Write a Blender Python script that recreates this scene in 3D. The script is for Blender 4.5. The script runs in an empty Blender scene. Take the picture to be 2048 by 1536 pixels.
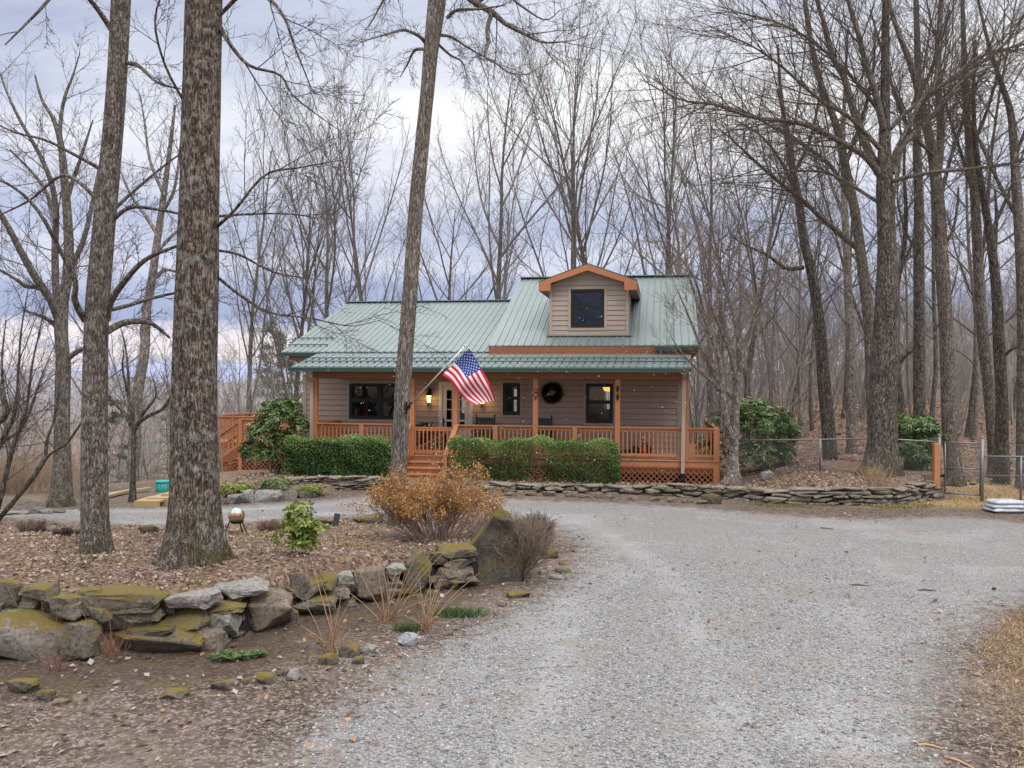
import bpy, bmesh, math, random
import numpy as np
from mathutils import Vector, Matrix, noise as mnoise

scene = bpy.context.scene
COL = scene.collection
PI = math.pi
rng = random.Random(7)
nrg = np.random.default_rng(7)

# ------------------------------------------------------------------ camera maths
F, CX, CY, HC, ROLL = 1750.0, 1024.0, 768.0, 3.0, 0.0055

def unroll(px, py):
    dx, dy = px - CX, py - CY
    return dx + ROLL * dy, dy - ROLL * dx

def P(px, py, d):
    """point seen at photo position (px, py) at distance d in front of the viewpoint"""
    dx, dy = unroll(px, py)
    return Vector((dx / F * d, d, HC - dy / F * d))

def G(px, py, z=0.0):
    """point at height z under photo position (px, py)"""
    dx, dy = unroll(px, py)
    d = (HC - z) * F / dy
    return Vector((dx / F * d, d, z))

# ------------------------------------------------------------------ generic helpers
def lin(r, g, b):
    def f(c):
        c /= 255.0
        return c / 12.92 if c <= 0.04045 else ((c + 0.055) / 1.055) ** 2.4
    return (f(r), f(g), f(b))

def tag(o, label=None, cat=None, group=None, kind=None):
    if label: o['label'] = label
    if cat: o['category'] = cat
    if group: o['group'] = group
    if kind: o['kind'] = kind
    return o

def empty(name, loc, label, cat, group=None, rz=0.0):
    o = bpy.data.objects.new(name, None)
    COL.objects.link(o)
    o.location = loc
    o.rotation_euler = (0, 0, rz)
    o.empty_display_size = 0.2
    return tag(o, label, cat, group)

def link(name, me, parent=None, loc=None):
    o = bpy.data.objects.new(name, me)
    COL.objects.link(o)
    if parent is not None: o.parent = parent
    if loc is not None: o.location = loc
    return o

def copy_tree(o, parent=None):
    c = o.copy()
    COL.objects.link(c)
    if parent is not None: c.parent = parent
    for ch in list(o.children):
        copy_tree(ch, c)
    return c

def np_mesh(name, verts, faces, mat, smooth=False, attr=None, mats=None, mat_idx=None):
    """verts (n,3), faces (m,k) index array of constant k"""
    me = bpy.data.meshes.new(name)
    verts = np.asarray(verts, dtype=np.float32)
    faces = np.asarray(faces, dtype=np.int32)
    n, (m, k) = len(verts), faces.shape
    me.vertices.add(n)
    me.vertices.foreach_set('co', verts.ravel())
    me.loops.add(m * k)
    me.loops.foreach_set('vertex_index', faces.ravel())
    me.polygons.add(m)
    me.polygons.foreach_set('loop_start', np.arange(m, dtype=np.int32) * k)
    try:
        me.polygons.foreach_set('loop_total', np.full(m, k, dtype=np.int32))
    except Exception:
        pass
    if smooth:
        me.polygons.foreach_set('use_smooth', np.ones(m, dtype=bool))
    if attr:
        for an, vals in attr.items():
            a = me.attributes.new(an, 'FLOAT', 'POINT')
            a.data.foreach_set('value', np.asarray(vals, dtype=np.float32))
    for mm in (mats or [mat]):
        me.materials.append(mm)
    if mat_idx is not None:
        me.polygons.foreach_set('material_index', np.asarray(mat_idx, dtype=np.int32))
    me.update(calc_edges=True)
    me.validate()
    return me

class MB:
    """collects simple solids and links them as one mesh object"""
    def __init__(s): s.v = []; s.f = []; s.mi = []; s.m = 0
    def quad(s, *pts):
        i = len(s.v); s.v += [tuple(p) for p in pts]; s.f.append(tuple(range(i, i + len(pts)))); s.mi.append(s.m)
    def hexa(s, p):   # 8 points: bottom 4 (ccw), top 4
        i = len(s.v); s.v += [tuple(q) for q in p]
        for f in ((0, 3, 2, 1), (4, 5, 6, 7), (0, 1, 5, 4), (1, 2, 6, 5), (2, 3, 7, 6), (3, 0, 4, 7)):
            s.f.append(tuple(i + k for k in f)); s.mi.append(s.m)
    def box(s, x0, x1, y0, y1, z0, z1):
        s.hexa([(x0, y0, z0), (x1, y0, z0), (x1, y1, z0), (x0, y1, z0), (x0, y0, z1), (x1, y0, z1), (x1, y1, z1), (x0, y1, z1)])
    def bar(s, a, b, w, h, up=(0, 0, 1)):
        """box from a to b, w across, h along up"""
        a, b = Vector(a), Vector(b); d = (b - a).normalized(); u = Vector(up)
        r = d.cross(u)
        if r.length < 1e-4: r = d.cross(Vector((0, 1, 0)))
        r.normalize(); u = r.cross(d).normalized()
        r = r * (w / 2); u = u * (h / 2)
        s.hexa([a - r - u, b - r - u, b + r - u, a + r - u, a - r + u, b - r + u, b + r + u, a + r + u])
    def tube(s, pts, rad, n=8, cap=True):
        pts = [Vector(p) for p in pts]
        if not hasattr(rad, '__len__'): rad = [rad] * len(pts)
        base = len(s.v); ref = None
        for k, p in enumerate(pts):
            t = (pts[min(k + 1, len(pts) - 1)] - pts[max(k - 1, 0)]).normalized()
            if ref is None:
                ref = Vector((0, 0, 1)) if abs(t.z) < 0.9 else Vector((1, 0, 0))
            x = t.cross(ref).normalized(); y = t.cross(x).normalized(); ref = x.cross(t) * 1.0
            for j in range(n):
                a = 2 * PI * j / n
                s.v.append(tuple(p + x * (rad[k] * math.cos(a)) + y * (rad[k] * math.sin(a))))
        for k in range(len(pts) - 1):
            for j in range(n):
                j2 = (j + 1) % n
                s.f.append((base + k * n + j, base + k * n + j2, base + (k + 1) * n + j2, base + (k + 1) * n + j)); s.mi.append(s.m)
        if cap:
            s.f.append(tuple(base + j for j in range(n))); s.mi.append(s.m)
            s.f.append(tuple(base + (len(pts) - 1) * n + j for j in reversed(range(n)))); s.mi.append(s.m)
    def lathe(s, c, prof, n=16):
        """prof: list of (r, z) bottom to top around vertical axis at c"""
        c = Vector(c); base = len(s.v)
        for r, z in prof:
            for j in range(n):
                a = 2 * PI * j / n
                s.v.append((c.x + r * math.cos(a), c.y + r * math.sin(a), c.z + z))
        for k in range(len(prof) - 1):
            for j in range(n):
                j2 = (j + 1) % n
                s.f.append((base + k * n + j, base + k * n + j2, base + (k + 1) * n + j2, base + (k + 1) * n + j)); s.mi.append(s.m)
    def ball(s, c, r, n=12, sq=(1, 1, 1)):
        c = Vector(c); base = len(s.v); m = n // 2
        for i in range(m + 1):
            th = PI * i / m
            for j in range(n):
                a = 2 * PI * j / n
                s.v.append((c.x + r * sq[0] * math.sin(th) * math.cos(a), c.y + r * sq[1] * math.sin(th) * math.sin(a), c.z + r * sq[2] * math.cos(th)))
        for i in range(m):
            for j in range(n):
                j2 = (j + 1) % n
                s.f.append((base + i * n + j, base + (i + 1) * n + j, base + (i + 1) * n + j2, base + i * n + j2)); s.mi.append(s.m)
    def build(s, name, mat, parent=None, smooth=False, bevel=0.0, loc=None):
        me = bpy.data.meshes.new(name)
        me.from_pydata(s.v, [], s.f)
        mats = mat if isinstance(mat, (list, tuple)) else [mat]
        for m_ in mats: me.materials.append(m_)
        if len(mats) > 1: me.polygons.foreach_set('material_index', s.mi)
        if smooth: me.polygons.foreach_set('use_smooth', [True] * len(s.f))
        bm = bmesh.new(); bm.from_mesh(me)
        bmesh.ops.recalc_face_normals(bm, faces=bm.faces)
        if bevel: bmesh.ops.bevel(bm, geom=list(bm.edges), offset=bevel, segments=1, affect='EDGES', profile=0.5)
        bm.to_mesh(me); bm.free(); me.update()
        return link(name, me, parent, loc)

# ------------------------------------------------------------------ materials
class N:
    def __init__(s, name):
        s.mat = bpy.data.materials.new(name); s.mat.use_nodes = True
        s.t = s.mat.node_tree; s.n = s.t.nodes
        s.bsdf = s.n['Principled BSDF']; s.out = s.n['Material Output']
    def add(s, typ, **kw):
        n = s.n.new(typ)
        for k, v in kw.items():
            if k.startswith('i_'):
                n.inputs[k[2:].replace('_', ' ')].default_value = v
            else: setattr(n, k, v)
        return n
    def l(s, a, b): s.t.links.new(a, b)
    def coord(s, scale=(1, 1, 1), kind='Object', rot=(0, 0, 0)):
        tc = s.add('ShaderNodeTexCoord'); mp = s.add('ShaderNodeMapping')
        mp.inputs['Scale'].default_value = scale; mp.inputs['Rotation'].default_value = rot
        s.l(tc.outputs[kind], mp.inputs['Vector']); return mp.outputs['Vector']
    def pos(s, scale=(1, 1, 1)):
        g = s.add('ShaderNodeNewGeometry'); mp = s.add('ShaderNodeMapping'); mp.inputs['Scale'].default_value = scale
        s.l(g.outputs['Position'], mp.inputs['Vector']); return mp.outputs['Vector']
    def noise(s, vec, scale=5, detail=4, rough=0.55, dist=0.0):
        n = s.add('ShaderNodeTexNoise'); n.inputs['Scale'].default_value = scale; n.inputs['Detail'].default_value = detail
        n.inputs['Roughness'].default_value = rough; n.inputs['Distortion'].default_value = dist
        s.l(vec, n.inputs['Vector']); return n.outputs['Fac']
    def vor(s, vec, scale=5, feature='F1', out='Distance', rnd=1.0):
        n = s.add('ShaderNodeTexVoronoi', feature=feature); n.inputs['Scale'].default_value = scale
        n.inputs['Randomness'].default_value = rnd
        s.l(vec, n.inputs['Vector']); return n.outputs[out]
    def ramp(s, fac, stops, interp='LINEAR'):
        r = s.add('ShaderNodeValToRGB'); r.color_ramp.interpolation = interp
        e = r.color_ramp.elements
        while len(e) > 1: e.remove(e[-1])
        e[0].position = stops[0][0]; e[0].color = (*c4(stops[0][1]),)
        for p, c in stops[1:]:
            x = e.new(p); x.color = (*c4(c),)
        s.l(fac, r.inputs['Fac']); return r.outputs['Color']
    def mix(s, fac, a, b, mode='MIX'):
        m = s.add('ShaderNodeMix', data_type='RGBA', blend_type=mode)
        for sock, v in ((m.inputs[0], fac), (m.inputs[6], a), (m.inputs[7], b)):
            if hasattr(v, 'is_linked') or hasattr(v, 'links'): s.l(v, sock)
            elif isinstance(v, (int, float)): sock.default_value = v
            else: sock.default_value = c4(v)
        return m.outputs[2]
    def math(s, op, a, b=0.0, clamp=False):
        m = s.add('ShaderNodeMath', operation=op, use_clamp=clamp)
        for sock, v in ((m.inputs[0], a), (m.inputs[1], b)):
            if isinstance(v, (int, float)): sock.default_value = v
            else: s.l(v, sock)
        return m.outputs[0]
    def attr(s, name):
        a = s.add('ShaderNodeAttribute'); a.attribute_name = name; return a.outputs['Fac']
    def set(s, color=None, rough=None, metal=None, spec=None):
        b = s.bsdf
        if color is not None:
            if hasattr(color, 'links'): s.l(color, b.inputs['Base Color'])
            else: b.inputs['Base Color'].default_value = c4(color)
        if rough is not None:
            if hasattr(rough, 'links'): s.l(rough, b.inputs['Roughness'])
            else: b.inputs['Roughness'].default_value = rough
        if metal is not None: b.inputs['Metallic'].default_value = metal
        if spec is not None: b.inputs['Specular IOR Level'].default_value = spec
        return s
    def bump(s, h, strength=0.5, dist=0.02):
        bp = s.add('ShaderNodeBump'); bp.inputs['Strength'].default_value = strength; bp.inputs['Distance'].default_value = dist
        s.l(h, bp.inputs['Height']); s.l(bp.outputs['Normal'], s.bsdf.inputs['Normal']); return s
    def upness(s):
        g = s.add('ShaderNodeNewGeometry'); x = s.add('ShaderNodeSeparateXYZ'); s.l(g.outputs['Normal'], x.inputs[0]); return x.outputs['Z']
    def rand(s):
        return s.add('ShaderNodeObjectInfo').outputs['Random']

def c4(c): return (c[0], c[1], c[2], 1.0)

def simple(name, c, rough=0.6, metal=0.0, var=0.18, scale=6.0, spec=0.4):
    m = N(name); v = m.coord()
    f = m.noise(v, scale, 5)
    col = m.mix(f, tuple(x * (1 - var) for x in c), tuple(min(1, x * (1 + var)) for x in c))
    m.set(col, rough, metal, spec); return m.mat

def bark(name, dark, light, lichen=(0.32, 0.33, 0.30), lich=0.35, moss=0.0, vs=0.16, s=22.0, strength=0.8, dist=0.03):
    m = N(name); v = m.coord((1, 1, vs)); v2 = m.coord()
    nz = m.add('ShaderNodeTexNoise'); nz.inputs['Scale'].default_value = s * 0.35; nz.inputs['Detail'].default_value = 3; m.l(v, nz.inputs['Vector'])
    sc = m.add('ShaderNodeVectorMath', operation='SCALE'); m.l(nz.outputs['Color'], sc.inputs[0]); sc.inputs['Scale'].default_value = 0.10
    va = m.add('ShaderNodeVectorMath', operation='ADD'); m.l(v, va.inputs[0]); m.l(sc.outputs[0], va.inputs[1]); v = va.outputs[0]
    plate = m.vor(v, s * 1.7, 'DISTANCE_TO_EDGE'); grain = m.noise(v, s * 2.4, 6, 0.72, 0.4); cellc = m.vor(v, s * 1.7, 'F1', 'Color'); cs = m.add('ShaderNodeSeparateColor'); m.l(cellc, cs.inputs[0])
    pl_ = m.ramp(plate, [(0.02, (0, 0, 0)), (0.20, (1, 1, 1))])
    fis = m.math('ADD', m.math('MULTIPLY', pl_, 0.20), m.math('ADD', m.math('MULTIPLY', grain, 0.72), m.math('MULTIPLY', cs.outputs[0], 0.22)))
    r = m.ramp(fis, [(0.34, tuple(x * 0.3 for x in dark)), (0.54, dark), (0.70, light), (0.90, tuple(min(.6, x * 1.7) for x in light))])
    big = m.noise(v2, 1.3, 3)
    r = m.mix(m.math('MULTIPLY', big, 0.55), r, tuple(x * 0.5 for x in dark))
    patch = m.noise(v2, 9, 6, 0.7)
    lf = m.ramp(patch, [(0.60 - 0.12 * lich, (0, 0, 0)), (0.70, (lich, lich, lich))])
    c = m.mix(lf, r, lichen)
    if moss:
        gz = m.add('ShaderNodeNewGeometry'); sx = m.add('ShaderNodeSeparateXYZ'); m.l(gz.outputs['Position'], sx.inputs[0])
        low = m.ramp(m.math('DIVIDE', sx.outputs['Z'], 6.0), [(0.04, (1, 1, 1)), (0.30, (0.12, 0.12, 0.12)), (0.6, (0.05, 0.05, 0.05))])
        mf = m.math('MULTIPLY', low, m.ramp(m.noise(v2, 3.5, 5), [(0.42, (0, 0, 0)), (0.62, (moss, moss, moss))]))
        c = m.mix(mf, c, (0.075, 0.065, 0.018))
    m.set(c, 0.9, 0, 0.2)
    m.bump(m.math('ADD', fis, m.math('MULTIPLY', patch, 0.3)), strength, dist)
    return m.mat

def leafmat(name, stops, rough=0.5, trans=0.25, spec=0.4):
    m = N(name); a = m.attr('rnd')
    c = m.ramp(a, stops)
    m.set(c, rough, 0, spec)
    if trans:
        tr = m.add('ShaderNodeBsdfTranslucent'); m.l(c, tr.inputs['Color'])
        mx = m.add('ShaderNodeMixShader'); mx.inputs[0].default_value = trans
        m.l(m.bsdf.outputs[0], mx.inputs[1]); m.l(tr.outputs[0], mx.inputs[2]); m.l(mx.outputs[0], m.out.inputs['Surface'])
    return m.mat

M = {}
M['bark_big'] = bark('bark_furrowed', (0.085, 0.06, 0.048), (0.30, 0.245, 0.21), (0.46, 0.47, 0.43), 0.8, 0.9, 0.22, 22, 1.0, 0.05)
M['bark_mid'] = bark('bark_grey_brown', (0.115, 0.095, 0.08), (0.30, 0.268, 0.238), (0.36, 0.37, 0.34), 0.6, 0.7, 0.3, 20, 0.9, 0.035)
M['bark_flag'] = bark('bark_shaggy', (0.15, 0.125, 0.11), (0.42, 0.375, 0.34), (0.38, 0.37, 0.34), 0.3, 0.6, 0.15, 26, 1.0, 0.04)
M['bark_dark'] = bark('bark_dark', (0.07, 0.059, 0.052), (0.235, 0.208, 0.185), (0.26, 0.27, 0.24), 0.5, 0.8, 0.25, 18, 0.9, 0.04)
M['bark_smooth'] = bark('bark_smooth_grey', (0.17, 0.145, 0.13), (0.33, 0.295, 0.27), (0.36, 0.36, 0.34), 0.35, 0.2, 0.5, 9, 0.35, 0.02)
M['twig'] = simple('twig_wood', (0.085, 0.066, 0.058), 0.85)
M['twig_grey'] = simple('twig_grey', (0.165, 0.145, 0.135), 0.85)
M['twig_red'] = simple('twig_reddish', (0.235, 0.175, 0.135), 0.85)
M['wood_far'] = simple('wood_far', (0.25, 0.228, 0.215), 0.9)  # far wood colours paled: distance haze painted in
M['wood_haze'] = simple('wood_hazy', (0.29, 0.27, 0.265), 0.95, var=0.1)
M['wood_forest'] = bark('bark_forest', (0.11, 0.094, 0.083), (0.27, 0.24, 0.22), (0.28, 0.28, 0.26), 0.4, 0.3, 0.3, 14, 0.5, 0.03)
M['wood_pale'] = bark('bark_pale_far', (0.12, 0.105, 0.098), (0.24, 0.22, 0.205), (0.3, 0.3, 0.29), 0.4, 0.0, 0.3, 10, 0.3, 0.03)

# ------------------------------------------------------------------ branch builder
class Tubes:
    def __init__(s): s.g = {}
    def add(s, pts, rad, sides):
        s.g.setdefault((len(pts), sides), []).append((pts, rad))
    def arrays(s):
        V, Fc, off = [], [], 0
        for (n, k), lst in s.g.items():
            Pn = np.array([[tuple(p) for p in pl] for pl, _ in lst], dtype=np.float64)
            R = np.array([r for _, r in lst], dtype=np.float64)
            m = len(lst)
            T = np.gradient(Pn, axis=1)
            T /= np.linalg.norm(T, axis=2, keepdims=True) + 1e-9
            mean = Pn[:, -1] - Pn[:, 0]
            ref = np.where((np.abs(mean[:, 2:3]) > 0.8 * np.linalg.norm(mean, axis=1, keepdims=True)), np.array([[1.0, 0, 0]]), np.array([[0, 0, 1.0]]))
            X = np.cross(T, ref[:, None, :]); X /= np.linalg.norm(X, axis=2, keepdims=True) + 1e-9
            Y = np.cross(T, X)
            a = np.arange(k) * 2 * PI / k
            V_ = Pn[:, :, None, :] + R[:, :, None, None] * (X[:, :, None, :] * np.cos(a)[None, None, :, None] + Y[:, :, None, :] * np.sin(a)[None, None, :, None])
            V.append(V_.reshape(-1, 3))
            idx = np.arange(m * n * k).reshape(m, n, k) + off
            A = idx[:, :-1, :]; B = np.roll(A, -1, axis=2); D = idx[:, 1:, :]; C_ = np.roll(D, -1, axis=2)
            Fc.append(np.stack([A, B, C_, D], axis=-1).reshape(-1, 4))
            off += m * n * k
        return np.concatenate(V), np.concatenate(Fc)
    def mesh(s, name, mat, smooth=True):
        v, f = s.arrays()
        return np_mesh(name, v, f, mat, smooth)

def vnorm(x, y, z):
    l = math.sqrt(x * x + y * y + z * z) or 1.0
    return (x / l, y / l, z / l)

def branch(T, p, d, L, r, lev, C, R):
    c = C[lev]; n = c['n']; seg = L / n; w = c['w']; up = c['up']; tip = c.get('tip', 0.3)
    pts = [p]; rad = [r]
    for i in range(n):
        d = vnorm(d[0] + R.uniform(-w, w), d[1] + R.uniform(-w, w), d[2] + R.uniform(-w, w) + up)
        p = (p[0] + d[0] * seg, p[1] + d[1] * seg, p[2] + d[2] * seg)
        pts.append(p); rad.append(r * (1 - (i + 1) / n * (1 - tip)))
    T.add(pts, rad, c['s'])
    kids(T, pts, rad, L, lev, C, R)

def kids(T, pts, rad, L, lev, C, R, start=None):
    if lev + 1 >= len(C): return
    c = C[lev]; n = len(pts) - 1; nch = c['k']; st = c['st'] if start is None else start
    az = R.uniform(0, 6.28)
    for k in range(nch):
        t = st + (1 - st) * (k + R.random()) / nch
        t = min(t, 0.999); i = int(t * n); f = t * n - i
        a, b = pts[i], pts[i + 1]
        p = (a[0] + (b[0] - a[0]) * f, a[1] + (b[1] - a[1]) * f, a[2] + (b[2] - a[2]) * f)
        tx, ty, tz = vnorm(b[0] - a[0], b[1] - a[1], b[2] - a[2])
        if abs(tz) < 0.9: ux, uy, uz = vnorm(ty, -tx, 0)
        else: ux, uy, uz = vnorm(0, tz, -ty)
        vx, vy, vz = ty * uz - tz * uy, tz * ux - tx * uz, tx * uy - ty * ux
        az += 2.4 + R.uniform(-0.5, 0.5); an = R.uniform(*c['an'])
        ca, sa = math.cos(an), math.sin(an); cz, sz = math.cos(az), math.sin(az)
        d = (tx * ca + (ux * cz + vx * sz) * sa, ty * ca + (uy * cz + vy * sz) * sa, tz * ca + (uz * cz + vz * sz) * sa)
        L2 = L * c['lr'] * (1 - c.get('fall', 0.5) * t) * R.uniform(0.65, 1.2)
        rr = rad[i] + (rad[i + 1] - rad[i]) * f
        r2 = max(min(rr * 0.7, L2 * c.get('rr', 0.014)), c.get('rm', 0.004))
        branch(T, p, d, L2, r2, lev + 1, C, R)

def polyline(pts, n):
    """smooth Catmull-Rom resample of Vector list (with extra radius component allowed)"""
    pts = [list(p) for p in pts]; m = len(pts); out = []
    for k in range(n + 1):
        t = k / n * (m - 1); i = min(int(t), m - 2); f = t - i
        p0, p1, p2, p3 = pts[max(i - 1, 0)], pts[i], pts[i + 1], pts[min(i + 2, m - 1)]
        out.append(tuple(0.5 * ((2 * b) + (-a + c) * f + (2 * a - 5 * b + 4 * c - d) * f * f + (-a + 3 * b - 3 * c + d) * f ** 3) for a, b, c, d in zip(p0, p1, p2, p3)))
    return out

# ------------------------------------------------------------------ leaves
def leaf_arrays(c, d, nrm, ln, wd):
    """kite shaped leaves: c base point, d long axis, nrm normal"""
    c = np.asarray(c, float); d = np.asarray(d, float); nrm = np.asarray(nrm, float)
    d /= np.linalg.norm(d, axis=1, keepdims=True) + 1e-9
    sd = np.cross(d, nrm); sd /= np.linalg.norm(sd, axis=1, keepdims=True) + 1e-9
    nn = np.cross(sd, d)
    ln = np.broadcast_to(np.asarray(ln, float).reshape(-1, 1), (len(c), 1)); wd = np.broadcast_to(np.asarray(wd, float).reshape(-1, 1), (len(c), 1))
    mid = c + d * ln * 0.45 + nn * ln * 0.08
    V = np.stack([c, mid + sd * wd * 0.5, c + d * ln, mid - sd * wd * 0.5], axis=1)
    Fc = np.arange(len(c) * 4).reshape(-1, 4)
    return V.reshape(-1, 3), Fc

def leaves(name, c, d, nrm, ln, wd, mat, rnd=None):
    v, f = leaf_arrays(c, d, nrm, ln, wd)
    if rnd is None: rnd = nrg.random(len(c))
    return np_mesh(name, v, f, mat, False, {'rnd': np.repeat(rnd, 4)})

def rand_dirs(n):
    v = nrg.normal(size=(n, 3)); return v / np.linalg.norm(v, axis=1, keepdims=True)

# ------------------------------------------------------------------ rocks
def rock_mesh(name, sx, sy, sz, seed, mat, ang=22, sub=2, rough=0.035, flat=0.6):
    """angular stone sx*sy*sz (full sizes) sitting with its base at z=0"""
    R = random.Random(seed)
    bm = bmesh.new()
    for _ in range(ang):
        v = Vector((R.uniform(-1, 1), R.uniform(-1, 1), R.uniform(-1, 1)))
        m = max(abs(v.x), abs(v.y), abs(v.z)); l = v.length
        v = v / (m * flat + l * (1 - flat))
        bm.verts.new(v)
    r = bmesh.ops.convex_hull(bm, input=bm.verts)
    junk = list(set([g for g in r['geom_interior'] + r['geom_unused'] if isinstance(g, bmesh.types.BMVert)]))
    if junk: bmesh.ops.delete(bm, geom=junk, context='VERTS')
    bmesh.ops.bevel(bm, geom=list(bm.edges), offset=0.045, segments=1, affect='EDGES')
    if sub:
        bmesh.ops.triangulate(bm, faces=list(bm.faces))
        bmesh.ops.subdivide_edges(bm, edges=list(bm.edges), cuts=sub, use_grid_fill=True)
    off = Vector((seed * 3.7, seed * 1.3, 0))
    for v in bm.verts:
        q = v.co * 1.7 + off
        n1 = mnoise.noise(q) * 0.10 + mnoise.noise(q * 3.1) * rough * 1.3 + mnoise.noise(Vector((q.x * 1.5, q.y * 1.5, q.z * 7))) * 0.035 + mnoise.noise(q * 7.5) * rough * 0.55
        v.co = v.co * (1 + n1)
        v.co = Vector((v.co.x * sx / 2, v.co.y * sy / 2, (v.co.z + 0.9) * sz / 1.9))
    bmesh.ops.recalc_face_normals(bm, faces=bm.faces)
    me = bpy.data.meshes.new(name); bm.to_mesh(me); bm.free()
    me.polygons.foreach_set('use_smooth', [True] * len(me.polygons))
    me.set_sharp_from_angle(angle=math.radians(26))
    me.materials.append(mat)
    return me

def stone_mat(name, a, b, moss=0.5, mossc=(0.16, 0.13, 0.02), lich=0.3, uw=0.27):
    m = N(name); v = m.coord(); o = m.add('ShaderNodeObjectInfo')
    vv = m.add('ShaderNodeVectorMath', operation='ADD'); m.l(v, vv.inputs[0]); m.l(o.outputs['Location'], vv.inputs[1]); v = vv.outputs[0]
    n1 = m.noise(v, 4, 7, 0.65); n2 = m.noise(v, 26, 5, 0.6)
    c = m.mix(n1, a, b)
    c = m.mix(m.ramp(n2, [(0.35, (0.7, 0.7, 0.7)), (0.55, (0, 0, 0))]), c, tuple(x * 0.4 for x in a))
    str_ = m.noise(m.coord((2, 2, 14)), 3, 5, 0.6); c = m.mix(m.ramp(str_, [(0.55, (0, 0, 0)), (0.72, (0.5, 0.5, 0.5))]), c, tuple(x * 0.35 for x in a))
    lf = m.ramp(m.noise(v, 8, 6, 0.7), [(0.58, (0, 0, 0)), (0.66, (lich, lich, lich))])
    c = m.mix(lf, c, (0.36, 0.36, 0.33))
    if moss:
        u = m.upness()
        f = m.math('ADD', m.math('MULTIPLY', u, uw), m.math('MULTIPLY', m.noise(v, 3.8, 8, 0.74), 1.6))
        f = m.ramp(f, [(1.20 - 0.36 * moss, (0, 0, 0)), (1.36 - 0.34 * moss, (0.92, 0.92, 0.92))])
        mc = m.mix(m.noise(v, 40, 3), tuple(x * 0.4 for x in mossc), tuple(x * 1.6 for x in mossc)); mc = m.mix(m.noise(v, 5, 4), mc, (0.11, 0.075, 0.03))
        c = m.mix(f, c, mc)
    m.set(c, 0.92, 0, 0.25)
    m.bump(m.math('ADD', n1, m.math('MULTIPLY', n2, 0.4)), 0.8, 0.03)
    return m.mat

M['stone'] = stone_mat('stone_mossy', (0.11, 0.093, 0.078), (0.27, 0.24, 0.21), 0.58)
M['stone_moss'] = stone_mat('stone_very_mossy', (0.075, 0.064, 0.048), (0.19, 0.168, 0.138), 0.78, (0.17, 0.135, 0.022))
M['stone_clean'] = stone_mat('stone_grey', (0.16, 0.15, 0.138), (0.345, 0.33, 0.305), 0.12, lich=0.5)
M['stone_brown'] = stone_mat('stone_brown', (0.12, 0.095, 0.075), (0.24, 0.19, 0.15), 0.35)
M['stone_blue'] = stone_mat('stone_bluegrey', (0.20, 0.215, 0.235), (0.33, 0.345, 0.36), 0.0, lich=0.1)
M['stone_wall'] = stone_mat('stone_wall', (0.13, 0.112, 0.088), (0.36, 0.318, 0.255), 0.36, lich=0.4)
M['stone_dark'] = stone_mat('stone_dark_slab', (0.06, 0.052, 0.042), (0.15, 0.13, 0.105), 1.02, (0.13, 0.105, 0.02), lich=0.15, uw=0.28)
# ------------------------------------------------------------------ camera
cam = bpy.data.cameras.new('camera'); cam_o = bpy.data.objects.new('camera', cam); COL.objects.link(cam_o)
cam.sensor_width = 36.0; cam.sensor_fit = 'HORIZONTAL'; cam.lens = 36.0 * F / 2048.0
cam.clip_start = 0.1; cam.clip_end = 6000
cam_o.matrix_world = Matrix.Translation((0, 0, HC)) @ Matrix.Rotation(PI / 2, 4, 'X') @ Matrix.Rotation(ROLL, 4, 'Z')
scene.camera = cam_o
scene.view_settings.view_transform = 'Standard'; scene.view_settings.look = 'None'
scene.view_settings.exposure = 0; scene.view_settings.gamma = 1

scene.cycles.max_bounces = 6; scene.cycles.diffuse_bounces = 3; scene.cycles.glossy_bounces = 3; scene.cycles.transmission_bounces = 4; scene.cycles.transparent_max_bounces = 6
# ------------------------------------------------------------------ sky and sun
SUN_EL, SUN_AZ = math.radians(52), math.radians(148)      # azimuth clockwise from +Y
w = bpy.data.worlds.new('World'); scene.world = w; w.use_nodes = True
nt = w.node_tree; nd = nt.nodes; nd.clear()
def wn(t, **kw):
    n = nd.new(t)
    for k, v in kw.items(): setattr(n, k, v)
    return n
out = wn('ShaderNodeOutputWorld')
sky = wn('ShaderNodeTexSky', sky_type='NISHITA'); sky.sun_disc = False
sky.sun_elevation = SUN_EL; sky.sun_rotation = SUN_AZ; sky.air_density = 1.2; sky.dust_density = 2.0
bg1 = wn('ShaderNodeBackground'); bg1.inputs['Strength'].default_value = 0.06
nt.links.new(sky.outputs[0], bg1.inputs['Color'])
tc = wn('ShaderNodeTexCoord'); sep = wn('ShaderNodeSeparateXYZ'); nt.links.new(tc.outputs['Generated'], sep.inputs[0])
def wm(op, a, b=0.0, clamp=False):
    m = wn('ShaderNodeMath', operation=op, use_clamp=clamp)
    for s_, v in ((m.inputs[0], a), (m.inputs[1], b)):
        if isinstance(v, (int, float)): s_.default_value = v
        else: nt.links.new(v, s_)
    return m.outputs[0]
zz = wm('ADD', wm('MAXIMUM', sep.outputs['Z'], 0.0), 0.13)
cmb = wn('ShaderNodeCombineXYZ')
nt.links.new(wm('DIVIDE', sep.outputs['X'], zz), cmb.inputs[0]); nt.links.new(wm('DIVIDE', sep.outputs['Y'], zz), cmb.inputs[1])
def wnoise(scale, detail, rough, dist=0.3, off=0.0):
    mp = wn('ShaderNodeMapping'); mp.inputs['Location'].default_value = (off, off * 0.7, 0); mp.inputs['Scale'].default_value = (0.8, 1.25, 1)
    nt.links.new(cmb.outputs[0], mp.inputs[0])
    n = wn('ShaderNodeTexNoise'); n.inputs['Scale'].default_value = scale; n.inputs['Detail'].default_value = detail
    n.inputs['Roughness'].default_value = rough; n.inputs['Distortion'].default_value = dist
    nt.links.new(mp.outputs[0], n.inputs['Vector']); return n.outputs['Fac']
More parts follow.
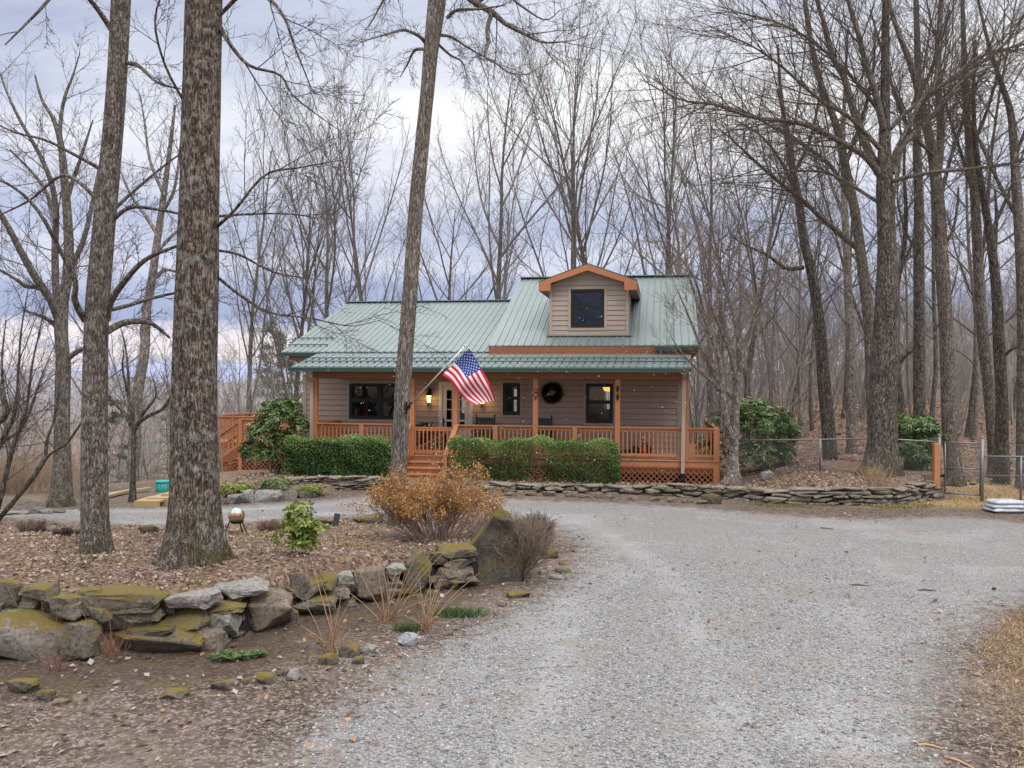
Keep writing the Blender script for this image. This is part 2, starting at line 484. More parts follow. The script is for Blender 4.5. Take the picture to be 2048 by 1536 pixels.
def wramp(fac, stops):
    r = wn('ShaderNodeValToRGB'); e = r.color_ramp.elements
    e[0].position = stops[0][0]; e[0].color = c4(stops[0][1]); e[1].position = stops[-1][0]; e[1].color = c4(stops[-1][1])
    for p_, c_ in stops[1:-1]:
        x = e.new(p_); x.color = c4(c_)
    nt.links.new(fac, r.inputs[0]); return r.outputs[0]
def wmix(f, a, b):
    m = wn('ShaderNodeMix', data_type='RGBA')
    for s_, v in ((m.inputs[0], f), (m.inputs[6], a), (m.inputs[7], b)):
        if isinstance(v, tuple): s_.default_value = c4(v)
        elif isinstance(v, (int, float)): s_.default_value = v
        else: nt.links.new(v, s_)
    return m.outputs[2]
n1 = wnoise(0.9, 7, 0.55, 0.45, 3.1); n2 = wnoise(2.6, 6, 0.58, 0.5, 9.0)
# brighter opening in the cloud deck, high and a little right of the house
dotn = wn('ShaderNodeVectorMath', operation='DOT_PRODUCT'); nt.links.new(tc.outputs['Generated'], dotn.inputs[0])
dotn.inputs[1].default_value = Vector((0.12, 0.90, 0.42)).normalized()
glow = wm('MULTIPLY', wm('POWER', wm('MAXIMUM', dotn.outputs['Value'], 0.0), 14.0), 0.20)
cl = wm('ADD', wm('ADD', wm('SUBTRACT', wm('MULTIPLY', n1, 1.75), 0.45), wm('MULTIPLY', n2, 0.25)), glow)
ccol = wramp(cl, [(0.30, lin(160, 169, 196)), (0.45, lin(186, 193, 213)), (0.57, lin(207, 212, 226)), (0.70, lin(233, 235, 241)), (0.86, lin(252, 252, 253))])
# low bands near the horizon: slate blue cloud and a thin pinkish white gap
band = wnoise(1.0, 5, 0.5, 0.6, 21.0)
zb = wm('ADD', sep.outputs['Z'], wm('MULTIPLY', wm('SUBTRACT', band, 0.5), 0.09))
hcol = wramp(zb, [(0.0, lin(214, 214, 226)), (0.012, lin(190, 196, 216)), (0.03, lin(240, 229, 230)), (0.045, lin(232, 225, 232)), (0.062, lin(160, 172, 204)), (0.10, lin(165, 176, 208)), (0.13, lin(208, 212, 229)), (0.17, lin(170, 180, 210)), (0.22, lin(192, 197, 218))])
hf = wramp(sep.outputs['Z'], [(0.13, (1, 1, 1)), (0.30, (0, 0, 0))])
ccol = wmix(hf, ccol, hcol)
ccol = wmix(wramp(sep.outputs['Z'], [(0.40, (0, 0, 0)), (0.62, (1, 1, 1))]), ccol, (0.785, 0.775, 0.765))
bg2 = wn('ShaderNodeBackground'); nt.links.new(ccol, bg2.inputs['Color'])
zs = wramp(sep.outputs['Z'], [(0.40, (0, 0, 0)), (0.92, (1, 1, 1))])     # overcast: brightest overhead
nt.links.new(wm('ADD', wm('MULTIPLY', zs, 2.55), 1.25), bg2.inputs['Strength'])
cover = wn('ShaderNodeMixShader'); cover.inputs[0].default_value = 0.93
nt.links.new(bg1.outputs[0], cover.inputs[1]); nt.links.new(bg2.outputs[0], cover.inputs[2]); nt.links.new(cover.outputs[0], out.inputs[0])

sun = bpy.data.lights.new('sun', 'SUN'); sun.energy = 1.5; sun.angle = math.radians(14); sun.color = (1.0, 0.965, 0.92)
sun_o = bpy.data.objects.new('sun', sun); COL.objects.link(sun_o)
sd = Vector((math.sin(SUN_AZ) * math.cos(SUN_EL), math.cos(SUN_AZ) * math.cos(SUN_EL), math.sin(SUN_EL)))
sun_o.rotation_euler = sd.to_track_quat('Z', 'Y').to_euler(); sun_o.location = sd * 60

# ------------------------------------------------------------------ land form
def poly_sd(x, y, poly):
    """signed distance, positive inside"""
    x = np.asarray(x, float); y = np.asarray(y, float)
    d2 = np.full(x.shape, 1e18); ins = np.zeros(x.shape, bool)
    n = len(poly)
    for i in range(n):
        ax, ay = poly[i][0], poly[i][1]; bx, by = poly[(i + 1) % n][0], poly[(i + 1) % n][1]
        ex, ey = bx - ax, by - ay; wx, wy = x - ax, y - ay
        t = np.clip((wx * ex + wy * ey) / (ex * ex + ey * ey + 1e-12), 0, 1)
        d2 = np.minimum(d2, (wx - ex * t) ** 2 + (wy - ey * t) ** 2)
        c = ((ay > y) != (by > y)) & (x < (bx - ax) * (y - ay) / (by - ay + 1e-12) + ax)
        ins ^= c
    d = np.sqrt(d2)
    return np.where(ins, d, -d)

def sm(x, a, b):
    t = np.clip((np.asarray(x, float) - a) / (b - a), 0, 1); return t * t * (3 - 2 * t)

MOUND = [G(*p) for p in [(-500, 1296), (-250, 1300), (0, 1312), (130, 1328), (260, 1312), (400, 1304), (480, 1276), (590, 1242), (700, 1208), (800, 1196), (870, 1182), (960, 1168), (1075, 1142), (1104, 1092), (1048, 1052), (900, 1043), (750, 1044), (560, 1047), (430, 1064), (250, 1067), (120, 1056), (0, 1050), (-300, 1046), (-700, 1046)]]
# bed behind the low stone wall in front of the porch
WALL = [G(*p) for p in [(436, 1003), (560, 1000), (640, 992), (700, 977), (1000, 984), (1200, 988), (1400, 996), (1550, 1007), (1690, 1011), (1800, 1009), (1884, 999)]]
BED = WALL + [Vector((12.2, 24.2, 0)), Vector((12.4, 27, 0)), Vector((7.0, 29.5, 0)), Vector((-6.3, 29.5, 0)), Vector((-9.6, 26.5, 0))]
GRAVEL = [G(*p) for p in [(520, 1560), (570, 1450), (660, 1385), (760, 1318), (880, 1262), (1000, 1212), (1105, 1150), (1130, 1092), (1060, 1044), (900, 1036), (750, 1037), (600, 1040), (430, 1058), (250, 1060), (120, 1048), (0, 1040), (-500, 1036), (-700, 1015), (-50, 1020), (120, 1016), (250, 1013), (430, 1011), (560, 1004), (650, 997), (720, 989), (1000, 995), (1200, 1001), (1400, 1013), (1500, 1022), (1700, 1035), (1880, 1029), (1985, 1034), (2100, 1050), (2300, 1062), (2300, 1130), (2048, 1232), (1966, 1310), (1925, 1450), (1950, 1700), (1400, 2600), (300, 2600)]]

def height(x, y):
    x = np.asarray(x, float); y = np.asarray(y, float)
    r = np.sqrt(x * x + y * y)
    h = np.zeros(x.shape)
    # valley falling away on the left and behind the house
    fall = sm(y * 0.55 - x * 0.95, 24.0, 33.0)
    dv = np.clip(y * 0.55 - x * 0.95 - 24.0, 0, 400)
    h -= fall * np.minimum(dv * 0.30, 9.0)
    # forest floor rising on the right
    right = sm(x - (y - 24) * 0.28, 3.0, 9.0) * np.clip(y - 25.0, 0, 300)
    h += np.minimum(right * 0.062, 13.0)
    h -= (1 - sm(x - (y - 24) * 0.28, 2.0, 8.0)) * (1 - fall) * np.clip(y - 38.0, 0, 60) * 0.05
    # far ridges
    far = sm(r, 260, 900)
    h += far * (22.0 + 10 * np.sin(x * 0.006 + 1.0) + 6 * np.sin(x * 0.015 + y * 0.004) + 3 * np.sin(x * 0.041 + 2.2))
    # planted island
    e = poly_sd(x, y, MOUND)
    H = 0.60 - 0.52 * np.clip((y - 11.8) / 6.6, 0, 1)
    bump = 0.035 * np.sin(x * 2.1 + y * 0.7) * np.sin(y * 1.9 - x) + 0.02 * np.sin(x * 4.3 + 1.2) * np.sin(y * 3.9)
    h += sm(e, 0.08, 0.50) * (H + bump)
    # bed by the house
    e2 = poly_sd(x, y, BED)
    hb = 0.20 + 0.42 * sm(x, 6.4, 8.6) * sm(y, 21.4, 22.4) - 0.13 * sm((y - 25.7) * 0.985 + (x - 5.99) * 0.172, -1.4, -0.3) * (1 - sm(x, 5.9, 6.6))
    h += sm(e2, 0.10, 0.4) * hb * (1 - sm(y, 26.0, 30.0) * 0.6)
    # soft undulation, kept off the driveway
    h += 0.05 * np.sin(x * 0.9) * np.sin(y * 0.8 + 1) * sm(y, 25, 30)
    # verge on the right foreground
    h += 0.10 * sm(x - 0.34 * y, 3.1, 4.2) * (1 - sm(y, 13.5, 15.5))
    return h

def hz(x, y): return float(height(np.array([x]), np.array([y]))[0])
def on_ground(px, py, it=14):
    """terrain point seen at photo position"""
    dx, dy = unroll(px, py)
    d = np.linspace(5.5, 34, 1500); hh = height(dx / F * d, d); ray = HC - dy / F * d
    k = int(np.argmax(ray <= hh)); d = d[k] if ray[k] <= hh[k] else G(px, py).y
    x = dx / F * d; return Vector((x, d, hz(x, d)))
def drop(v): return Vector((v.x, v.y, hz(v.x, v.y)))

def axis(lo, hi, step, far, grow=1.18):
    a = list(np.arange(lo, hi + 1e-6, step)); s_, x = step, hi; up = []
    while x < far: s_ *= grow; x += s_; up.append(x)
    s_, x = step, lo; dn = []
    while x > -far: s_ *= grow; x -= s_; dn.append(x)
    return np.array(dn[::-1] + a + up)
gx = axis(-14, 14, 0.16, 2200); gy = axis(3, 29, 0.16, 2200)
X, Y = np.meshgrid(gx, gy); Z = height(X, Y)
eM = poly_sd(X, Y, MOUND); eB = poly_sd(X, Y, BED); eG = poly_sd(X, Y, GRAVEL)
litter = np.clip(np.maximum(sm(eM, -0.1, 0.3), sm(eB, 0, 0.3)) + sm(Y, 26, 30), 0, 1)
verge = sm(X - 0.34 * Y, 1.9, 2.9) * (1 - sm(Y, 14, 17)) * (1 - sm(eG, 0.0, 0.4)) + sm(X, 7.5, 9.5) * sm(Y, 21.2, 22.5) * (1 - sm(Y, 25.5, 28)) * (1 - sm(eB, -0.3, 0.1))
dark_band = sm(eM, -1.7, -0.5) * (1 - sm(eM, -0.1, 0.1)) * (1 - sm(Y, 13, 15))  # darker soil band along the front of the island
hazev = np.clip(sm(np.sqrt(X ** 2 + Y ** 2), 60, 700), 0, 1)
ny, nx = X.shape
idx = np.arange(nx * ny).reshape(ny, nx)
Fg = np.stack([idx[:-1, :-1], idx[:-1, 1:], idx[1:, 1:], idx[1:, :-1]], -1).reshape(-1, 4)

def soil_nodes(m, pos, dirt_only=False):
    fine = m.noise(pos, 34, 6, 0.7); mid = m.noise(pos, 3.2, 5, 0.6); big = m.noise(pos, 0.55, 4, 0.55)
    vf = m.vor(pos, 30, 'F1', 'Color'); sx = m.add('ShaderNodeSeparateColor'); m.l(vf, sx.inputs[0])
    base = m.ramp(mid, [(0.3, (0.058, 0.040, 0.031)), (0.55, (0.112, 0.08, 0.062)), (0.75, (0.18, 0.138, 0.11))])
    chips = m.ramp(sx.outputs[0], [(0.0, (0.045, 0.033, 0.027)), (0.4, (0.13, 0.098, 0.08)), (0.7, (0.24, 0.19, 0.16)), (0.88, (0.30, 0.25, 0.22)), (1.0, (0.20, 0.10, 0.06))], 'CONSTANT')
    c = m.mix(m.ramp(fine, [(0.42, (0, 0, 0)), (0.55, (1, 1, 1))]), base, chips)
    c = m.mix(m.ramp(big, [(0.45, (0, 0, 0)), (0.7, (0.55, 0.55, 0.55))]), c, (0.22, 0.185, 0.16))
    return c, fine, mid, big

m = N('soil_and_litter'); pos = m.pos()
c, fine, mid, big = soil_nodes(m, pos)
lv = m.vor(pos, 24, 'F1', 'Color'); sx = m.add('ShaderNodeSeparateColor'); m.l(lv, sx.inputs[0])
lit = m.ramp(sx.outputs[0], [(0.0, (0.10, 0.066, 0.052)), (0.25, (0.18, 0.125, 0.10)), (0.5, (0.27, 0.195, 0.16)), (0.72, (0.35, 0.275, 0.235)), (0.9, (0.24, 0.135, 0.075))], 'CONSTANT')
lit = m.mix(m.math('MULTIPLY', m.noise(pos, 1.1, 4), 0.5), lit, (0.10, 0.065, 0.052))
c = m.mix(m.attr('litter'), c, lit)
gf = m.ramp(m.noise(pos, 2.0, 6, 0.65), [(0.48, (0, 0, 0)), (0.62, (1, 1, 1))])
moss = m.ramp(m.noise(pos, 22, 5, 0.7), [(0.3, (0.085, 0.075, 0.022)), (0.7, (0.24, 0.19, 0.06))])
c = m.mix(m.math('MULTIPLY', gf, 0.45), c, moss)
c = m.mix(m.math('MULTIPLY', m.attr('dark_band'), 0.62), c, m.mix(fine, (0.035, 0.024, 0.018), (0.10, 0.07, 0.055)))
vg = m.ramp(m.noise(pos, 9, 6, 0.7), [(0.3, (0.22, 0.15, 0.07)), (0.5, (0.40, 0.29, 0.15)), (0.7, (0.50, 0.39, 0.24))])
c = m.mix(m.attr('verge'), c, vg)
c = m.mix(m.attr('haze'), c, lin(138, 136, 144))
m.set(c, 0.95, 0, 0.15)
m.bump(m.math('ADD', fine, m.math('MULTIPLY', mid, 0.8)), 0.9, 0.03)
M['soil'] = m.mat
ground = link('ground', np_mesh('ground', np.stack([X, Y, Z], -1).reshape(-1, 3), Fg, M['soil'], True, {'litter': litter.ravel(), 'verge': verge.ravel(), 'haze': hazev.ravel(), 'dark_band': dark_band.ravel()}))
tag(ground, kind='structure')

# gravel driveway: a sheet 6 mm above the soil, thinning out at its edges
dx_ = np.arange(-26, 15.01, 0.14); dy_ = np.arange(2.4, 24.5, 0.14)
DX, DY = np.meshgrid(dx_, dy_); DZ = height(DX, DY) + 0.006
e = poly_sd(DX, DY, GRAVEL); eMm = poly_sd(DX, DY, MOUND)
front = sm(-DX * 0.9 + (9.5 - DY), 0.0, 2.2) * (1 - sm(DY, 10, 12))     # dirt apron front left
mask = sm(e, -0.5, 1.5)
PATH = [G(*p) for p in [(1240, 2600), (1255, 1600), (1275, 1300), (1240, 1150), (1130, 1060), (950, 1022), (700, 1016), (430, 1034), (100, 1032)]]
dp = np.full(DX.shape, 1e9)
for p_, q_ in zip(PATH[:-1], PATH[1:]):
    ex, ey = q_.x - p_.x, q_.y - p_.y; t_ = np.clip(((DX - p_.x) * ex + (DY - p_.y) * ey) / (ex * ex + ey * ey), 0, 1); dp = np.minimum(dp, np.hypot(DX - p_.x - ex * t_, DY - p_.y - ey * t_))
track = np.exp(-((dp - 0.8) / 0.26) ** 2)
keep = (e > -0.6) & (eMm < -0.02) & (poly_sd(DX, DY, BED) < 0.1)
apron = (DY < 9.6) & (DX < 1.0) & (DX > -9) & (eMm < -1.1)
mask = np.where(apron, np.maximum(mask, 0.13), mask); keep |= apron & (eMm < -0.1)
ii = np.arange(DX.size).reshape(DX.shape)
cell = keep[:-1, :-1] & keep[:-1, 1:] & keep[1:, 1:] & keep[1:, :-1]
Fd = np.stack([ii[:-1, :-1], ii[:-1, 1:], ii[1:, 1:], ii[1:, :-1]], -1)[cell]
used = np.unique(Fd); remap = -np.ones(DX.size, int); remap[used] = np.arange(len(used))
m = N('gravel'); pos = m.pos()
dirt, fine, mid, big = soil_nodes(m, pos)
wv = m.add('ShaderNodeVectorMath', operation='ADD'); nz = m.add('ShaderNodeTexNoise'); nz.inputs['Scale'].default_value = 9; m.l(pos, nz.inputs['Vector'])
sc_ = m.add('ShaderNodeVectorMath', operation='SCALE'); m.l(nz.outputs['Color'], sc_.inputs[0]); sc_.inputs['Scale'].default_value = 0.03
m.l(pos, wv.inputs[0]); m.l(sc_.outputs[0], wv.inputs[1]); gp = wv.outputs[0]
v1 = m.vor(gp, 38, 'F1', 'Color'); s1 = m.add('ShaderNodeSeparateColor'); m.l(v1, s1.inputs[0])
d1 = m.vor(gp, 38, 'F1', 'Distance'); d2 = m.vor(gp, 80, 'F1', 'Distance')
v2 = m.vor(gp, 80, 'F1', 'Color'); s2 = m.add('ShaderNodeSeparateColor'); m.l(v2, s2.inputs[0])
stops = [(0.0, (0.11, 0.11, 0.113)), (0.15, (0.19, 0.19, 0.194)), (0.38, (0.262, 0.263, 0.27)), (0.66, (0.325, 0.327, 0.335)), (0.88, (0.415, 0.417, 0.425)), (0.95, (0.34, 0.27, 0.215))]
g1 = m.ramp(s1.outputs[0], stops, 'CONSTANT'); g2 = m.ramp(s2.outputs[1], stops, 'CONSTANT')
pick = m.ramp(s1.outputs[2], [(0.0, (0, 0, 0)), (0.5, (1, 1, 1))], 'CONSTANT')
g = m.mix(pick, g1, g2)
gap = m.ramp(d1, [(0.42, (0, 0, 0)), (0.66, (1, 1, 1))])
g = m.mix(m.math('MULTIPLY', gap, 0.5), g, (0.11, 0.105, 0.102))
# traffic wear: compacted paler tracks, dusty brown and darker patches
bigw = m.noise(pos, 0.42, 5, 0.6, 0.8); patch = m.noise(pos, 1.15, 6, 0.62, 0.5)
g = m.mix(m.ramp(patch, [(0.50, (0, 0, 0)), (0.70, (0.62, 0.62, 0.62))]), g, (0.235, 0.19, 0.15))
g = m.mix(m.math('MULTIPLY', m.attr('track'), m.ramp(m.noise(pos, 1.6, 4), [(0.35, (0.1, 0.1, 0.1)), (0.65, (0.6, 0.6, 0.6))])), g, (0.345, 0.345, 0.35))
g = m.mix(m.ramp(m.noise(pos, 3.3, 7, 0.72), [(0.56, (0, 0, 0)), (0.72, (0.6, 0.6, 0.6))]), g, (0.155, 0.14, 0.125))
g = m.mix(m.ramp(bigw, [(0.30, (0.42, 0.42, 0.42)), (0.50, (0, 0, 0))]), g, (0.22, 0.21, 0.205))
g = m.mix(m.ramp(bigw, [(0.52, (0, 0, 0)), (0.72, (0.4, 0.4, 0.4))]), g, (0.40, 0.40, 0.41))
mf = m.ramp(m.noise(pos, 2.4, 6, 0.7), [(0.68, (0, 0, 0)), (0.74, (0.5, 0.5, 0.5))])
g = m.mix(mf, g, (0.26, 0.20, 0.06))
k = m.math('ADD', m.attr('mask'), m.math('MULTIPLY', m.math('SUBTRACT', m.noise(pos, 4, 8, 0.75), 0.5), 1.9))
k = m.ramp(k, [(0.22, (0, 0, 0)), (0.62, (1, 1, 1))])
m.set(m.mix(k, dirt, g), 0.9, 0, 0.2)
hgt = m.math('SUBTRACT', 1.0, m.math('ADD', m.math('MULTIPLY', d1, 0.7), m.math('MULTIPLY', d2, 0.3)))
m.bump(hgt, 0.9, 0.022)
drive = link('gravel_driveway', np_mesh('gravel_driveway', np.stack([DX, DY, DZ], -1).reshape(-1, 3)[used], remap[Fd], m.mat, True, {'mask': mask.ravel()[used], 'track': track.ravel()[used]}))
tag(drive, kind='structure')

# distant wooded ridges
def ridge(name, dist, base, amp, seed, col, span=1.1, zoff=-40):
    R = random.Random(seed); ph = [R.uniform(0, 6) for _ in range(6)]
    V, Fc = [], []
    n = 220
    for i in range(n + 1):
        a = -span + 2 * span * i / n
        top = base + amp * (math.sin(a * 5 + ph[0]) * 0.5 + math.sin(a * 11 + ph[1]) * 0.28 + math.sin(a * 27 + ph[2]) * 0.12 + math.sin(a * 90 + ph[3]) * 0.03 + R.uniform(-0.03, 0.03))
        for k_, (dd, zf) in enumerate(((0, 0.0), (dist * 0.06, 0.55), (dist * 0.14, 1.0), (dist * 0.3, 0.2))):
            d_ = dist + dd
            V.append((math.sin(a) * d_, math.cos(a) * d_, zoff + (top - zoff) * zf))
    for i in range(n):
        for k_ in range(3):
            q = i * 4 + k_
            Fc.append((q, q + 4, q + 5, q + 1))
    mm = N(name); v = mm.pos(); f = mm.noise(v, 0.09, 8, 0.7)
    mm.set(mm.mix(f, tuple(x * 0.78 for x in col), tuple(x * 1.2 for x in col)), 1.0, 0, 0.0)
    o = link(name, np_mesh(name, V, Fc, mm.mat, True)); tag(o, kind='structure')
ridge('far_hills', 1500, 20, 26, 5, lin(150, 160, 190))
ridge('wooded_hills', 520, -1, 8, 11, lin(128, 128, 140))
# ------------------------------------------------------------------ house frame
TH = math.radians(9.93)
HO = Vector((408 / F * 25.7, 25.7, 0.0))
HC_, HS_ = math.cos(TH), math.sin(TH)
def A(px, b, py=850):
    dx, dy = unroll(px, py); t = dx / F
    return (t * (HO.y + b * HC_) - HO.x - b * HS_) / (HC_ + t * HS_)
def depth(a, b): return HO.y - a * HS_ + b * HC_
def ZZ(py, a, b, px=None):
    y = depth(a, b); x = HO.x + a * HC_ + b * HS_
    dxx = x / y * F
    dy = (py - CY - ROLL * dxx) 
    return HC - dy / F * y
def solve_b(px0, b0, px1):
    a0 = A(px0, b0, 703); lo, hi = b0, 14.0
    for _ in range(50):
        mid_ = (lo + hi) / 2
        if A(px1, mid_, 602) > a0: lo = mid_
        else: hi = mid_
    return lo
def W(a, b, z): return Vector((HO.x + a * HC_ + b * HS_, HO.y - a * HS_ + b * HC_, z))

house = empty('house', HO, 'single storey house with teal metal roof, dormer and orange stained front porch', 'house', None, -TH)
HI = Matrix.Translation(HO) @ Matrix.Rotation(-TH, 4, 'Z')

# materials
def stain(name, c, vs=(1, 1, 1)):
    m = N(name); v = m.coord(vs); f = m.noise(v, 6, 6, 0.65); f2 = m.noise(v, 40, 3)
    cc = m.mix(f, tuple(x * 0.72 for x in c), tuple(x * 1.2 for x in c))
    cc = m.mix(m.math('MULTIPLY', f2, 0.35), cc, tuple(x * 0.6 for x in c))
    m.set(cc, 0.62, 0, 0.35); m.bump(f2, 0.15, 0.004); return m.mat
M['orange'] = stain('orange_stain', (0.50, 0.205, 0.092))
M['orange_shade'] = stain('orange_stain_shade', (0.30, 0.115, 0.052))  # darkened copy of the stain; shade under eaves and porch painted in
M['siding'] = stain('taupe_siding', (0.44, 0.355, 0.30), (0.4, 0.4, 5))
M['trim'] = stain('taupe_trim', (0.44, 0.36, 0.29))
def metal_roof():
    m = N('teal_metal_roof'); v = m.coord((1, 1, 1)); big = m.noise(v, 0.5, 5, 0.6); st = m.noise(m.coord((4, 0.25, 0.25)), 3, 5, 0.6)
    c = m.mix(big, (0.165, 0.215, 0.215), (0.235, 0.285, 0.285))
    c = m.mix(m.ramp(st, [(0.5, (0, 0, 0)), (0.8, (0.4, 0.4, 0.4))]), c, (0.30, 0.34, 0.335))
    m.set(c, m.ramp(st, [(0.3, (0.30, 0.30, 0.30)), (0.7, (0.46, 0.46, 0.46))]), 0.35, 0.6); return m.mat
M['roof'] = metal_roof(); M['roof_rib'] = simple('roof_rib_shadow', (0.085, 0.14, 0.135), 0.5, 0.1, 0.15); M['gap'] = simple('siding_gap_shade', (0.05, 0.038, 0.032), 0.9)  # rib and siding gap colours: shadow lines painted in dark
M['roof_dark'] = simple('roof_dark_green', (0.045, 0.10, 0.085), 0.4, 0.1, 0.1)
M['gutter'] = simple('gutter_green', (0.075, 0.155, 0.14), 0.4, 0.1, 0.12)
M['black'] = simple('black_frame', (0.011, 0.011, 0.012), 0.45, 0, 0.1)
M['blackmetal'] = simple('black_metal', (0.015, 0.014, 0.013), 0.5, 0.4, 0.2)
M['white'] = simple('white_paint', (0.62, 0.60, 0.60), 0.5, 0, 0.07)
M['interior'] = simple('interior_wood', (0.20, 0.10, 0.055), 0.7)
M['interior_floor'] = simple('interior_floor', (0.12, 0.075, 0.05), 0.6)
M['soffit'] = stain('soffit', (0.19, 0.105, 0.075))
M['deck'] = stain('deck_boards', (0.50, 0.24, 0.13))
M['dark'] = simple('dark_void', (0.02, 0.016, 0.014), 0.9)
def glass():
    m = N('window_glass'); m.bsdf.inputs['Base Color'].default_value = (1, 1, 1, 1)
    gl = m.add('ShaderNodeBsdfGlossy'); gl.inputs['Roughness'].default_value = 0.02; gl.inputs['Color'].default_value = (0.9, 0.95, 1, 1)
    tr = m.add('ShaderNodeBsdfTransparent'); tr.inputs['Color'].default_value = (0.62, 0.63, 0.62, 1)
    fr = m.add('ShaderNodeFresnel'); fr.inputs['IOR'].default_value = 1.5
    mx = m.add('ShaderNodeMixShader'); m.l(m.math('ADD', fr.outputs[0], 0.03), mx.inputs[0])
    m.l(tr.outputs[0], mx.inputs[1]); m.l(gl.outputs[0], mx.inputs[2]); m.l(mx.outputs[0], m.out.inputs['Surface']); return m.mat
M['glass'] = glass()
def emis(name, c, s):
    m = N(name); m.set(c, 0.5); m.bsdf.inputs['Emission Color'].default_value = c4(c); m.bsdf.inputs['Emission Strength'].default_value = s; return m.mat
M['lamp'] = emis('lamp_glass', (1.0, 0.62, 0.18), 5.0)

# ---- key dimensions (house-local a along the front, b to the back)
ZF = ZZ(921.5, A(1400, 0.0), 0.0)                       # deck floor
BW = 2.4                                                # front wall
aPL, aPR = A(631, 0.08), A(1372, 0.08)                  # outer porch posts
aWL, aWR = A(607, BW), A(1362, BW)
aDR = A(1440, 0.0)                                      # right end of the deck
BE = 1.75                                               # main eave
aRL = A(562, BE, 703)
BR = solve_b(562, BE, 695)                              # ridge line
zE = ZZ(703.5, aRL, BE); zR = ZZ(603, A(860, BR), BR)
BE2 = 1.62
aSL = A(977.4, BE2, 690); aSR = A(1398, BE2, 690)
zE2 = ZZ(690.5, A(1190, BE2), BE2); zR2 = ZZ(556.5, A(1040, BR), BR)
BP0, BP1 = -0.42, 1.72                                   # porch roof from eave to top
aG0, aG1 = A(579, BP0, 738), A(1383, BP0, 738)
zP0 = ZZ(733.5, A(980, BP0), BP0); zP1 = ZZ(706.5, A(1000, BP1), BP1)
BB = 2 * BR - BW                                        # back wall

# ---- ribbed metal sheets
def ribbed(name, a0, a1, b0, z0, b1, z1, pitch=0.229, thick=0.03, mat='roof', ends=True, start=0.0):
    """sheet sloping from (b0,z0) to (b1,z1) between a0 and a1 with raised ribs"""
    prof = []
    x = a0 + start
    prof.append((a0, 0.0))
    while x < a1 - 0.03:
        if x > a0 + 0.03:
            prof += [(x - 0.024, 0.0), (x - 0.014, 0.024), (x + 0.012, 0.024), (x + 0.026, 0.0)]
            for q in (1, 2):
                xx = x + 0.026 + q * (pitch - 0.052) / 3
                if xx < a1 - 0.03: prof += [(xx - 0.012, 0.0), (xx, 0.004), (xx + 0.012, 0.0)]
        x += pitch
    prof.append((a1, 0.0))
    b = MB(); L = math.hypot(b1 - b0, z1 - z0); nb, nz_ = -(z1 - z0) / L, (b1 - b0) / L
    for i in range(len(prof) - 1):
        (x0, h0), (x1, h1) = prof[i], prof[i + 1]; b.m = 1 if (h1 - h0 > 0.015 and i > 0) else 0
        b.quad((x0, b0 + nb * h0, z0 + nz_ * h0), (x1, b0 + nb * h1, z0 + nz_ * h1), (x1, b1 + nb * h1, z1 + nz_ * h1), (x0, b1 + nb * h0, z1 + nz_ * h0))
    t = thick; b.m = 0
    b.quad((a0, b0, z0 - t), (a0, b1, z1 - t), (a1, b1, z1 - t), (a1, b0, z0 - t))
    b.quad((a0, b0, z0 - t), (a0, b0, z0), (a0, b1, z1), (a0, b1, z1 - t))
    b.quad((a1, b0, z0 - t), (a1, b0, z0), (a1, b1, z1), (a1, b1, z1 - t))
    b.quad((a0, b0, z0 - t), (a1, b0, z0 - t), (a1, b0, z0), (a0, b0, z0))
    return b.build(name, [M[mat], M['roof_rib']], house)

slope = lambda b: zE + (zR - zE) * (b - BE) / (BR - BE)
slope2 = lambda b: zE2 + (zR2 - zE2) * (b - BE2) / (BR - BE2)
aSplit = aSL
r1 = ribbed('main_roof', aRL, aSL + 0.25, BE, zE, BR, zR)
mb = MB(); mb.quad((aRL, BR, zR), (aRL, 2 * BR - BE, zE), (aSL + 0.25, 2 * BR - BE, zE), (aSL + 0.25, BR, zR))
mb.quad((aRL, BR, zR - 0.03), (aSL + 0.25, BR, zR - 0.03), (aSL + 0.25, 2 * BR - BE, zE - 0.03), (aRL, 2 * BR - BE, zE - 0.03)); mb.build('rear_slope', M['roof'], house)
mb = MB(); mb.bar((aRL - 0.02, BR - 0.06, zR + 0.012), (aSL + 0.2, BR - 0.06, zR + 0.012), 0.30, 0.035); mb.build('ridge_cap', M['roof'], house)
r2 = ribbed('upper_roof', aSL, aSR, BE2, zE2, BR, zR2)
mb = MB(); mb.quad((aSL, BR, zR2), (aSL, 2 * BR - BE2, zE2), (aSR, 2 * BR - BE2, zE2), (aSR, BR, zR2))
mb.quad((aSL, BR, zR2 - 0.03), (aSR, BR, zR2 - 0.03), (aSR, 2 * BR - BE2, zE2 - 0.03), (aSL, 2 * BR - BE2, zE2 - 0.03)); mb.build('rear_slope', M['roof'], house)
mb = MB(); mb.bar((aSL - 0.02, BR - 0.06, zR2 + 0.012), (aSR + 0.02, BR - 0.06, zR2 + 0.012), 0.30, 0.035); mb.build('ridge_cap', M['roof'], house)
# step wall between the two roofs (left gable of the taller part)
mb = MB(); mb.quad((aSL + 0.3, BE2 + 0.4, slope(BE2 + .4) - 0.1), (aSL + 0.3, BR, zR - 0.1), (aSL + 0.3, BR, zR2 - 0.05), (aSL + 0.3, BE2 + 0.4, slope2(BE2 + .4) - 0.05)); mb.build('gable_wall', M['siding'], house)
rp = ribbed('porch_roof', aG0 + 0.06, aG1 - 0.04, BP0, zP0, BP1, zP1)
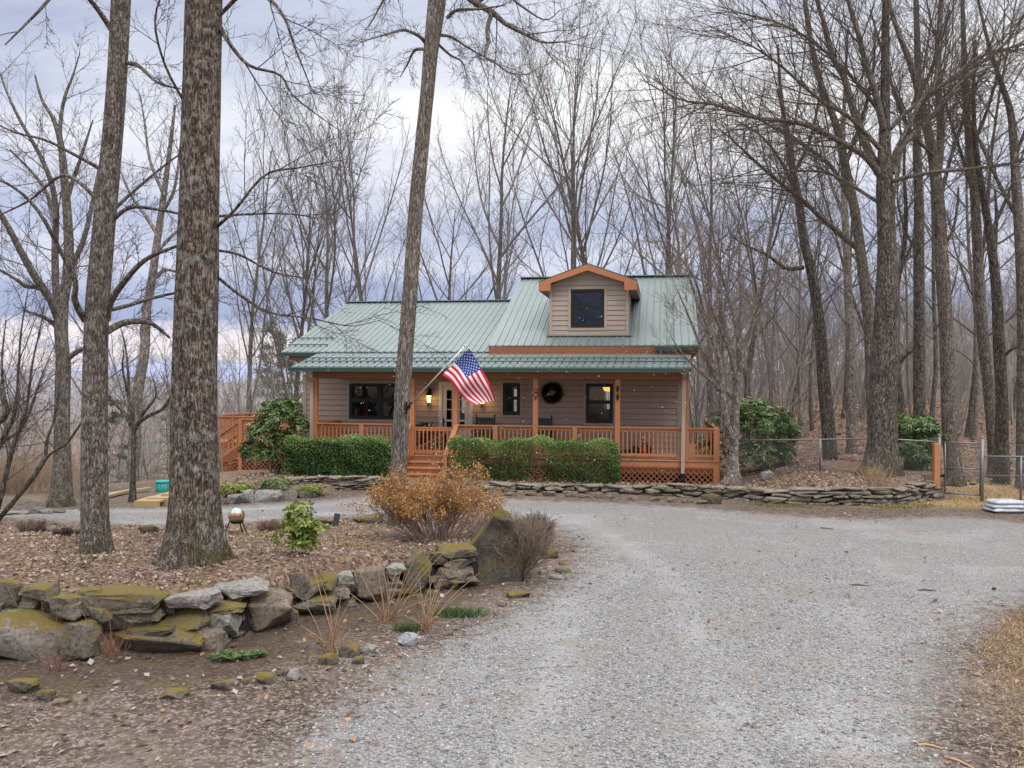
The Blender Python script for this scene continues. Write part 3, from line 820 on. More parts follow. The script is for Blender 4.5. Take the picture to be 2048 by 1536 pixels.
# gutters
def gutter(a0, a1, b, z, mat='gutter'):
    g = MB(); s_ = 0.12
    g.hexa([(a0, b - s_ * 0.75, z - s_), (a1, b - s_ * 0.75, z - s_), (a1, b, z - s_), (a0, b, z - s_), (a0, b - s_, z), (a1, b - s_, z), (a1, b, z), (a0, b, z)])
    g.bar((a0, b - s_ - 0.006, z - 0.012), (a1, b - s_ - 0.006, z - 0.012), 0.022, 0.026)
    return g.build('gutter', M[mat], house)
gutter(aG0, aG1, BP0 + 0.03, zP0 - 0.035)
gutter(aRL - 0.06, A(642, BE, 705), BE + 0.03, zE - 0.035)
gutter(A(1310, BE2, 690), aSR + 0.02, BE2 - 0.035, zE2 - 0.035)
# fascias
fz = zE2 - 0.045
mb = MB(); mb.box(aSL + 0.02, A(1310, BE2, 690) + 0.4, BE2 + 0.0, BE2 + 0.04, fz - 0.22, fz); mb.build('fascia', M['orange_shade'], house)
mb = MB(); mb.box(A(1310, BE2, 690) + 0.403, aSR - 0.02, BE2 + 0.004, BE2 + 0.04, fz - 0.22, fz - 0.0); mb.build('fascia', M['orange_shade'], house)
mb = MB(); mb.box(aSL + 0.02, aSR - 0.02, BE2 + 0.04, BW, fz - 0.23, fz - 0.20); mb.box(aSR - 0.06, aSR - 0.02, BE2 + 0.05, BR, fz - 0.2, fz - 0.02); mb.build('soffit', M['soffit'], house)
mb = MB(); mb.box(aRL + 0.25, A(655, BE, 705), BE + 0.034, BE + 0.075, zE - 0.29, zE - 0.04); mb.box(aRL + 0.25, aSL, BE + 0.08, BW, zE - 0.285, zE - 0.25)
mb.box(aRL + 0.25, aRL + 0.29, BE + 0.08, 2 * BR - BE, zE - 0.24, zE - 0.05); mb.build('fascia', M['orange_shade'], house)
# rake board on the left slope edge of the taller roof
mb = MB(); mb.bar((aSL + 0.02, BE2 + 0.02, zE2 - 0.10), (aSL + 0.02, BR, zR2 - 0.10), 0.04, 0.14); mb.build('rake_board', M['roof_dark'], house)
mb = MB(); mb.bar((aRL + 0.012, BE + 0.1, zE - 0.085), (aRL + 0.012, BR, zR - 0.085), 0.024, 0.10); mb.build('rake_board', M['roof_dark'], house)

# snow guards: bar over each rib with little feet
def guard(a0, a1, f, pz, py_n=None):
    b_ = MB(); b0, z0 = f
    b_.bar((a0, b0, z0 + 0.055), (a1, b0, z0 + 0.055), 0.018, 0.03)
    x = a0 + 0.05
    while x < a1: b_.box(x - 0.015, x + 0.015, b0 - 0.03, b0 + 0.03, z0 + 0.0, z0 + 0.045); x += 0.229
    return b_.build('snow_guard', M['roof_dark'], house)
ps = lambda b: zP0 + (zP1 - zP0) * (b - BP0) / (BP1 - BP0)
guard(A(597, 0.15, 728), aG1 - 0.1, (0.12, ps(0.12)), 0)
guard(A(612, 0.75, 722), aG1 - 0.12, (0.66, ps(0.66)), 0)
guard(A(575, 2.3, 697), A(655, 2.3, 697), (2.35, slope(2.35)), 0)
guard(A(589, 3.1, 685), A(670, 3.1, 685), (3.1, slope(3.1)), 0)

# ---- walls with clapboards and real openings
def clap(mbx, a0, a1, z0, z1, b, holes, exp=0.185, facing=-1):
    z = z0
    while z < z1 - 0.01:
        zt = min(z + exp, z1)
        segs = [(a0, a1)]
        cuts = sorted(set([z, z + 0.011, zt] + [q for h in holes for q in (h[2], h[3]) if z < q < zt]))
        for q in range(len(cuts) - 1):
            s0, s1 = cuts[q], cuts[q + 1]; mid_ = (s0 + s1) / 2
            segs = [(a0, a1)]
            for h in holes:
                if h[2] < mid_ < h[3]:
                    ns = []
                    for (p0, p1) in segs:
                        if h[1] <= p0 or h[0] >= p1: ns.append((p0, p1)); continue
                        if h[0] > p0: ns.append((p0, h[0]))
                        if h[1] < p1: ns.append((h[1], p1))
                    segs = ns
            o0 = 0.022 * (1 - (s0 - z) / exp); o1 = 0.022 * (1 - (s1 - z) / exp); mbx.m = 0
            if s1 < z + 0.0115: o0 = o1 = -0.006; mbx.m = 1
            for p0, p1 in segs:
                mbx.quad((p0, b + facing * o0, s0), (p1, b + facing * o0, s0), (p1, b + facing * o1, s1), (p0, b + facing * o1, s1))
                if q == 1: mbx.quad((p0, b, s0), (p1, b, s0), (p1, b + facing * o0, s0), (p0, b + facing * o0, s0))
                mbx.quad((p0, b + 0.10, s0), (p0, b + 0.10, s1), (p1, b + 0.10, s1), (p1, b + 0.10, s0))
        z = zt

zS = ZF - 0.02; zTop = ZF + 2.62
def wz(py, px): return ZZ(py, A(px, BW), BW)
WINS = [  # a0,a1,z0,z1, kind
    (A(699, BW, 800), A(822, BW, 800), wz(838.5, 760), ZF + 2.22, 'pair'),
    (A(1006, BW, 800), A(1040, BW, 800), wz(830, 1023), ZF + 2.26, 'double'),
    (A(1172, BW, 800), A(1226, BW, 800), wz(846, 1200), ZF + 2.26, 'double')]
DOOR = (A(878, BW), A(945, BW), ZF + 0.0, wz(763.5, 905))
holes = [h[:4] for h in WINS] + [DOOR]
mb = MB(); clap(mb, aWL, aWR, zS, zTop + 0.9, BW, holes); mb.build('front_wall', [M['siding'], M['gap']], house)
for a_, s_ in ((aWL, -1), (aWR, 1)):
    mb = MB(); z = zS
    while z < zE - 0.05:
        mb.quad((a_ + s_ * 0.02, BW, z), (a_ + s_ * 0.02, BB, z), (a_, BB, z + 0.185), (a_, BW, z + 0.185)); z += 0.185
    mb.quad((a_, BW, zE - 0.1), (a_, BB, zE - 0.1), (a_, BR, (zR if s_ < 0 else zR2) - 0.05))
    mb.quad((a_ - s_ * 0.12, BW, zS), (a_ - s_ * 0.12, BW, zE), (a_ - s_ * 0.12, BB, zE), (a_ - s_ * 0.12, BB, zS))
    mb.build('side_wall', M['siding'], house)
mb = MB(); bh = [(A(735, BB), A(800, BB), ZF + 0.9, ZF + 2.1), (A(1185, BB), A(1215, BB), ZF + 1.0, ZF + 2.0)]
bh = [(-10.9, -10.3, ZF + .85, ZF + 2.0), (-10.15, -9.55, ZF + .85, ZF + 2.0), (-8.4, -7.7, ZF + .9, ZF + 2.0), (-4.2, -3.6, ZF + 1.1, ZF + 1.9)]
clap(mb, aWL, aWR, zS, zTop + 0.9, BB, bh, 0.37, 1); mb.build('rear_wall', [M['interior'], M['interior']], house)
mb = MB(); mb.box(aWL + 0.15, aWR - 0.15, BW + 0.12, BB, zS - 0.05, zS); mb.build('floor', M['interior_floor'], house)
mb = MB(); mb.box(aWL + 0.15, aWR - 0.15, BW + 0.12, BB, zTop, zTop + 0.05); mb.build('ceiling', M['interior'], house)
mb = MB(); mb.box(-5.4, -5.3, BW + 0.12, BB, zS, zTop); mb.build('partition', M['interior'], house)
# trim: corner boards
mb = MB(); mb.box(aWL - 0.03, aWL + 0.10, BW - 0.035, BW + 0.1, zS, zE - 0.05); mb.build('corner_board', M['trim'], house)
mb = MB(); mb.box(aWR - 0.12, aWR + 0.03, BW - 0.035, BW + 0.1, zS, zTop); mb.build('corner_board', M['trim'], house)

def window(a0, a1, z0, z1, b, kind, nm='window'):
    f = MB(); t = 0.075; y0, y1 = b - 0.045, b + 0.05
    f.box(a0, a0 + t, y0, y1, z0, z1); f.box(a1 - t, a1, y0, y1, z0, z1)
    f.box(a0 + t, a1 - t, y0, y1, z0, z0 + t * 1.2); f.box(a0 + t, a1 - t, y0, y1, z1 - t, z1)
    zm = z0 + (z1 - z0) * 0.53
    cols = [(a0 + t, a1 - t)]
    if kind == 'pair':
        mid_ = (a0 + a1) / 2; f.box(mid_ - 0.07, mid_ + 0.07, y0 + 0.004, y1, z0 + t * 1.2, z1 - t); cols = [(a0 + t, mid_ - 0.07), (mid_ + 0.07, a1 - t)]
    for c0, c1 in cols:
        f.box(c0, c1, y0 + 0.012, y1, zm - 0.028, zm + 0.028)
        for q0, q1, o in ((z0 + t * 1.2, zm - 0.028, 0.012), (zm + 0.028, z1 - t, 0.024)):
            s_ = 0.03
            f.box(c0, c0 + s_, y0 + o, y1, q0, q1); f.box(c1 - s_, c1, y0 + o, y1, q0, q1)
            f.box(c0 + s_, c1 - s_, y0 + o, y1, q0, q0 + s_); f.box(c0 + s_, c1 - s_, y0 + o, y1, q1 - s_, q1)
    fo = f.build(nm, M['black'], house)
    for c0, c1 in cols:
        for q0, q1 in ((z0 + t, zm), (zm, z1 - t)):
            g = MB(); g.quad((c0, b + 0.012, q0), (c1, b + 0.012, q0), (c1, b + 0.012, q1), (c0, b + 0.012, q1)); g.build('pane', M['glass'], fo)
    c = MB(); w_ = 0.095; e = 0.003; y0, y1 = b - 0.032, b + 0.02
    c.box(a0 - w_, a0 - e, y0, y1, z0 - w_, z1 + w_); c.box(a1 + e, a1 + w_, y0, y1, z0 - w_, z1 + w_)
    c.box(a0 - e, a1 + e, y0, y1, z0 - w_, z0 - e); c.box(a0 - e, a1 + e, y0, y1, z1 + e, z1 + w_)
    c.build('casing', M['trim'], fo)
    return fo
for h in WINS: window(*h[:4], BW, h[4])
# small white tag stuck inside the left window
x_ = A(721, BW, 772); mb = MB(); mb.box(x_ - 0.04, x_ + 0.03, BW - 0.002, BW + 0.002, wz(777, 721), wz(767.5, 721)); mb.build('thermometer', M['white'], house)

# ---- white door with a glazed storm door
a0, a1, z0, z1 = DOOR
mb = MB(); y0, y1 = BW - 0.05, BW + 0.06
mb.box(a0, a0 + 0.11, y0, y1, z0, z1); mb.box(a1 - 0.11, a1, y0, y1, z0, z1); mb.box(a0 + 0.11, a1 - 0.11, y0, y1, z1 - 0.15, z1)
dr = mb.build('door', M['white'], house); tag(dr, 'white glazed front door with small square panes')
d0, d1, dz = a0 + 0.113, a1 - 0.113, z1 - 0.153
mb = MB(); y0, y1 = BW - 0.02, BW + 0.03; mid_ = (d0 + d1) / 2
zc = z0 + 0.95
mb.box(d0, d0 + 0.15, y0, y1, z0 + .02, dz); mb.box(d1 - 0.15, d1, y0, y1, z0 + .02, dz); mb.box(d0 + .15, d1 - .15, y0, y1, dz - 0.13, dz); mb.box(d0 + .15, d1 - .15, y0, y1, z0 + .02, z0 + 0.72)
mb.box(d0 + 0.15, d1 - 0.15, y0 + .004, y1, zc, zc + 0.07)
for k in (1, 2):
    xx = d0 + 0.11 + (d1 - d0 - 0.22) * k / 3; mb.box(xx - 0.016, xx + 0.016, y0 + 0.008, y1 - 0.004, z0 + 0.72, dz - 0.13)
for k in (1, 2): zz_ = zc + 0.07 + (dz - 0.11 - zc - 0.07) * k / 3; mb.box(d0 + .11, d1 - .11, y0 + 0.011, y1 - 0.006, zz_ - 0.016, zz_ + 0.016)
mb.build('door_leaf', M['white'], dr)
mb = MB(); mb.quad((d0 + .1, BW + .01, z0 + .6), (d1 - .1, BW + .01, z0 + .6), (d1 - .1, BW + .01, dz - .1), (d0 + .1, BW + .01, dz - .1)); mb.build('pane', M['glass'], dr)
mb = MB(); mb.box(d0 + 0.03, d0 + 0.075, BW - 0.03, BW - 0.018, zc - 0.16, zc + 0.12); mb.tube([(d0 + 0.05, BW - 0.03, zc), (d0 + 0.05, BW - 0.08, zc), (d0 + 0.16, BW - 0.08, zc)], 0.012, 6); mb.build('handle', M['blackmetal'], dr)

# ---- wall lanterns beside the door
def lantern(px, py):
    a_ = A(px, BW, py); zc_ = ZZ(py, a_, BW); b_ = BW - 0.17
    m_ = MB(); m_.box(a_ - 0.05, a_ + 0.05, BW - 0.045, BW - 0.005, zc_ + 0.02, zc_ + 0.36)
    m_.tube([(a_, BW - 0.04, zc_ + 0.33), (a_, b_ - 0.01, zc_ + 0.40), (a_, b_, zc_ + 0.26)], 0.014, 6)
    m_.lathe((a_, b_, zc_), [(0.0, 0.30), (0.02, 0.29), (0.035, 0.24), (0.10, 0.14), (0.115, 0.125), (0.10, 0.12)], 8)
    m_.lathe((a_, b_, zc_), [(0.0, -0.24), (0.015, -0.23), (0.02, -0.18), (0.07, -0.14), (0.075, -0.12), (0.05, -0.12)], 8)
    for j in range(6):
        an = j * PI / 3; m_.bar((a_ + .094 * math.cos(an), b_ + .094 * math.sin(an), zc_ + .125), (a_ + .066 * math.cos(an), b_ + .066 * math.sin(an), zc_ - .13), 0.012, 0.012)
    lo = m_.build('wall_lantern', M['blackmetal'], house)
    g = MB(); g.lathe((a_, b_, zc_), [(0.0, -0.125), (0.058, -0.125), (0.085, 0.12), (0.0, 0.12)], 12); g.build('lamp_glass', M['lamp'], lo, True)
    pl = bpy.data.lights.new('lantern_light', 'POINT'); pl.energy = 7; pl.color = (1, 0.6, 0.22); pl.shadow_soft_size = 0.08
    po = bpy.data.objects.new('lantern_light', pl); COL.objects.link(po); po.parent = lo; po.location = (a_, b_ - 0.13, zc_ - 0.02)
lantern(860, 798); lantern(966, 800)

# ---- porch frame
zBeamB = ZZ(757.5, A(1000, 0.08), 0.08); zBeamT = zP0 - 0.02
mb = MB(); mb.box(aPL - 0.08, aPR + 0.08, 0.0, 0.14, zBeamB, zBeamT + 0.02); mb.build('porch_beam', M['orange_shade'], house)
mb = MB(); mb.box(aPL - 0.06, aPL + 0.08, 0.143, BW, zBeamB, zBeamT); mb.build('porch_beam', M['orange_shade'], house)
mb = MB(); mb.box(aPR - 0.08, aPR + 0.06, 0.143, BW, zBeamB, zBeamT); mb.build('porch_beam', M['orange_shade'], house)
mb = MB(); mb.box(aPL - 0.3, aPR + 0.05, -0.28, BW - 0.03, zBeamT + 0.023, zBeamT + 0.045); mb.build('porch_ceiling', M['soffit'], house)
postpx = [631, 825, 911, 1071, 1235, 1372]
posts = [A(p, 0.08) for p in postpx]
for i, a_ in enumerate(posts):
    mb = MB(); mb.box(a_ - 0.075, a_ + 0.075, 0.005, 0.155, ZF, zBeamB - 0.003); o = mb.build('porch_post', M['orange'], house, bevel=0.006)
# cast scroll ornaments on two of the posts
def ornament(px, two):
    a_ = A(px, 0); zc_ = ZZ(786, a_, 0); b_ = 0.0
    m_ = MB()
    def ring(cz, r, th=0.012, n=18, ax=1.0):
        pts = [(a_ + ax * r * math.cos(k * 2 * PI / n), b_ - 0.004, cz + r * math.sin(k * 2 * PI / n)) for k in range(n + 1)]
        m_.tube(pts, th, 5)
    if two: 
        for q in (-0.12, 0.12): m_.box(a_ - 0.03, a_ + 0.03, b_ - 0.012, b_ + 0.002, zc_ + q - 0.1, zc_ + q + 0.1); ring(zc_ + q, 0.04)
    else: ring(zc_ + 0.08, 0.055); ring(zc_ - 0.05, 0.065); m_.ball((a_, b_ - 0.01, zc_ - 0.17), 0.03, 8)
    m_.build('scroll_ornament', M['blackmetal'], house)
ornament(1071, False); ornament(1235, True)

# ---- deck
aDL = A(478, 2.2); aStep = A(436, 4.2)
mb = MB()
x = aPL - 0.12
while x < aDR:
    mb.box(x, min(x + 0.138, aDR), -0.03, BW - 0.02, ZF - 0.03, ZF); x += 0.143
mb.build('deck_floor', M['deck'], house)
mb = MB(); mb.box(aPL - 0.12, aDR, 0.0, 0.03, ZF - 0.22, ZF - 0.033); mb.box(aDR - 0.03, aDR, 0.033, BW + 5, ZF - 0.22, ZF - 0.033); mb.build('rim_board', M['orange'], house)
mb = MB(); mb.box(A(1375, 0.1), aDR, BW, BW + 5, ZF - 0.03, ZF); mb.build('deck_floor', M['deck'], house)
mb = MB(); x = aDL
while x < aWL - 0.02: mb.box(x, x + 0.138, 2.18, 8.2, ZF - 0.03, ZF); x += 0.143
mb.build('deck_floor', M['deck'], house)
mb = MB(); mb.box(aDL, aPL - 0.12, 2.2, 2.23, ZF - 0.22, ZF - 0.033); mb.box(aDL, aDL + 0.03, 2.235, 8.2, ZF - 0.22, ZF - 0.033); mb.build('rim_board', M['orange'], house)

def lattice(p0, p1, z0, z1, name='lattice'):
    """diagonal lattice panel from p0 to p1 (house-local 2D), clipped to z0..z1"""
    p0 = Vector((p0[0], p0[1], 0)); p1 = Vector((p1[0], p1[1], 0)); L = (p1 - p0).length; d = (p1 - p0) / L; n = Vector((d.y, -d.x, 0)); H = z1 - z0
    m_ = MB(); sp = 0.165; w_ = 0.034
    for s_, off in ((1, 0.0), (-1, 0.012)):
        k = -H if s_ > 0 else 0.0
        u = k
        end = L if s_ > 0 else L + H
        while u < end:
            # line: s = u + s_*t, z = z0 + t, t in 0..H
            t0, t1 = 0.0, H
            if s_ > 0: t0 = max(t0, -u); t1 = min(t1, L - u)
            else: t0 = max(t0, u - L); t1 = min(t1, u)
            if t1 - t0 > 0.03:
                a_ = p0 + d * (u + s_ * t0) + n * off; b_ = p0 + d * (u + s_ * t1) + n * off
                m_.bar((a_.x, a_.y, z0 + t0), (b_.x, b_.y, z0 + t1), 0.01, w_, up=(n.x * 0 + d.x * -s_, d.y * -s_, 1))
            u += sp
    m_.bar((p0.x + n.x * .006, p0.y + n.y * .006, z0 + 0.02), (p1.x + n.x * .006, p1.y + n.y * .006, z0 + 0.02), 0.034, 0.05)
    m_.bar((p0.x + n.x * .006, p0.y + n.y * .006, z1 - 0.02), (p1.x + n.x * .006, p1.y + n.y * .006, z1 - 0.02), 0.034, 0.05)
    return m_.build(name, M['orange_shade'], house)
zL = 0.0
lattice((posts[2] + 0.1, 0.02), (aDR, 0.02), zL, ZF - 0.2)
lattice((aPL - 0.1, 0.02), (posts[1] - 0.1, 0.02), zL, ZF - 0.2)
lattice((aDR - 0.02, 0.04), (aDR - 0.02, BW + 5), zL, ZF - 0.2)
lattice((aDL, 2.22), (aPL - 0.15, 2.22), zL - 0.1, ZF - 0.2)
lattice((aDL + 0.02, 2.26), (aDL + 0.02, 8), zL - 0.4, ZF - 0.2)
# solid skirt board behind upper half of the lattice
mb = MB(); mb.box(posts[2] + 0.1, aDR - 0.05, 0.05, 0.07, zL + 0.36, ZF - 0.22); mb.build('skirt_board', M['orange_shade'], house)
mb = MB(); mb.box(aPL, aDR - 0.1, 0.5, 0.55, -0.3, ZF - 0.1); mb.build('underdeck_shade', M['dark'], house)  # near-black sheets stand in for the shade under the decks
mb = MB(); mb.box(aDL + 0.1, aPL, 4.6, 4.65, -0.8, ZF - 0.1); mb.build('underdeck_shade', M['dark'], house)

zCap = ZZ(854.5, A(1300, 0.08), 0.08) 
def railing(p0, p1, name='railing', zc=None, zb=None, cap=True, w_=0.14):
    """cap, top rail, bottom rail and balusters between two house-local points"""
    z = zc if zc is not None else zCap; z0 = zb if zb is not None else ZF
    p0 = Vector((p0[0], p0[1], 0)); p1 = Vector((p1[0], p1[1], 0)); d = p1 - p0; L = d.length; d /= L
    m_ = MB()
    if cap: m_.bar((p0.x, p0.y, z - 0.02), (p1.x, p1.y, z - 0.02), w_, 0.038)
    m_.bar((p0.x, p0.y, z - 0.085), (p1.x, p1.y, z - 0.085), 0.04, 0.092)
    m_.bar((p0.x, p0.y, z0 + 0.135), (p1.x, p1.y, z0 + 0.135), 0.04, 0.085)
    n_ = max(1, int(L / 0.129)); off = (L - (n_ - 1) * 0.129) / 2
    for k in range(n_):
        q = p0 + d * (off + k * 0.129); m_.box(q.x - 0.018, q.x + 0.018, q.y - 0.016, q.y + 0.020, z0 + 0.178, z - 0.131)
    return m_.build(name, M['orange'], house)
def newel(a_, b_, zt=None, zb=None, w_=0.09):
    m_ = MB(); m_.box(a_ - w_ / 2, a_ + w_ / 2, b_ - w_ / 2, b_ + w_ / 2, (zb if zb is not None else ZF - 0.2), (zt if zt is not None else zCap - 0.042)); return m_.build('rail_post', M['orange'], house)
rb = 0.08
mid1 = A(724, rb); railing((posts[0] + .08, rb), (mid1 - .07, rb)); railing((mid1 + .07, rb), (posts[1] - .08, rb))
mid2 = A(991, rb); railing((posts[2] + .08, rb), (mid2 - .07, rb)); railing((mid2 + .07, rb), (posts[3] - .08, rb))
mid3 = A(1150, rb); railing((posts[3] + .08, rb), (mid3 - .07, rb)); railing((mid3 + .07, rb), (posts[4] - .08, rb))
railing((posts[4] + .08, rb), (aDR - 0.16, rb))
for q in (mid1, mid2, mid3): newel(q, rb, zCap + 0.0, ZF, 0.138)
newel(aDR - 0.09, rb, zCap - 0.002, ZF - 0.75, 0.17)
railing((aDR - 0.08, 0.2), (aDR - 0.08, BW + 5)); newel(aDR - 0.08, 1.9); newel(aDR - 0.08, 4.2)
newel(aWR + 0.1, 1.2, zCap + 0.0, ZF, 0.12)
# left side deck
railing((posts[0], 0.18), (posts[0], 2.2)); newel(posts[0] + 0.02, 2.15, zCap - 0.042, ZF, 0.12)
railing((aDL + 0.1, 2.24), (posts[0] - 0.08, 2.24)); newel(aDL + 0.05, 2.24, zCap + 0.0, -0.1, 0.13)
aFL = A(402, 4.25)
mb = MB(); mb.box(aFL, aDL - 0.002, 4.2, 8.2, ZF - 0.03, ZF); mb.build('deck_floor', M['deck'], house)
mb = MB(); mb.box(aFL, aDL - 0.002, 4.2, 4.23, ZF - 0.22, ZF - 0.033); mb.build('rim_board', M['orange_shade'], house)
railing((aFL + 0.1, 4.25), (aDL - 0.04, 4.25)); newel(aDL + 0.02, 4.25, zCap + .0, -0.3, 0.12); newel(aFL + .04, 4.25, zCap, -.6, .12); newel((aFL + aDL) / 2, 4.25, zCap - .042)
railing((aFL + 0.05, 4.35), (aFL + 0.05, 8.1)); newel(aFL + 0.05, 8.15, zCap + .0, -0.6, 0.12)
railing((aFL + 0.1, 8.15), (aWL - 0.02, 8.15)); newel(A(470, 8.15), 8.15, zCap); newel(A(560, 8.15), 8.15, zCap)
lattice((aFL, 4.22), (aDL, 4.22), -0.7, ZF - 0.2)
# side stairs running down to the left
mb = MB(); n_ = 5; rise = (ZF + 0.15) / n_
for k in range(1, n_): mb.box(aDL - 0.28 * k, aDL - 0.28 * (k - 1) - 0.002, 2.34, 3.8, ZF - rise * k - 0.04, ZF - rise * k)
for bb in (2.27, 3.85): mb.bar((aDL, bb, ZF - 0.16), (aDL - 0.28 * n_, bb, ZF - 0.16 - rise * n_), 0.04, 0.28)
mb.build('side_steps', M['orange_shade'], house)
def sloped(p0, z0, p1, z1, name='stair_railing', hgt_=0.9, capw=0.14, n_=8, low=0.1):
    m_ = MB(); p0 = Vector((p0[0], p0[1], z0)); p1 = Vector((p1[0], p1[1], z1))
    m_.bar(p0, p1, capw, 0.036); q = Vector((0, 0, 0.075)); m_.bar(p0 - q, p1 - q, 0.04, 0.10)
    q = Vector((0, 0, hgt_ - low)); m_.bar(p0 - q, p1 - q, 0.04, 0.09)
    for k in range(n_):
        c = p0.lerp(p1, (k + 0.7) / (n_ + 0.4)); m_.box(c.x - 0.018, c.x + 0.018, c.y - 0.018, c.y + 0.018, c.z - hgt_ + low + 0.02, c.z - 0.1)
    return m_.build(name, M['orange'], house)
sloped((aDL, 2.26), zCap - 0.1, (aDL - 1.35, 2.26), zCap - 1.0); sloped((aDL, 3.88), zCap - 0.02, (aDL - 1.35, 3.88), zCap - 0.95)
lattice((aDL - 1.3, 2.2), (aDL - 0.02, 2.2), zL - 0.25, zL + 0.25)
# front steps between two sloping railings
sa0, sa1 = posts[1] + 0.02, posts[2] - 0.02
mb = MB(); n_ = 4; rise = (ZF - 0.12) / n_
for k in range(1, n_ + 1):
    zt = ZF - rise * k
    if k < n_:
        tr_ = MB(); tr_.box(sa0, sa1, -0.04 - 0.30 * k - 0.045, -0.04 - 0.30 * (k - 1) - 0.023, zt - 0.04, zt); tr_.build('step_tread', M['deck'], house)
    mb.box(sa0 + 0.01, sa1 - 0.01, -0.04 - 0.30 * (k - 1) - 0.02, -0.04 - 0.30 * (k - 1) - 0.001, zt + 0.001, zt + rise - 0.042)
mb.box(sa0 - 0.06, sa0 - 0.002, -1.2, -0.005, 0.05, ZF - 0.03); mb.box(sa1 + 0.002, sa1 + 0.06, -1.2, -0.005, 0.05, ZF - 0.03)
mb.build('front_steps', M['orange_shade'], house)
zn = ZZ(911, A(889, -1.35), -1.35)
for q, nm in ((sa0 - 0.08, 0), (sa1 + 0.08, 1)):
    sloped((q, -0.02), zCap + 0.0, (q, -1.4), zn, capw=0.15, n_=9, hgt_=0.85, low=0.02)
    m_ = MB(); m_.box(q - 0.05, q + 0.05, -1.42, -1.32, 0.0, zn - 0.02); m_.build('rail_post', M['orange'], house)
# little gate at the top of the steps
ga0, ga1 = posts[1] + 0.08, posts[2] - 0.10; gz = ZZ(854, A(868, 0.05), 0.05)
mb = MB(); gb = 0.06
mb.bar((ga0, gb, gz - 0.02), (ga1, gb, gz - 0.02), 0.06, 0.04); mb.bar((ga0, gb, gz - 0.085), (ga1, gb, gz - 0.085), 0.035, 0.085); mb.bar((ga0, gb, ZF + 0.12), (ga1, gb, ZF + 0.12), 0.035, 0.09)
x = ga0 + 0.03
while x < ga1: mb.box(x - 0.019, x + 0.019, gb - 0.045, gb - 0.019, ZF + 0.06, gz - 0.04); x += 0.129
mb.build('porch_gate', M['orange'], house)
mb = MB(); mb.bar((ga0 + .05, gb + .02, ZF + .2), (ga1 - .05, gb + .02, gz - .1), 0.02, 0.05); mb.build('gate_brace', M['orange_shade'], house)

# ---- downspouts
mb = MB(); a_ = A(624, -0.03); zt = zP0 - 0.14
mb.bar((A(609, -0.45, 745), -0.42, zt + 0.02), (A(609, -0.45, 745), -0.42, zt - 0.12), 0.09, 0.07, up=(0, 1, 0)); mb.bar((A(609, -0.42, 745), -0.42, zt - 0.08), (a_, -0.06, zt - 0.36), 0.085, 0.07); mb.bar((a_, -0.06, zt - 0.32), (a_, -0.06, 0.15), 0.10, 0.08, up=(0, 1, 0))
mb.build('downspout', M['trim'], house)
mb = MB(); a_ = A(1368, -0.05); mb.bar((a_, -0.36, zt + 0.02), (a_, -0.36, zt - 0.08), 0.10, 0.08, up=(0, 1, 0)); mb.bar((a_, -0.36, zt - 0.06), (a_, -0.06, zt - 0.22), 0.10, 0.08); mb.bar((a_ , -0.06, zt - 0.2), (a_ - 0.03, -0.06, 0.36), 0.105, 0.085, up=(0, 1, 0))
mb.build('downspout', M['trim'], house)
mb = MB(); mb.tube([(a_ - 0.03, -0.07, 0.38), (a_ - 0.04, -0.10, 0.22), (a_ - 0.14, -0.25, 0.17), (a_ - 0.22, -0.45, 0.15)], [0.075, 0.075, 0.07, 0.08], 8); mb.build('downspout_boot', M['blackmetal'], house)
mb = MB(); ax_ = A(1322, BE2, 700); mb.bar((ax_, BE2 - 0.08, fz - 0.05), (ax_, BE2 - 0.08, fz - 0.28), 0.07, 0.06, up=(0, 1, 0)); mb.build('downspout', M['gutter'], house)

# ---- dormer
BD = BW; aD0, aD1 = A(1100.5, BD, 640), A(1255.5, BD, 640); aDm = A(1174.5, BD, 540)
zd0 = slope2(BD) + 0.0; zdE = ZZ(579, aDm, BD); zApex = ZZ(541, aDm, BD)
BF = BD - 0.34
dw = (A(1142, BD, 620), A(1208.5, BD, 620), ZZ(655, aDm, BD), ZZ(578.5, aDm, BD))
zv = ZZ(566, aDm, BF)
mb = MB(); clap(mb, aD0, aD1, zd0, zv - 0.02, BD, [dw], 0.163)
# gable triangle boards
zt0 = zv - 0.02; z = zt0
def half(zq): return (aD1 - aD0) / 2 * max(0.0, 1 - (zq - zt0) / (zApex + 0.12 - zt0))
while z < zApex + 0.05:
    z2 = min(z + 0.163, zApex + 0.1); h0, h1 = half(z), half(z2); cm = (aD0 + aD1) / 2
    mb.m = 0; mb.quad((cm - h0, BD - 0.02, z), (cm + h0, BD - 0.02, z), (cm + h1, BD, z2), (cm - h1, BD, z2)); z = z2
bE = lambda zq: BE2 + (zq - zE2) / (zR2 - zE2) * (BR - BE2)
for a_, s_ in ((aD0, -1), (aD1, 1)):
    mb.m = 0; mb.quad((a_, BD, zd0), (a_, BD, zv + 0.02), (a_, bE(zv + .02), zv + 0.02))
dm = mb.build('dormer', [M['siding'], M['gap']], house)
mb = MB()
for a_ in (aD0, aD1): mb.box(a_ - 0.03, a_ + 0.065, BD - 0.04, BD + 0.06, zd0 - 0.02, zv + 0.02) if a_ == aD0 else mb.box(a_ - 0.065, a_ + 0.03, BD - 0.04, BD + 0.06, zd0 - 0.02, zv + 0.02)
mb.box(aD0 + .066, aD1 - .066, BD - 0.036, BD, zd0 - 0.01, zd0 + 0.10); mb.build('corner_board', M['trim'], dm)
mb = MB(); mb.box(aD0 - 0.12, aD1 + 0.16, BD - 0.16, BD - 0.04, zd0 - 0.03, zd0 + 0.015); mb.build('flashing', M['roof'], dm)
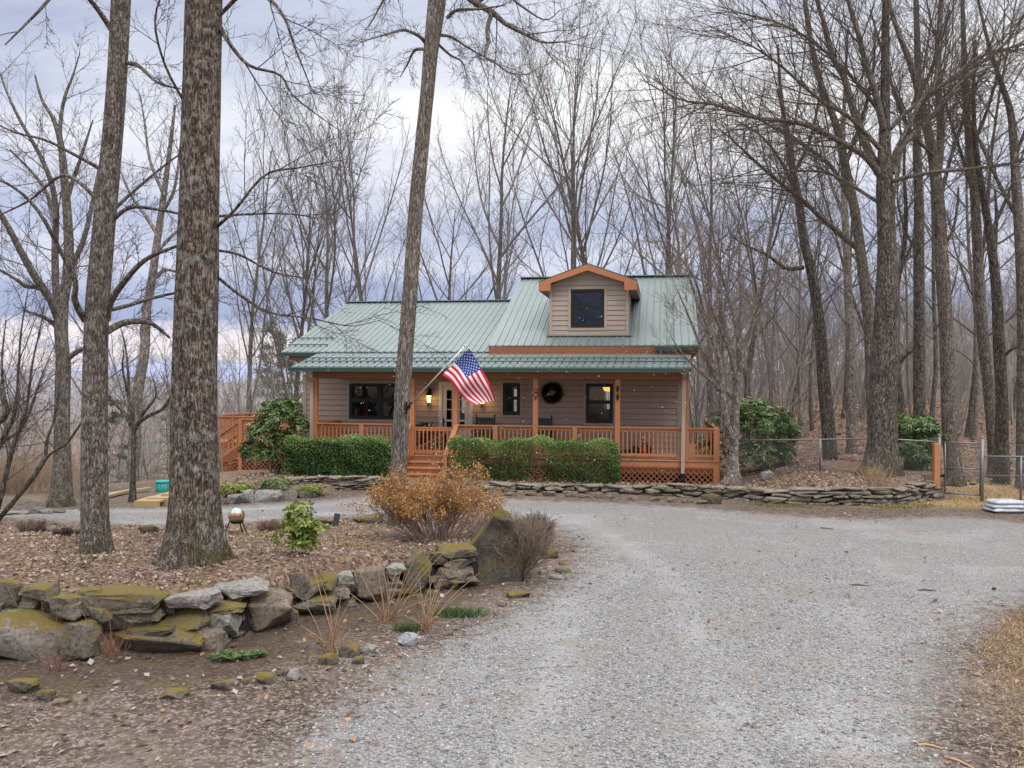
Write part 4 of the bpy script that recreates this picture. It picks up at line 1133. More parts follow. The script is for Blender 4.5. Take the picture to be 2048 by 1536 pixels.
# room behind the dormer window
mb = MB(); mb.quad((aD0, BD + 1.6, zd0), (aD1, BD + 1.6, zd0), (aD1, BD + 1.6, zv + .2), (aD0, BD + 1.6, zv + .2)); mb.build('back_panel', M['interior'], dm)
window(*dw, BD, 'double')
# dormer roof: two planes with fascia
oa0, oa1 = A(1077.5, BF, 570), A(1274, BF, 570); zo = ZZ(562.5, oa0, BF); zpk = ZZ(526, aDm, BF); cm = (oa0 + oa1) / 2
mb = MB(); th = 0.035
for (e0, s_) in ((oa0, -1), (oa1, 1)):
    bo, bp = bE(zo) + 0.1, bE(zpk)
    p = [(e0, BF, zo), (cm, BF, zpk), (cm, bp, zpk), (e0, bo, zo)]
    mb.hexa([(q[0], q[1], q[2] - th) for q in p] + p)
mb.build('dormer_roof', M['roof_dark'], dm)
mb = MB(); fh = ZZ(562.5, oa0, BF) - ZZ(582, oa0, BF)
ia0, ia1 = A(1101, BF, 570), A(1248.5, BF, 570); ziu = ZZ(566.5, ia0, BF); zpu = ZZ(540.5, aDm, BF); y0, y1 = BF - 0.002, BF + 0.045
t2 = zo - th - 0.003; tp = zpk - th - 0.003
for e0, i0 in ((oa0, ia0), (oa1, ia1)):
    sg = 1 if i0 > e0 else -1
    mb.hexa([(e0, y0, zo - fh), (i0, y0, zo - fh), (i0, y1, zo - fh), (e0, y1, zo - fh), (e0, y0, t2), (i0, y0, t2 + (tp - t2) * abs(i0 - e0) / abs(cm - e0)), (i0, y1, t2 + (tp - t2) * abs(i0 - e0) / abs(cm - e0)), (e0, y1, t2)])
    ti = t2 + (tp - t2) * abs(i0 - e0) / abs(cm - e0)
    mb.hexa([(i0, y0, ziu), (cm, y0, zpu), (cm, y1, zpu), (i0, y1, ziu), (i0, y0, ti), (cm, y0, tp), (cm, y1, tp), (i0, y1, ti)])
mb.build('fascia', M['orange'], dm)
mb = MB()
for e0, wl, s_ in ((oa0, aD0, -1), (oa1, aD1, 1)):
    bo = bE(zo) + 0.1
    mb.box(min(e0, wl) + 0.003, max(e0, wl) - 0.003, BF + 0.05, bo, zo - fh + 0.01, zo - fh + 0.03)
    mb.box(e0 - 0.02 if s_ > 0 else e0 + 0.003, e0 - 0.003 if s_ > 0 else e0 + 0.02, BF + 0.05, bo, zo - fh, zo - th - 0.01)
mb.build('soffit', M['soffit'], dm)

def hloc(a_, b_, z_): return HI @ Vector((a_, b_, z_))
# ------------------------------------------------------------------ bare trees
CV = [  # vase shaped crown: trunk, limbs, boughs, twigs, twiglets
    dict(n=12, w=0.05, up=0.03, s=9, k=15, st=0.26, an=(0.3, 0.75), lr=0.55, fall=0.45, rr=0.0085, tip=0.10),
    dict(n=8, w=0.09, up=0.09, s=5, k=10, st=0.15, an=(0.3, 0.75), lr=0.42, fall=0.5, rr=0.0085, tip=0.2, rm=.008),
    dict(n=5, w=0.13, up=0.07, s=3, k=8, st=0.12, an=(0.35, 0.8), lr=0.5, fall=0.4, rr=0.008, tip=0.3, rm=.0065),
    dict(n=3, w=0.16, up=0.06, s=3, k=2, st=0.2, an=(0.35, 0.8), lr=0.55, fall=0.4, rr=0.009, tip=0.4, rm=.006),
    dict(n=2, w=0.2, up=0.05, s=3, k=0, st=0.2, an=(0.4, 0.9), lr=0.5, tip=0.5)]
CF = [  # forest grown: long stem, many short ascending limbs
    dict(n=12, w=0.09, up=0.05, s=8, k=20, st=0.22, an=(0.5, 1.1), lr=0.30, fall=0.35, rr=0.010, tip=0.15, rm=.01),
    dict(n=6, w=0.15, up=0.07, s=4, k=8, st=0.15, an=(0.4, 0.9), lr=0.48, fall=0.45, rr=0.009, tip=0.25, rm=.008),
    dict(n=4, w=0.17, up=0.05, s=3, k=6, st=0.12, an=(0.4, 0.9), lr=0.55, fall=0.4, rr=0.009, tip=0.35, rm=.0065),
    dict(n=3, w=0.2, up=0.04, s=3, k=0, st=0.2, an=(0.4, 0.9), lr=0.5, tip=0.5)]

def two_mesh(build, seed, trunk_mat, crown_mat, name):
    """run build(T_trunk, T_crown, R) and return (trunk mesh, crown mesh)"""
    R = random.Random(seed); a, b = Tubes(), Tubes(); build(a, b, R)
    return a.mesh(name + '_trunk', trunk_mat), b.mesh(name + '_crown', crown_mat)

def template(C, H, r, seed, tm, cm, lean=0.0):
    R = random.Random(seed); T = Tubes(); K = Tubes()
    c = C[0]
    d = vnorm(R.uniform(-lean, lean), R.uniform(-lean, lean), 1); p = (0, 0, -0.6); R.random()
    n = c['n']; pts = [p]; rad = [r * 1.25]
    for i in range(n):
        d = vnorm(d[0] + R.uniform(-c['w'], c['w']), d[1] + R.uniform(-c['w'], c['w']), d[2] + c['up'])
        p = tuple(p[k] + d[k] * H / n for k in range(3)); pts.append(p); rad.append(r * (1 - (i + 1) / n * (1 - c['tip'])) * (1.0 if i else 1.05))
    T.add(pts, rad, c['s'])
    kids(K, pts, rad, H, 0, C, R)
    return T.mesh('trunk', tm), K.mesh('crown', cm)

def put_tree(name, tpl, loc, rz, sc, label, group=None, cat='tree', sxy=None):
    o = empty(name, loc, label, cat, group, rz)
    o.scale = (sxy or sc, sxy or sc, sc)
    link('trunk', tpl[0], o); link('crown', tpl[1], o)
    return o

VASE = [template(CV, 17 + 1.5 * k, 0.19 + 0.012 * k, 100 + k, M['wood_pale'], M['twig_grey'], 0.05) for k in range(4)]
FOR = [template(CF, 17 + 1.2 * k, 0.105 + 0.011 * k, 200 + k, M[('wood_forest', 'bark_smooth', 'wood_pale', 'wood_forest', 'bark_smooth')[k]], M['twig_grey'], 0.13) for k in range(5)]

def at_tree(px, d): 
    x = unroll(px, 700)[0] / F * d
    return Vector((x, d, hz(x, d)))

# trees standing behind the house and beyond, each with its own place
def vase(px, d, toppx, tpl, rz, label, base_up=0.0, widen=1.0):
    g = at_tree(px, d); top = HC + (768 - toppx) / F * d
    t = VASE[tpl]; hh = 17 + 1.5 * tpl
    sc = (top - g.z) / (hh * 0.97)
    put_tree('bare_tree', t, g, rz, sc, label, None, 'tree', sc * widen)
vase(1000, 43, 165, 0, 0.4, 'tall vase shaped bare tree behind the roof between the leaning flag trunk and the dormer')
vase(1148, 47, 120, 2, 2.1, 'tallest bare tree right behind the dormer with several ascending stems')
vase(1215, 49, 150, 1, 4.0, 'bare tree rising behind the right slope of the dormer roof')
vase(1326, 44, 165, 3, 1.2, 'grey trunked bare tree behind the right end of the upper roof ridge')
vase(748, 46, 255, 1, 5.2, 'bare tree rising behind the left roof ridge just left of the leaning flag trunk', widen=0.8)
vase(652, 50, 300, 0, 3.3, 'bare tree behind the sloping left edge of the main roof')
vase(905, 60, 420, 2, 0.9, 'low crowned bare tree far behind the main roof, right of the flag trunk', widen=1.3)
vase(500, 40, 300, 3, 2.7, 'many stemmed bare tree showing right of the thickest furrowed trunk', widen=0.85)
vase(575, 58, 400, 1, 0.2, 'hazy bare tree between the thickest trunk and the house', widen=1.1)
vase(1420, 52, 250, 2, 5.5, 'bare tree behind the right gable end of the house')

# ---- trees built on their own stems
def custom(name, label, stem, limbs, d, base, tm, cm, seed, nring=26, sides=18, flare=0.55, depthj=0.0, twigcfg=None, ktw=10, extra=None, wob=0.03, top_k=10, cat='tree', limbtw=None, twl=2.0, lm=None, lf=1.0):
    """stem: list of (px, py, half width px); limbs: list of point lists (px, py, half width, depth offset)"""
    R = random.Random(seed)
    pts = []
    for (px, py, hw) in stem:
        v = P(px, py, d); pts.append((v.x, v.y, v.z, hw / F * d))
    b = base
    pts = polyline(pts, nring)
    # trunk skin with flare and uneven bark surface
    V, Fc = [], []
    for i, (x, y, z, r) in enumerate(pts):
        up = z - b.z
        fl = 1 + flare * math.exp(-max(up, 0) / 0.38)
        for j in range(sides):
            a = 2 * PI * j / sides
            q = Vector((math.cos(a) * 1.6, math.sin(a) * 1.6, z * 0.55 + seed))
            k = 1 + wob * 2.2 * mnoise.noise(q) + wob * mnoise.noise(q * 3.2)
            root = 1 + 0.35 * max(0, math.exp(-max(up, 0) / 0.25)) * (math.sin(a * 5 + seed) * 0.5 + mnoise.noise(Vector((math.cos(a) * 2, math.sin(a) * 2, seed))) * 0.6)
            rr = r * fl * k * root
            V.append((x + rr * math.cos(a), y + rr * math.sin(a), z))
    for i in range(len(pts) - 1):
        for j in range(sides):
            j2 = (j + 1) % sides; Fc.append((i * sides + j, i * sides + j2, (i + 1) * sides + j2, (i + 1) * sides + j))
    V = np.array(V) - np.array([[b.x, b.y, b.z]])
    root_o = empty(name, b, label, cat)
    # subdivide rings for fissures
    link('trunk', np_mesh('trunk', V, Fc, tm, True), root_o)
    K = Tubes()
    C = twigcfg or [None,
        dict(n=8, w=0.11, up=0.015, s=4, k=8, st=0.12, an=(0.35, 0.8), lr=0.42, fall=0.35, rr=0.008, tip=0.2, rm=.0042),
        dict(n=5, w=0.14, up=0.01, s=3, k=5, st=0.12, an=(0.35, 0.85), lr=0.5, fall=0.3, rr=0.007, tip=0.35, rm=.0034),
        dict(n=3, w=0.16, up=0.01, s=3, k=0, st=0.15, an=(0.35, 0.9), lr=0.5, tip=0.5)]
    for lb in limbs:
        lp = []; L2 = Tubes()
        for q in lb:
            v = P(q[0], q[1], d + (q[3] if len(q) > 3 else 0.0)); lp.append((v.x, v.y, v.z, q[2] * lf / F * d))
        pl = polyline(lp, max(8, 3 * len(lp)))
        p3 = [tuple(np.array(q[:3]) - np.array([b.x, b.y, b.z])) for q in pl]; rr = [max(q[3], 0.004) for q in pl]
        L2.add(p3, rr, 7); link('limb', L2.mesh('limb', lm or tm), root_o)
        ln = sum((Vector(p3[i + 1]) - Vector(p3[i])).length for i in range(len(p3) - 1))
        C0 = dict(k=int(ktw * max(1.0, ln / 2.6)), st=0.12, an=(0.4, 0.95), lr=min(0.55, twl / ln), fall=0.3, rr=0.0075, rm=0.005)
        kids(K, p3, rr, ln, 0, [limbtw or C0] + C[1:], R)
    if K.g: link('crown', K.mesh('crown', cm), root_o)
    return root_o

g1 = on_ground(386, 1122)
custom('large_tree', 'thickest furrowed trunk on the planted island, beside the mirrored ball', 
       [(386, 1160, 52), (386, 1125, 52), (388, 1060, 49), (389, 1000, 47), (389, 900, 45), (389, 800, 44), (394, 600, 42), (399, 400, 38), (403, 200, 36), (408, 0, 35), (418, -300, 32), (432, -700, 25), (440, -1100, 16)],
       [[(440, 55, 5, 0), (465, 95, 4, -.3), (500, 132, 3, -.6), (560, 150, 2.3, -.9), (590, 195, 1.6, -1), (680, 262, .7, -1.1)],
        [(440, 30, 4, 0), (500, -20, 4, -.4), (560, 20, 3, -.8), (592, 100, 2, -1), (628, 190, .7, -1.2)],
        [(432, 455, 4, 0), (470, 420, 3, -.2), (530, 350, 2.4, -.4), (600, 335, 1.6, -.5), (695, 318, .6, -.6)],
        [(430, 433, 3, .2), (500, 428, 2.4, .4), (580, 428, 1.6, .7), (660, 440, .7, 1)],
        [(430, 500, 3.2, .2), (480, 510, 2.6, .4), (550, 545, 2, .7), (640, 560, 1, 1)],
        [(430, 550, 3.2, 0), (480, 590, 3, .3), (540, 625, 2.5, .5), (620, 636, 2, .7), (700, 652, 1.2, .9), (760, 640, .6, 1)],
        [(372, 210, 3, 0), (330, 130, 2.4, -.3), (310, 40, 2, -.6), (335, -40, 1.3, -.8)]],
       g1.y, g1, M['bark_big'], M['twig'], 11, 60, 26, 0.42, wob=0.035, ktw=7)
g2 = on_ground(193, 1106)
custom('tall_tree', 'straight mid sized trunk with mossy foot on the island, left of the thickest trunk',
       [(192, 1150, 27), (192, 1106, 26), (190, 1040, 25), (188, 900, 25), (190, 760, 24), (191, 700, 23), (195, 600, 23), (213, 400, 21), (231, 200, 19.5), (242, 0, 18.5), (258, -300, 15), (270, -700, 9)],
       [[(171, 640, 8, 0), (156, 617, 6.5, -.2), (149, 595, 6, -.3), (150, 560, 5, -.4), (120, 500, 4.4, -.6), (75, 420, 3.5, -.8), (20, 370, 2.6, -1), (-40, 350, 2, -1.2)],
        [(212, 640, 9, -.2), (219, 607, 7.5, -.3), (245, 568, 6, -.5), (290, 520, 4.5, -.7), (345, 495, 3, -.8), (380, 485, 2, -.9)],
        [(212, 664, 8, .1), (244, 647, 7, .3), (272, 643, 6, .4), (305, 648, 4.5, .5), (340, 676, 2.5, .6)],
        [(212, 622, 4.5, .1), (260, 610, 4, .3), (310, 595, 3.4, .5), (370, 585, 2.4, .7), (440, 600, 1.2, .8)],
        [(225, 62, 6, 0), (200, 25, 5, -.2), (176, -5, 4.5, -.4), (140, -40, 4, -.6), (70, 30, 2.6, -1), (10, 90, 1.2, -1.2)],
        [(251, 125, 4.5, 0), (280, 134, 3.6, -.2), (315, 165, 2.6, -.4), (362, 178, 1.2, -.6)],
        [(205, 340, 4, 0), (150, 310, 3.2, -.3), (90, 280, 2.6, -.5), (30, 265, 1.8, -.8), (-20, 240, 1, -1)],
        [(196, 400, 4.5, .1), (130, 350, 3.5, .3), (60, 400, 2.5, .5), (0, 430, 1.4, .6)],
        [(225, 440, 4.5, 0), (260, 415, 4, -.1), (310, 418, 3, -.3), (370, 430, 2, -.4)],
        [(228, 420, 3.8, .1), (270, 380, 3, .3), (330, 330, 2.2, .4), (372, 300, 1.4, .5)]],
       g2.y, g2, M['bark_mid'], M['twig'], 23, 54, 22, 0.20, wob=0.03, ktw=6)
g3 = on_ground(796, 1052)
FLAG_D = g3.y
custom('leaning_tree', 'slim shaggy trunk leaning right that carries the flag, in front of the porch steps',
       [(795, 1080, 18), (795, 1052, 17.5), (796, 1000, 17.5), (797, 940, 17), (802, 850, 16), (807, 750, 15.5), (819, 600, 15), (826, 500, 15), (833, 400, 14.5), (853, 200, 14), (862, 100, 15), (874, 0, 18), (886, -120, 17), (900, -400, 11), (915, -700, 6)],
       [[(900, -60, 11, 0), (925, -20, 8, -.2), (950, 5, 6.5, -.3), (984, 24, 6, -.4), (1012, 48, 4.5, -.5), (1050, 68, 3.6, -.6), (1085, 84, 2.4, -.6), (1120, 84, 1.5, -.7), (1152, 80, .8, -.7)],
        [(984, 24, 5, -.4), (975, 55, 4.5, -.5), (976, 85, 4, -.6), (970, 112, 3, -.7), (990, 125, 2.4, -.8), (1020, 146, 1.5, -.9), (1060, 150, .7, -1)],
        [(850, 84, 4.5, 0), (838, 72, 3.6, -.2), (808, 60, 2.8, -.4), (775, 68, 2, -.6), (722, 84, .9, -.8)],
        [(855, 100, 4, .1), (830, 100, 3, .3), (815, 128, 2, .4), (800, 155, .8, .5)],
        [(880, 70, 3.4, 0), (905, 75, 2.8, .2), (935, 95, 2, .4), (970, 115, 1, .5)],
        [(878, 90, 3, 0), (900, 110, 2.4, .3), (925, 125, 1.6, .5), (935, 160, .7, .6)],
        [(895, 35, 4, 0), (915, 20, 3.4, -.3), (960, 18, 2.4, -.5), (1010, 10, 1.2, -.8)],
        [(955, 5, 4, 0), (1000, -20, 3.4, -.1), (1040, 10, 2.4, -.2), (1090, 40, 1.4, -.2), (1120, 20, .8, -.3)],
        [(880, -40, 6, .2), (820, -50, 4.5, .5), (780, -20, 3, .7), (745, 40, 1.6, .8), (730, 60, .8, .9)]],
       g3.y, g3, M['bark_flag'], M['twig'], 37, 60, 18, 0.12, wob=0.045, ktw=8)
g4 = on_ground(1758, 950)
custom('spreading_tree', 'dark lichen flecked trunk with widely spreading limbs behind the stone wall',
       [(1752, 990, 34), (1757, 950, 32), (1764, 900, 28), (1767, 800, 26), (1771, 700, 25), (1775, 600, 23.5), (1774, 500, 18), (1771, 420, 17), (1770, 375, 16), (1769, 292, 12), (1770, 167, 9), (1772, 0, 7), (1775, -150, 5), (1780, -400, 3)],
       [[(1760, 350, 9, 0), (1730, 312, 8, -.3), (1690, 288, 7, -.6), (1655, 270, 6.5, -.8), (1613, 250, 6, -1), (1570, 242, 5.2, -1.2), (1520, 237, 4.5, -1.4), (1475, 225, 3.8, -1.6), (1425, 208, 3, -1.8), (1363, 200, 2.2, -2), (1280, 158, .9, -2.2)],
        [(1758, 346, 11, .2), (1722, 267, 10, .4), (1701, 200, 9, .5), (1688, 154, 8, .6), (1667, 117, 7, .6), (1647, 42, 6, .7), (1634, 0, 5, .8), (1610, -120, 3, .9)],
        [(1767, 258, 9, -.1), (1751, 187, 8, -.3), (1730, 121, 7, -.4), (1713, 54, 6, -.5), (1697, 0, 5, -.6), (1680, -120, 3, -.7)],
        [(1781, 333, 7, 0), (1793, 300, 6.4, -.2), (1818, 250, 5.6, -.3), (1843, 200, 5, -.4), (1868, 167, 4.4, -.5), (1880, 96, 3.5, -.5), (1863, 50, 2.4, -.6), (1850, -20, 1.5, -.7)],
        [(1785, 346, 7, .1), (1805, 292, 6.5, .3), (1863, 233, 5.8, .5), (1913, 175, 5, .6), (1955, 133, 4.2, .8), (2013, 83, 3.4, 1), (2048, 29, 2.6, 1.1), (2100, -30, 1.6, 1.2)],
        [(1786, 362, 6, -.2), (1822, 352, 5.4, -.5), (1884, 342, 4.6, -.8), (1947, 337, 4, -1), (2010, 329, 3.2, -1.3), (2048, 317, 2.6, -1.5), (2110, 300, 1.6, -1.6)],
        [(1780, 258, 6, .2), (1822, 217, 5, .5), (1905, 154, 4.2, .9), (1963, 112, 3.4, 1.2), (2048, 88, 2.4, 1.5), (2120, 60, 1.4, 1.7)],
        [(1755, 404, 4.5, .1), (1697, 367, 4, .4), (1655, 346, 3.6, .7), (1605, 342, 3, 1), (1551, 346, 2.2, 1.3), (1467, 354, 1, 1.6)],
        [(1762, 300, 6, -.4), (1700, 235, 5, -.9), (1640, 200, 4, -1.3), (1560, 130, 3, -1.7), (1500, 90, 2, -2), (1430, 60, 1, -2.2)],
        [(1764, 230, 5, .3), (1700, 150, 4.4, .8), (1620, 80, 3.4, 1.2), (1540, 40, 2.4, 1.6), (1440, 20, 1.2, 1.9)]],
       g4.y, g4, M['bark_dark'], M['twig'], 41, 54, 20, 0.50, wob=0.04, ktw=15, twl=3.0, lm=M['bark_mid'], lf=0.82)
g5 = at_tree(1748, 26.5)
custom('forked_tree', 'trunk just left of the spreading tree, with a long low limb reaching left',
       [(1752, 985, 13), (1750, 900, 13), (1744, 760, 12), (1738, 640, 11.5), (1720, 500, 10.5), (1709, 420, 9.5), (1692, 340, 9), (1672, 250, 7.5), (1648, 187, 6.5), (1627, 108, 5.5), (1610, 0, 4.5), (1600, -150, 3)],
       [[(1714, 496, 6, 0), (1655, 446, 5.2, -.3), (1609, 404, 4.6, -.6), (1567, 371, 3.8, -.9), (1513, 325, 3, -1.2), (1478, 292, 2, -1.4), (1430, 250, .9, -1.6)],
        [(1700, 400, 5, .2), (1660, 330, 4.2, .5), (1590, 280, 3.4, .8), (1520, 240, 2.4, 1.1), (1450, 200, 1, 1.3)],
        [(1690, 330, 5, -.1), (1720, 250, 4, -.3), (1745, 150, 3, -.5), (1750, 40, 2, -.6)]],
       g5.y, g5, M['bark_mid'], M['twig'], 43, 40, 14, 0.3, ktw=13, twl=3.0)
g6 = at_tree(1906, 26.0)
custom('mossy_tree', 'mossy trunk directly behind the chain link gate, forking high up',
       [(1912, 1010, 17), (1908, 960, 16), (1900, 860, 15), (1896, 760, 14), (1892, 640, 13), (1886, 560, 13), (1880, 460, 12), (1872, 355, 11), (1860, 280, 9.5), (1842, 200, 8), (1822, 130, 6.5), (1795, 60, 5), (1770, -30, 3.5), (1750, -200, 2)],
       [[(1876, 345, 8, 0), (1882, 260, 7.5, .2), (1876, 165, 7, .3), (1878, 80, 6, .4), (1882, 0, 5, .5), (1885, -120, 3.5, .6)],
        [(1890, 490, 3.4, 0), (1905, 462, 3, -.2), (1914, 420, 2.6, -.3), (1917, 375, 1.8, -.3)],
        [(1880, 400, 4.5, .2), (1900, 320, 4, .4), (1930, 230, 3.4, .6), (1960, 150, 2.4, .8)],
        [(1866, 310, 4, -.2), (1820, 260, 3.2, -.5), (1790, 180, 2.4, -.8)]],
       g6.y, g6, M['bark_mid'], M['twig'], 47, 44, 16, 0.25, ktw=13, twl=3.0)
def stem_tree(px_pts, d, label, seed, tm='bark_mid', limbs=None, ktw=9, name='bare_tree'):
    g = at_tree(px_pts[0][0], d)
    return custom(name, label, px_pts, limbs or [], g.y, g, M[tm], M['twig'], seed, 32, 12, 0.25, ktw=ktw + 4, twl=2.8)
stem_tree([(1842, 930, 12), (1839, 800, 11.5), (1838, 640, 10.5), (1838, 420, 9.5), (1834, 290, 8), (1836, 150, 6.5), (1832, 0, 5), (1830, -150, 3)], 31,
          'straight dark trunk between the spreading tree and the mossy trunk behind the gate', 51, 'bark_dark',
          [[(1838, 300, 4, 0), (1800, 220, 3.4, .3), (1770, 120, 2.6, .5), (1740, 20, 1.6, .7)], [(1836, 200, 4, 0), (1870, 120, 3, -.3), (1900, 20, 2, -.5)], [(1834, 505, 3, 0), (1810, 460, 2.4, .3), (1795, 400, 1.6, .4), (1800, 330, .8, .5)]])
stem_tree([(1664, 960, 14), (1660, 900, 13.5), (1648, 760, 12.5), (1638, 640, 11), (1622, 540, 10), (1608, 480, 9), (1597, 400, 8), (1584, 333, 7), (1570, 250, 5), (1560, 170, 3.5), (1556, 90, 2)], 29,
          'dark trunk leaning left above the first rhododendron right of the house', 53, 'bark_dark',
          [[(1606, 535, 5, 0), (1570, 536, 4, -.3), (1535, 510, 3, -.5), (1490, 490, 2, -.7), (1460, 470, 1, -.8)], [(1590, 380, 4, 0), (1560, 320, 3, .3), (1520, 270, 2.2, .6), (1470, 240, 1, .8)], [(1586, 350, 4, 0), (1620, 280, 3, -.2), (1640, 190, 2, -.4)]], 10)
stem_tree([(1992, 1000, 12), (1988, 900, 11.5), (1976, 760, 11), (1963, 640, 10.5), (1955, 500, 9.5), (1948, 375, 8.5), (1938, 290, 7), (1930, 150, 5.5), (1925, 0, 4), (1925, -100, 3)], 27.5,
          'slender lichen covered trunk just right of the gate', 57, 'bark_mid',
          [[(1950, 400, 4, 0), (1920, 300, 3.4, .3), (1895, 220, 2.4, .5), (1880, 130, 1.4, .6)], [(1940, 300, 4, 0), (1975, 220, 3, -.3), (2000, 120, 2, -.5), (2010, 20, 1.2, -.6)]])
stem_tree([(2005, 1000, 13), (2003, 900, 13), (2004, 800, 11.5), (1998, 700, 11), (1994, 600, 10), (1984, 500, 8.5), (1968, 400, 7), (1952, 300, 5.5), (1947, 200, 4), (1950, 80, 3)], 26.4,
          'dark crooked trunk behind the low fence panel right of the gate', 59, 'bark_dark',
          [[(2005, 715, 4, 0), (2022, 700, 3, -.2), (2048, 688, 2, -.4), (2080, 670, 1, -.5)], [(1990, 500, 4, 0), (1993, 430, 3.4, .2), (1990, 380, 2, .3)], [(1980, 470, 4, 0), (2020, 380, 3, .3), (2048, 300, 2, .5)]])
stem_tree([(2050, 980, 16), (2050, 860, 16), (2050, 700, 14), (2046, 560, 12), (2038, 450, 10), (2030, 333, 8.5), (2022, 230, 7), (2000, 160, 5), (1975, 80, 3.5), (1950, -30, 2)], 25.5,
          'brown trunk cut by the right edge of the picture behind the fence', 61, 'bark_mid',
          [[(2036, 440, 4, 0), (1990, 350, 3.4, .3), (1945, 250, 2.4, .6), (1910, 190, 1.4, .8)], [(2028, 320, 4, 0), (2060, 230, 3, -.3), (2080, 120, 2, -.5)]])
stem_tree([(1800, 940, 9), (1802, 830, 9), (1795, 760, 8.5), (1790, 690, 8), (1788, 620, 7.5), (1795, 560, 6.5), (1806, 510, 5), (1812, 430, 4), (1808, 340, 3), (1812, 240, 2)], 28,
          'thin dark crooked stem between the spreading trunk and the second rhododendron', 63, 'bark_dark',
          [[(1800, 728, 3.4, 0), (1812, 710, 2.6, -.1), (1822, 704, 1.6, -.2)], [(1800, 540, 3, 0), (1826, 480, 2.4, .3), (1830, 410, 1.4, .4)]])
stem_tree([(1705, 950, 10), (1702, 850, 9.5), (1700, 700, 8.5), (1696, 560, 8), (1690, 440, 7), (1686, 300, 5), (1690, 180, 3.5), (1695, 60, 2)], 33,
          'grey stem a little left of the spreading trunk, deeper in the wood', 65, 'bark_smooth',
          [[(1692, 440, 4, 0), (1660, 360, 3, .3), (1640, 260, 2, .5)], [(1688, 330, 4, 0), (1720, 260, 3, .3), (1740, 170, 2, .5)]])
# young multi stemmed maple by the deck corner
gm = on_ground(1464, 966)
CM = [None, dict(n=7, w=0.09, up=0.05, s=4, k=7, st=0.15, an=(0.25, 0.6), lr=0.55, fall=0.3, rr=0.009, tip=0.2, rm=.005),
      dict(n=5, w=0.12, up=0.04, s=3, k=5, st=0.1, an=(0.25, 0.65), lr=0.55, fall=0.3, rr=0.008, tip=0.3),
      dict(n=4, w=0.15, up=0.03, s=3, k=3, st=0.15, an=(0.3, 0.7), lr=0.5, fall=0.3, rr=0.007, tip=0.3),
      dict(n=3, w=0.15, up=0.02, s=3, k=0, st=0.15, an=(0.3, 0.7), lr=0.5, tip=0.4)]
custom('young_maple', 'young smooth barked tree with a flared foot and fine reddish twigs at the deck corner',
       [(1463, 990, 13), (1464, 966, 11), (1466, 940, 9.5), (1468, 900, 8.5), (1470, 860, 8), (1472, 820, 7.2), (1474, 790, 6.6), (1470, 740, 6), (1458, 690, 5), (1448, 640, 4), (1440, 580, 3), (1436, 500, 1.6), (1440, 420, .8)],
       [[(1466, 880, 8, -.1), (1454, 850, 7.4, -.2), (1446, 800, 7, -.3), (1442, 740, 6, -.4), (1430, 690, 5, -.5), (1410, 640, 4, -.6), (1390, 590, 2.8, -.7), (1376, 540, 1.6, -.8), (1368, 500, .8, -.8)],
        [(1472, 800, 6, .1), (1452, 780, 5.4, .1), (1434, 758, 4.8, .2), (1412, 720, 4, .2), (1392, 670, 3, .3), (1372, 620, 2, .4), (1350, 570, .9, .5)],
        [(1474, 770, 6, .1), (1478, 720, 5, .2), (1476, 660, 4.2, .3), (1482, 600, 3.4, .4), (1478, 520, 2.2, .4), (1484, 440, 1, .5)],
        [(1474, 760, 5, -.1), (1494, 700, 4, -.2), (1506, 640, 3, -.3), (1520, 570, 2, -.4), (1540, 500, .9, -.5)],
        [(1470, 745, 4.5, 0), (1455, 690, 3.8, -.3), (1425, 620, 3, -.5), (1408, 540, 2, -.7), (1400, 470, .9, -.8)],
        [(1444, 790, 4, 0), (1420, 760, 3, -.2), (1390, 735, 2.2, -.3), (1360, 700, 1.4, -.4), (1340, 670, .7, -.4)],
        [(1478, 700, 4, .2), (1500, 660, 3, .4), (1530, 600, 2.2, .5), (1560, 560, 1, .6)],
        [(1440, 700, 4, -.2), (1412, 640, 3, -.3), (1390, 560, 2.2, -.4), (1350, 500, 1.2, -.5)]],
       gm.y, gm, M['bark_smooth'], M['twig_red'], 67, 30, 16, 1.1, twigcfg=CM, ktw=5, twl=1.5)

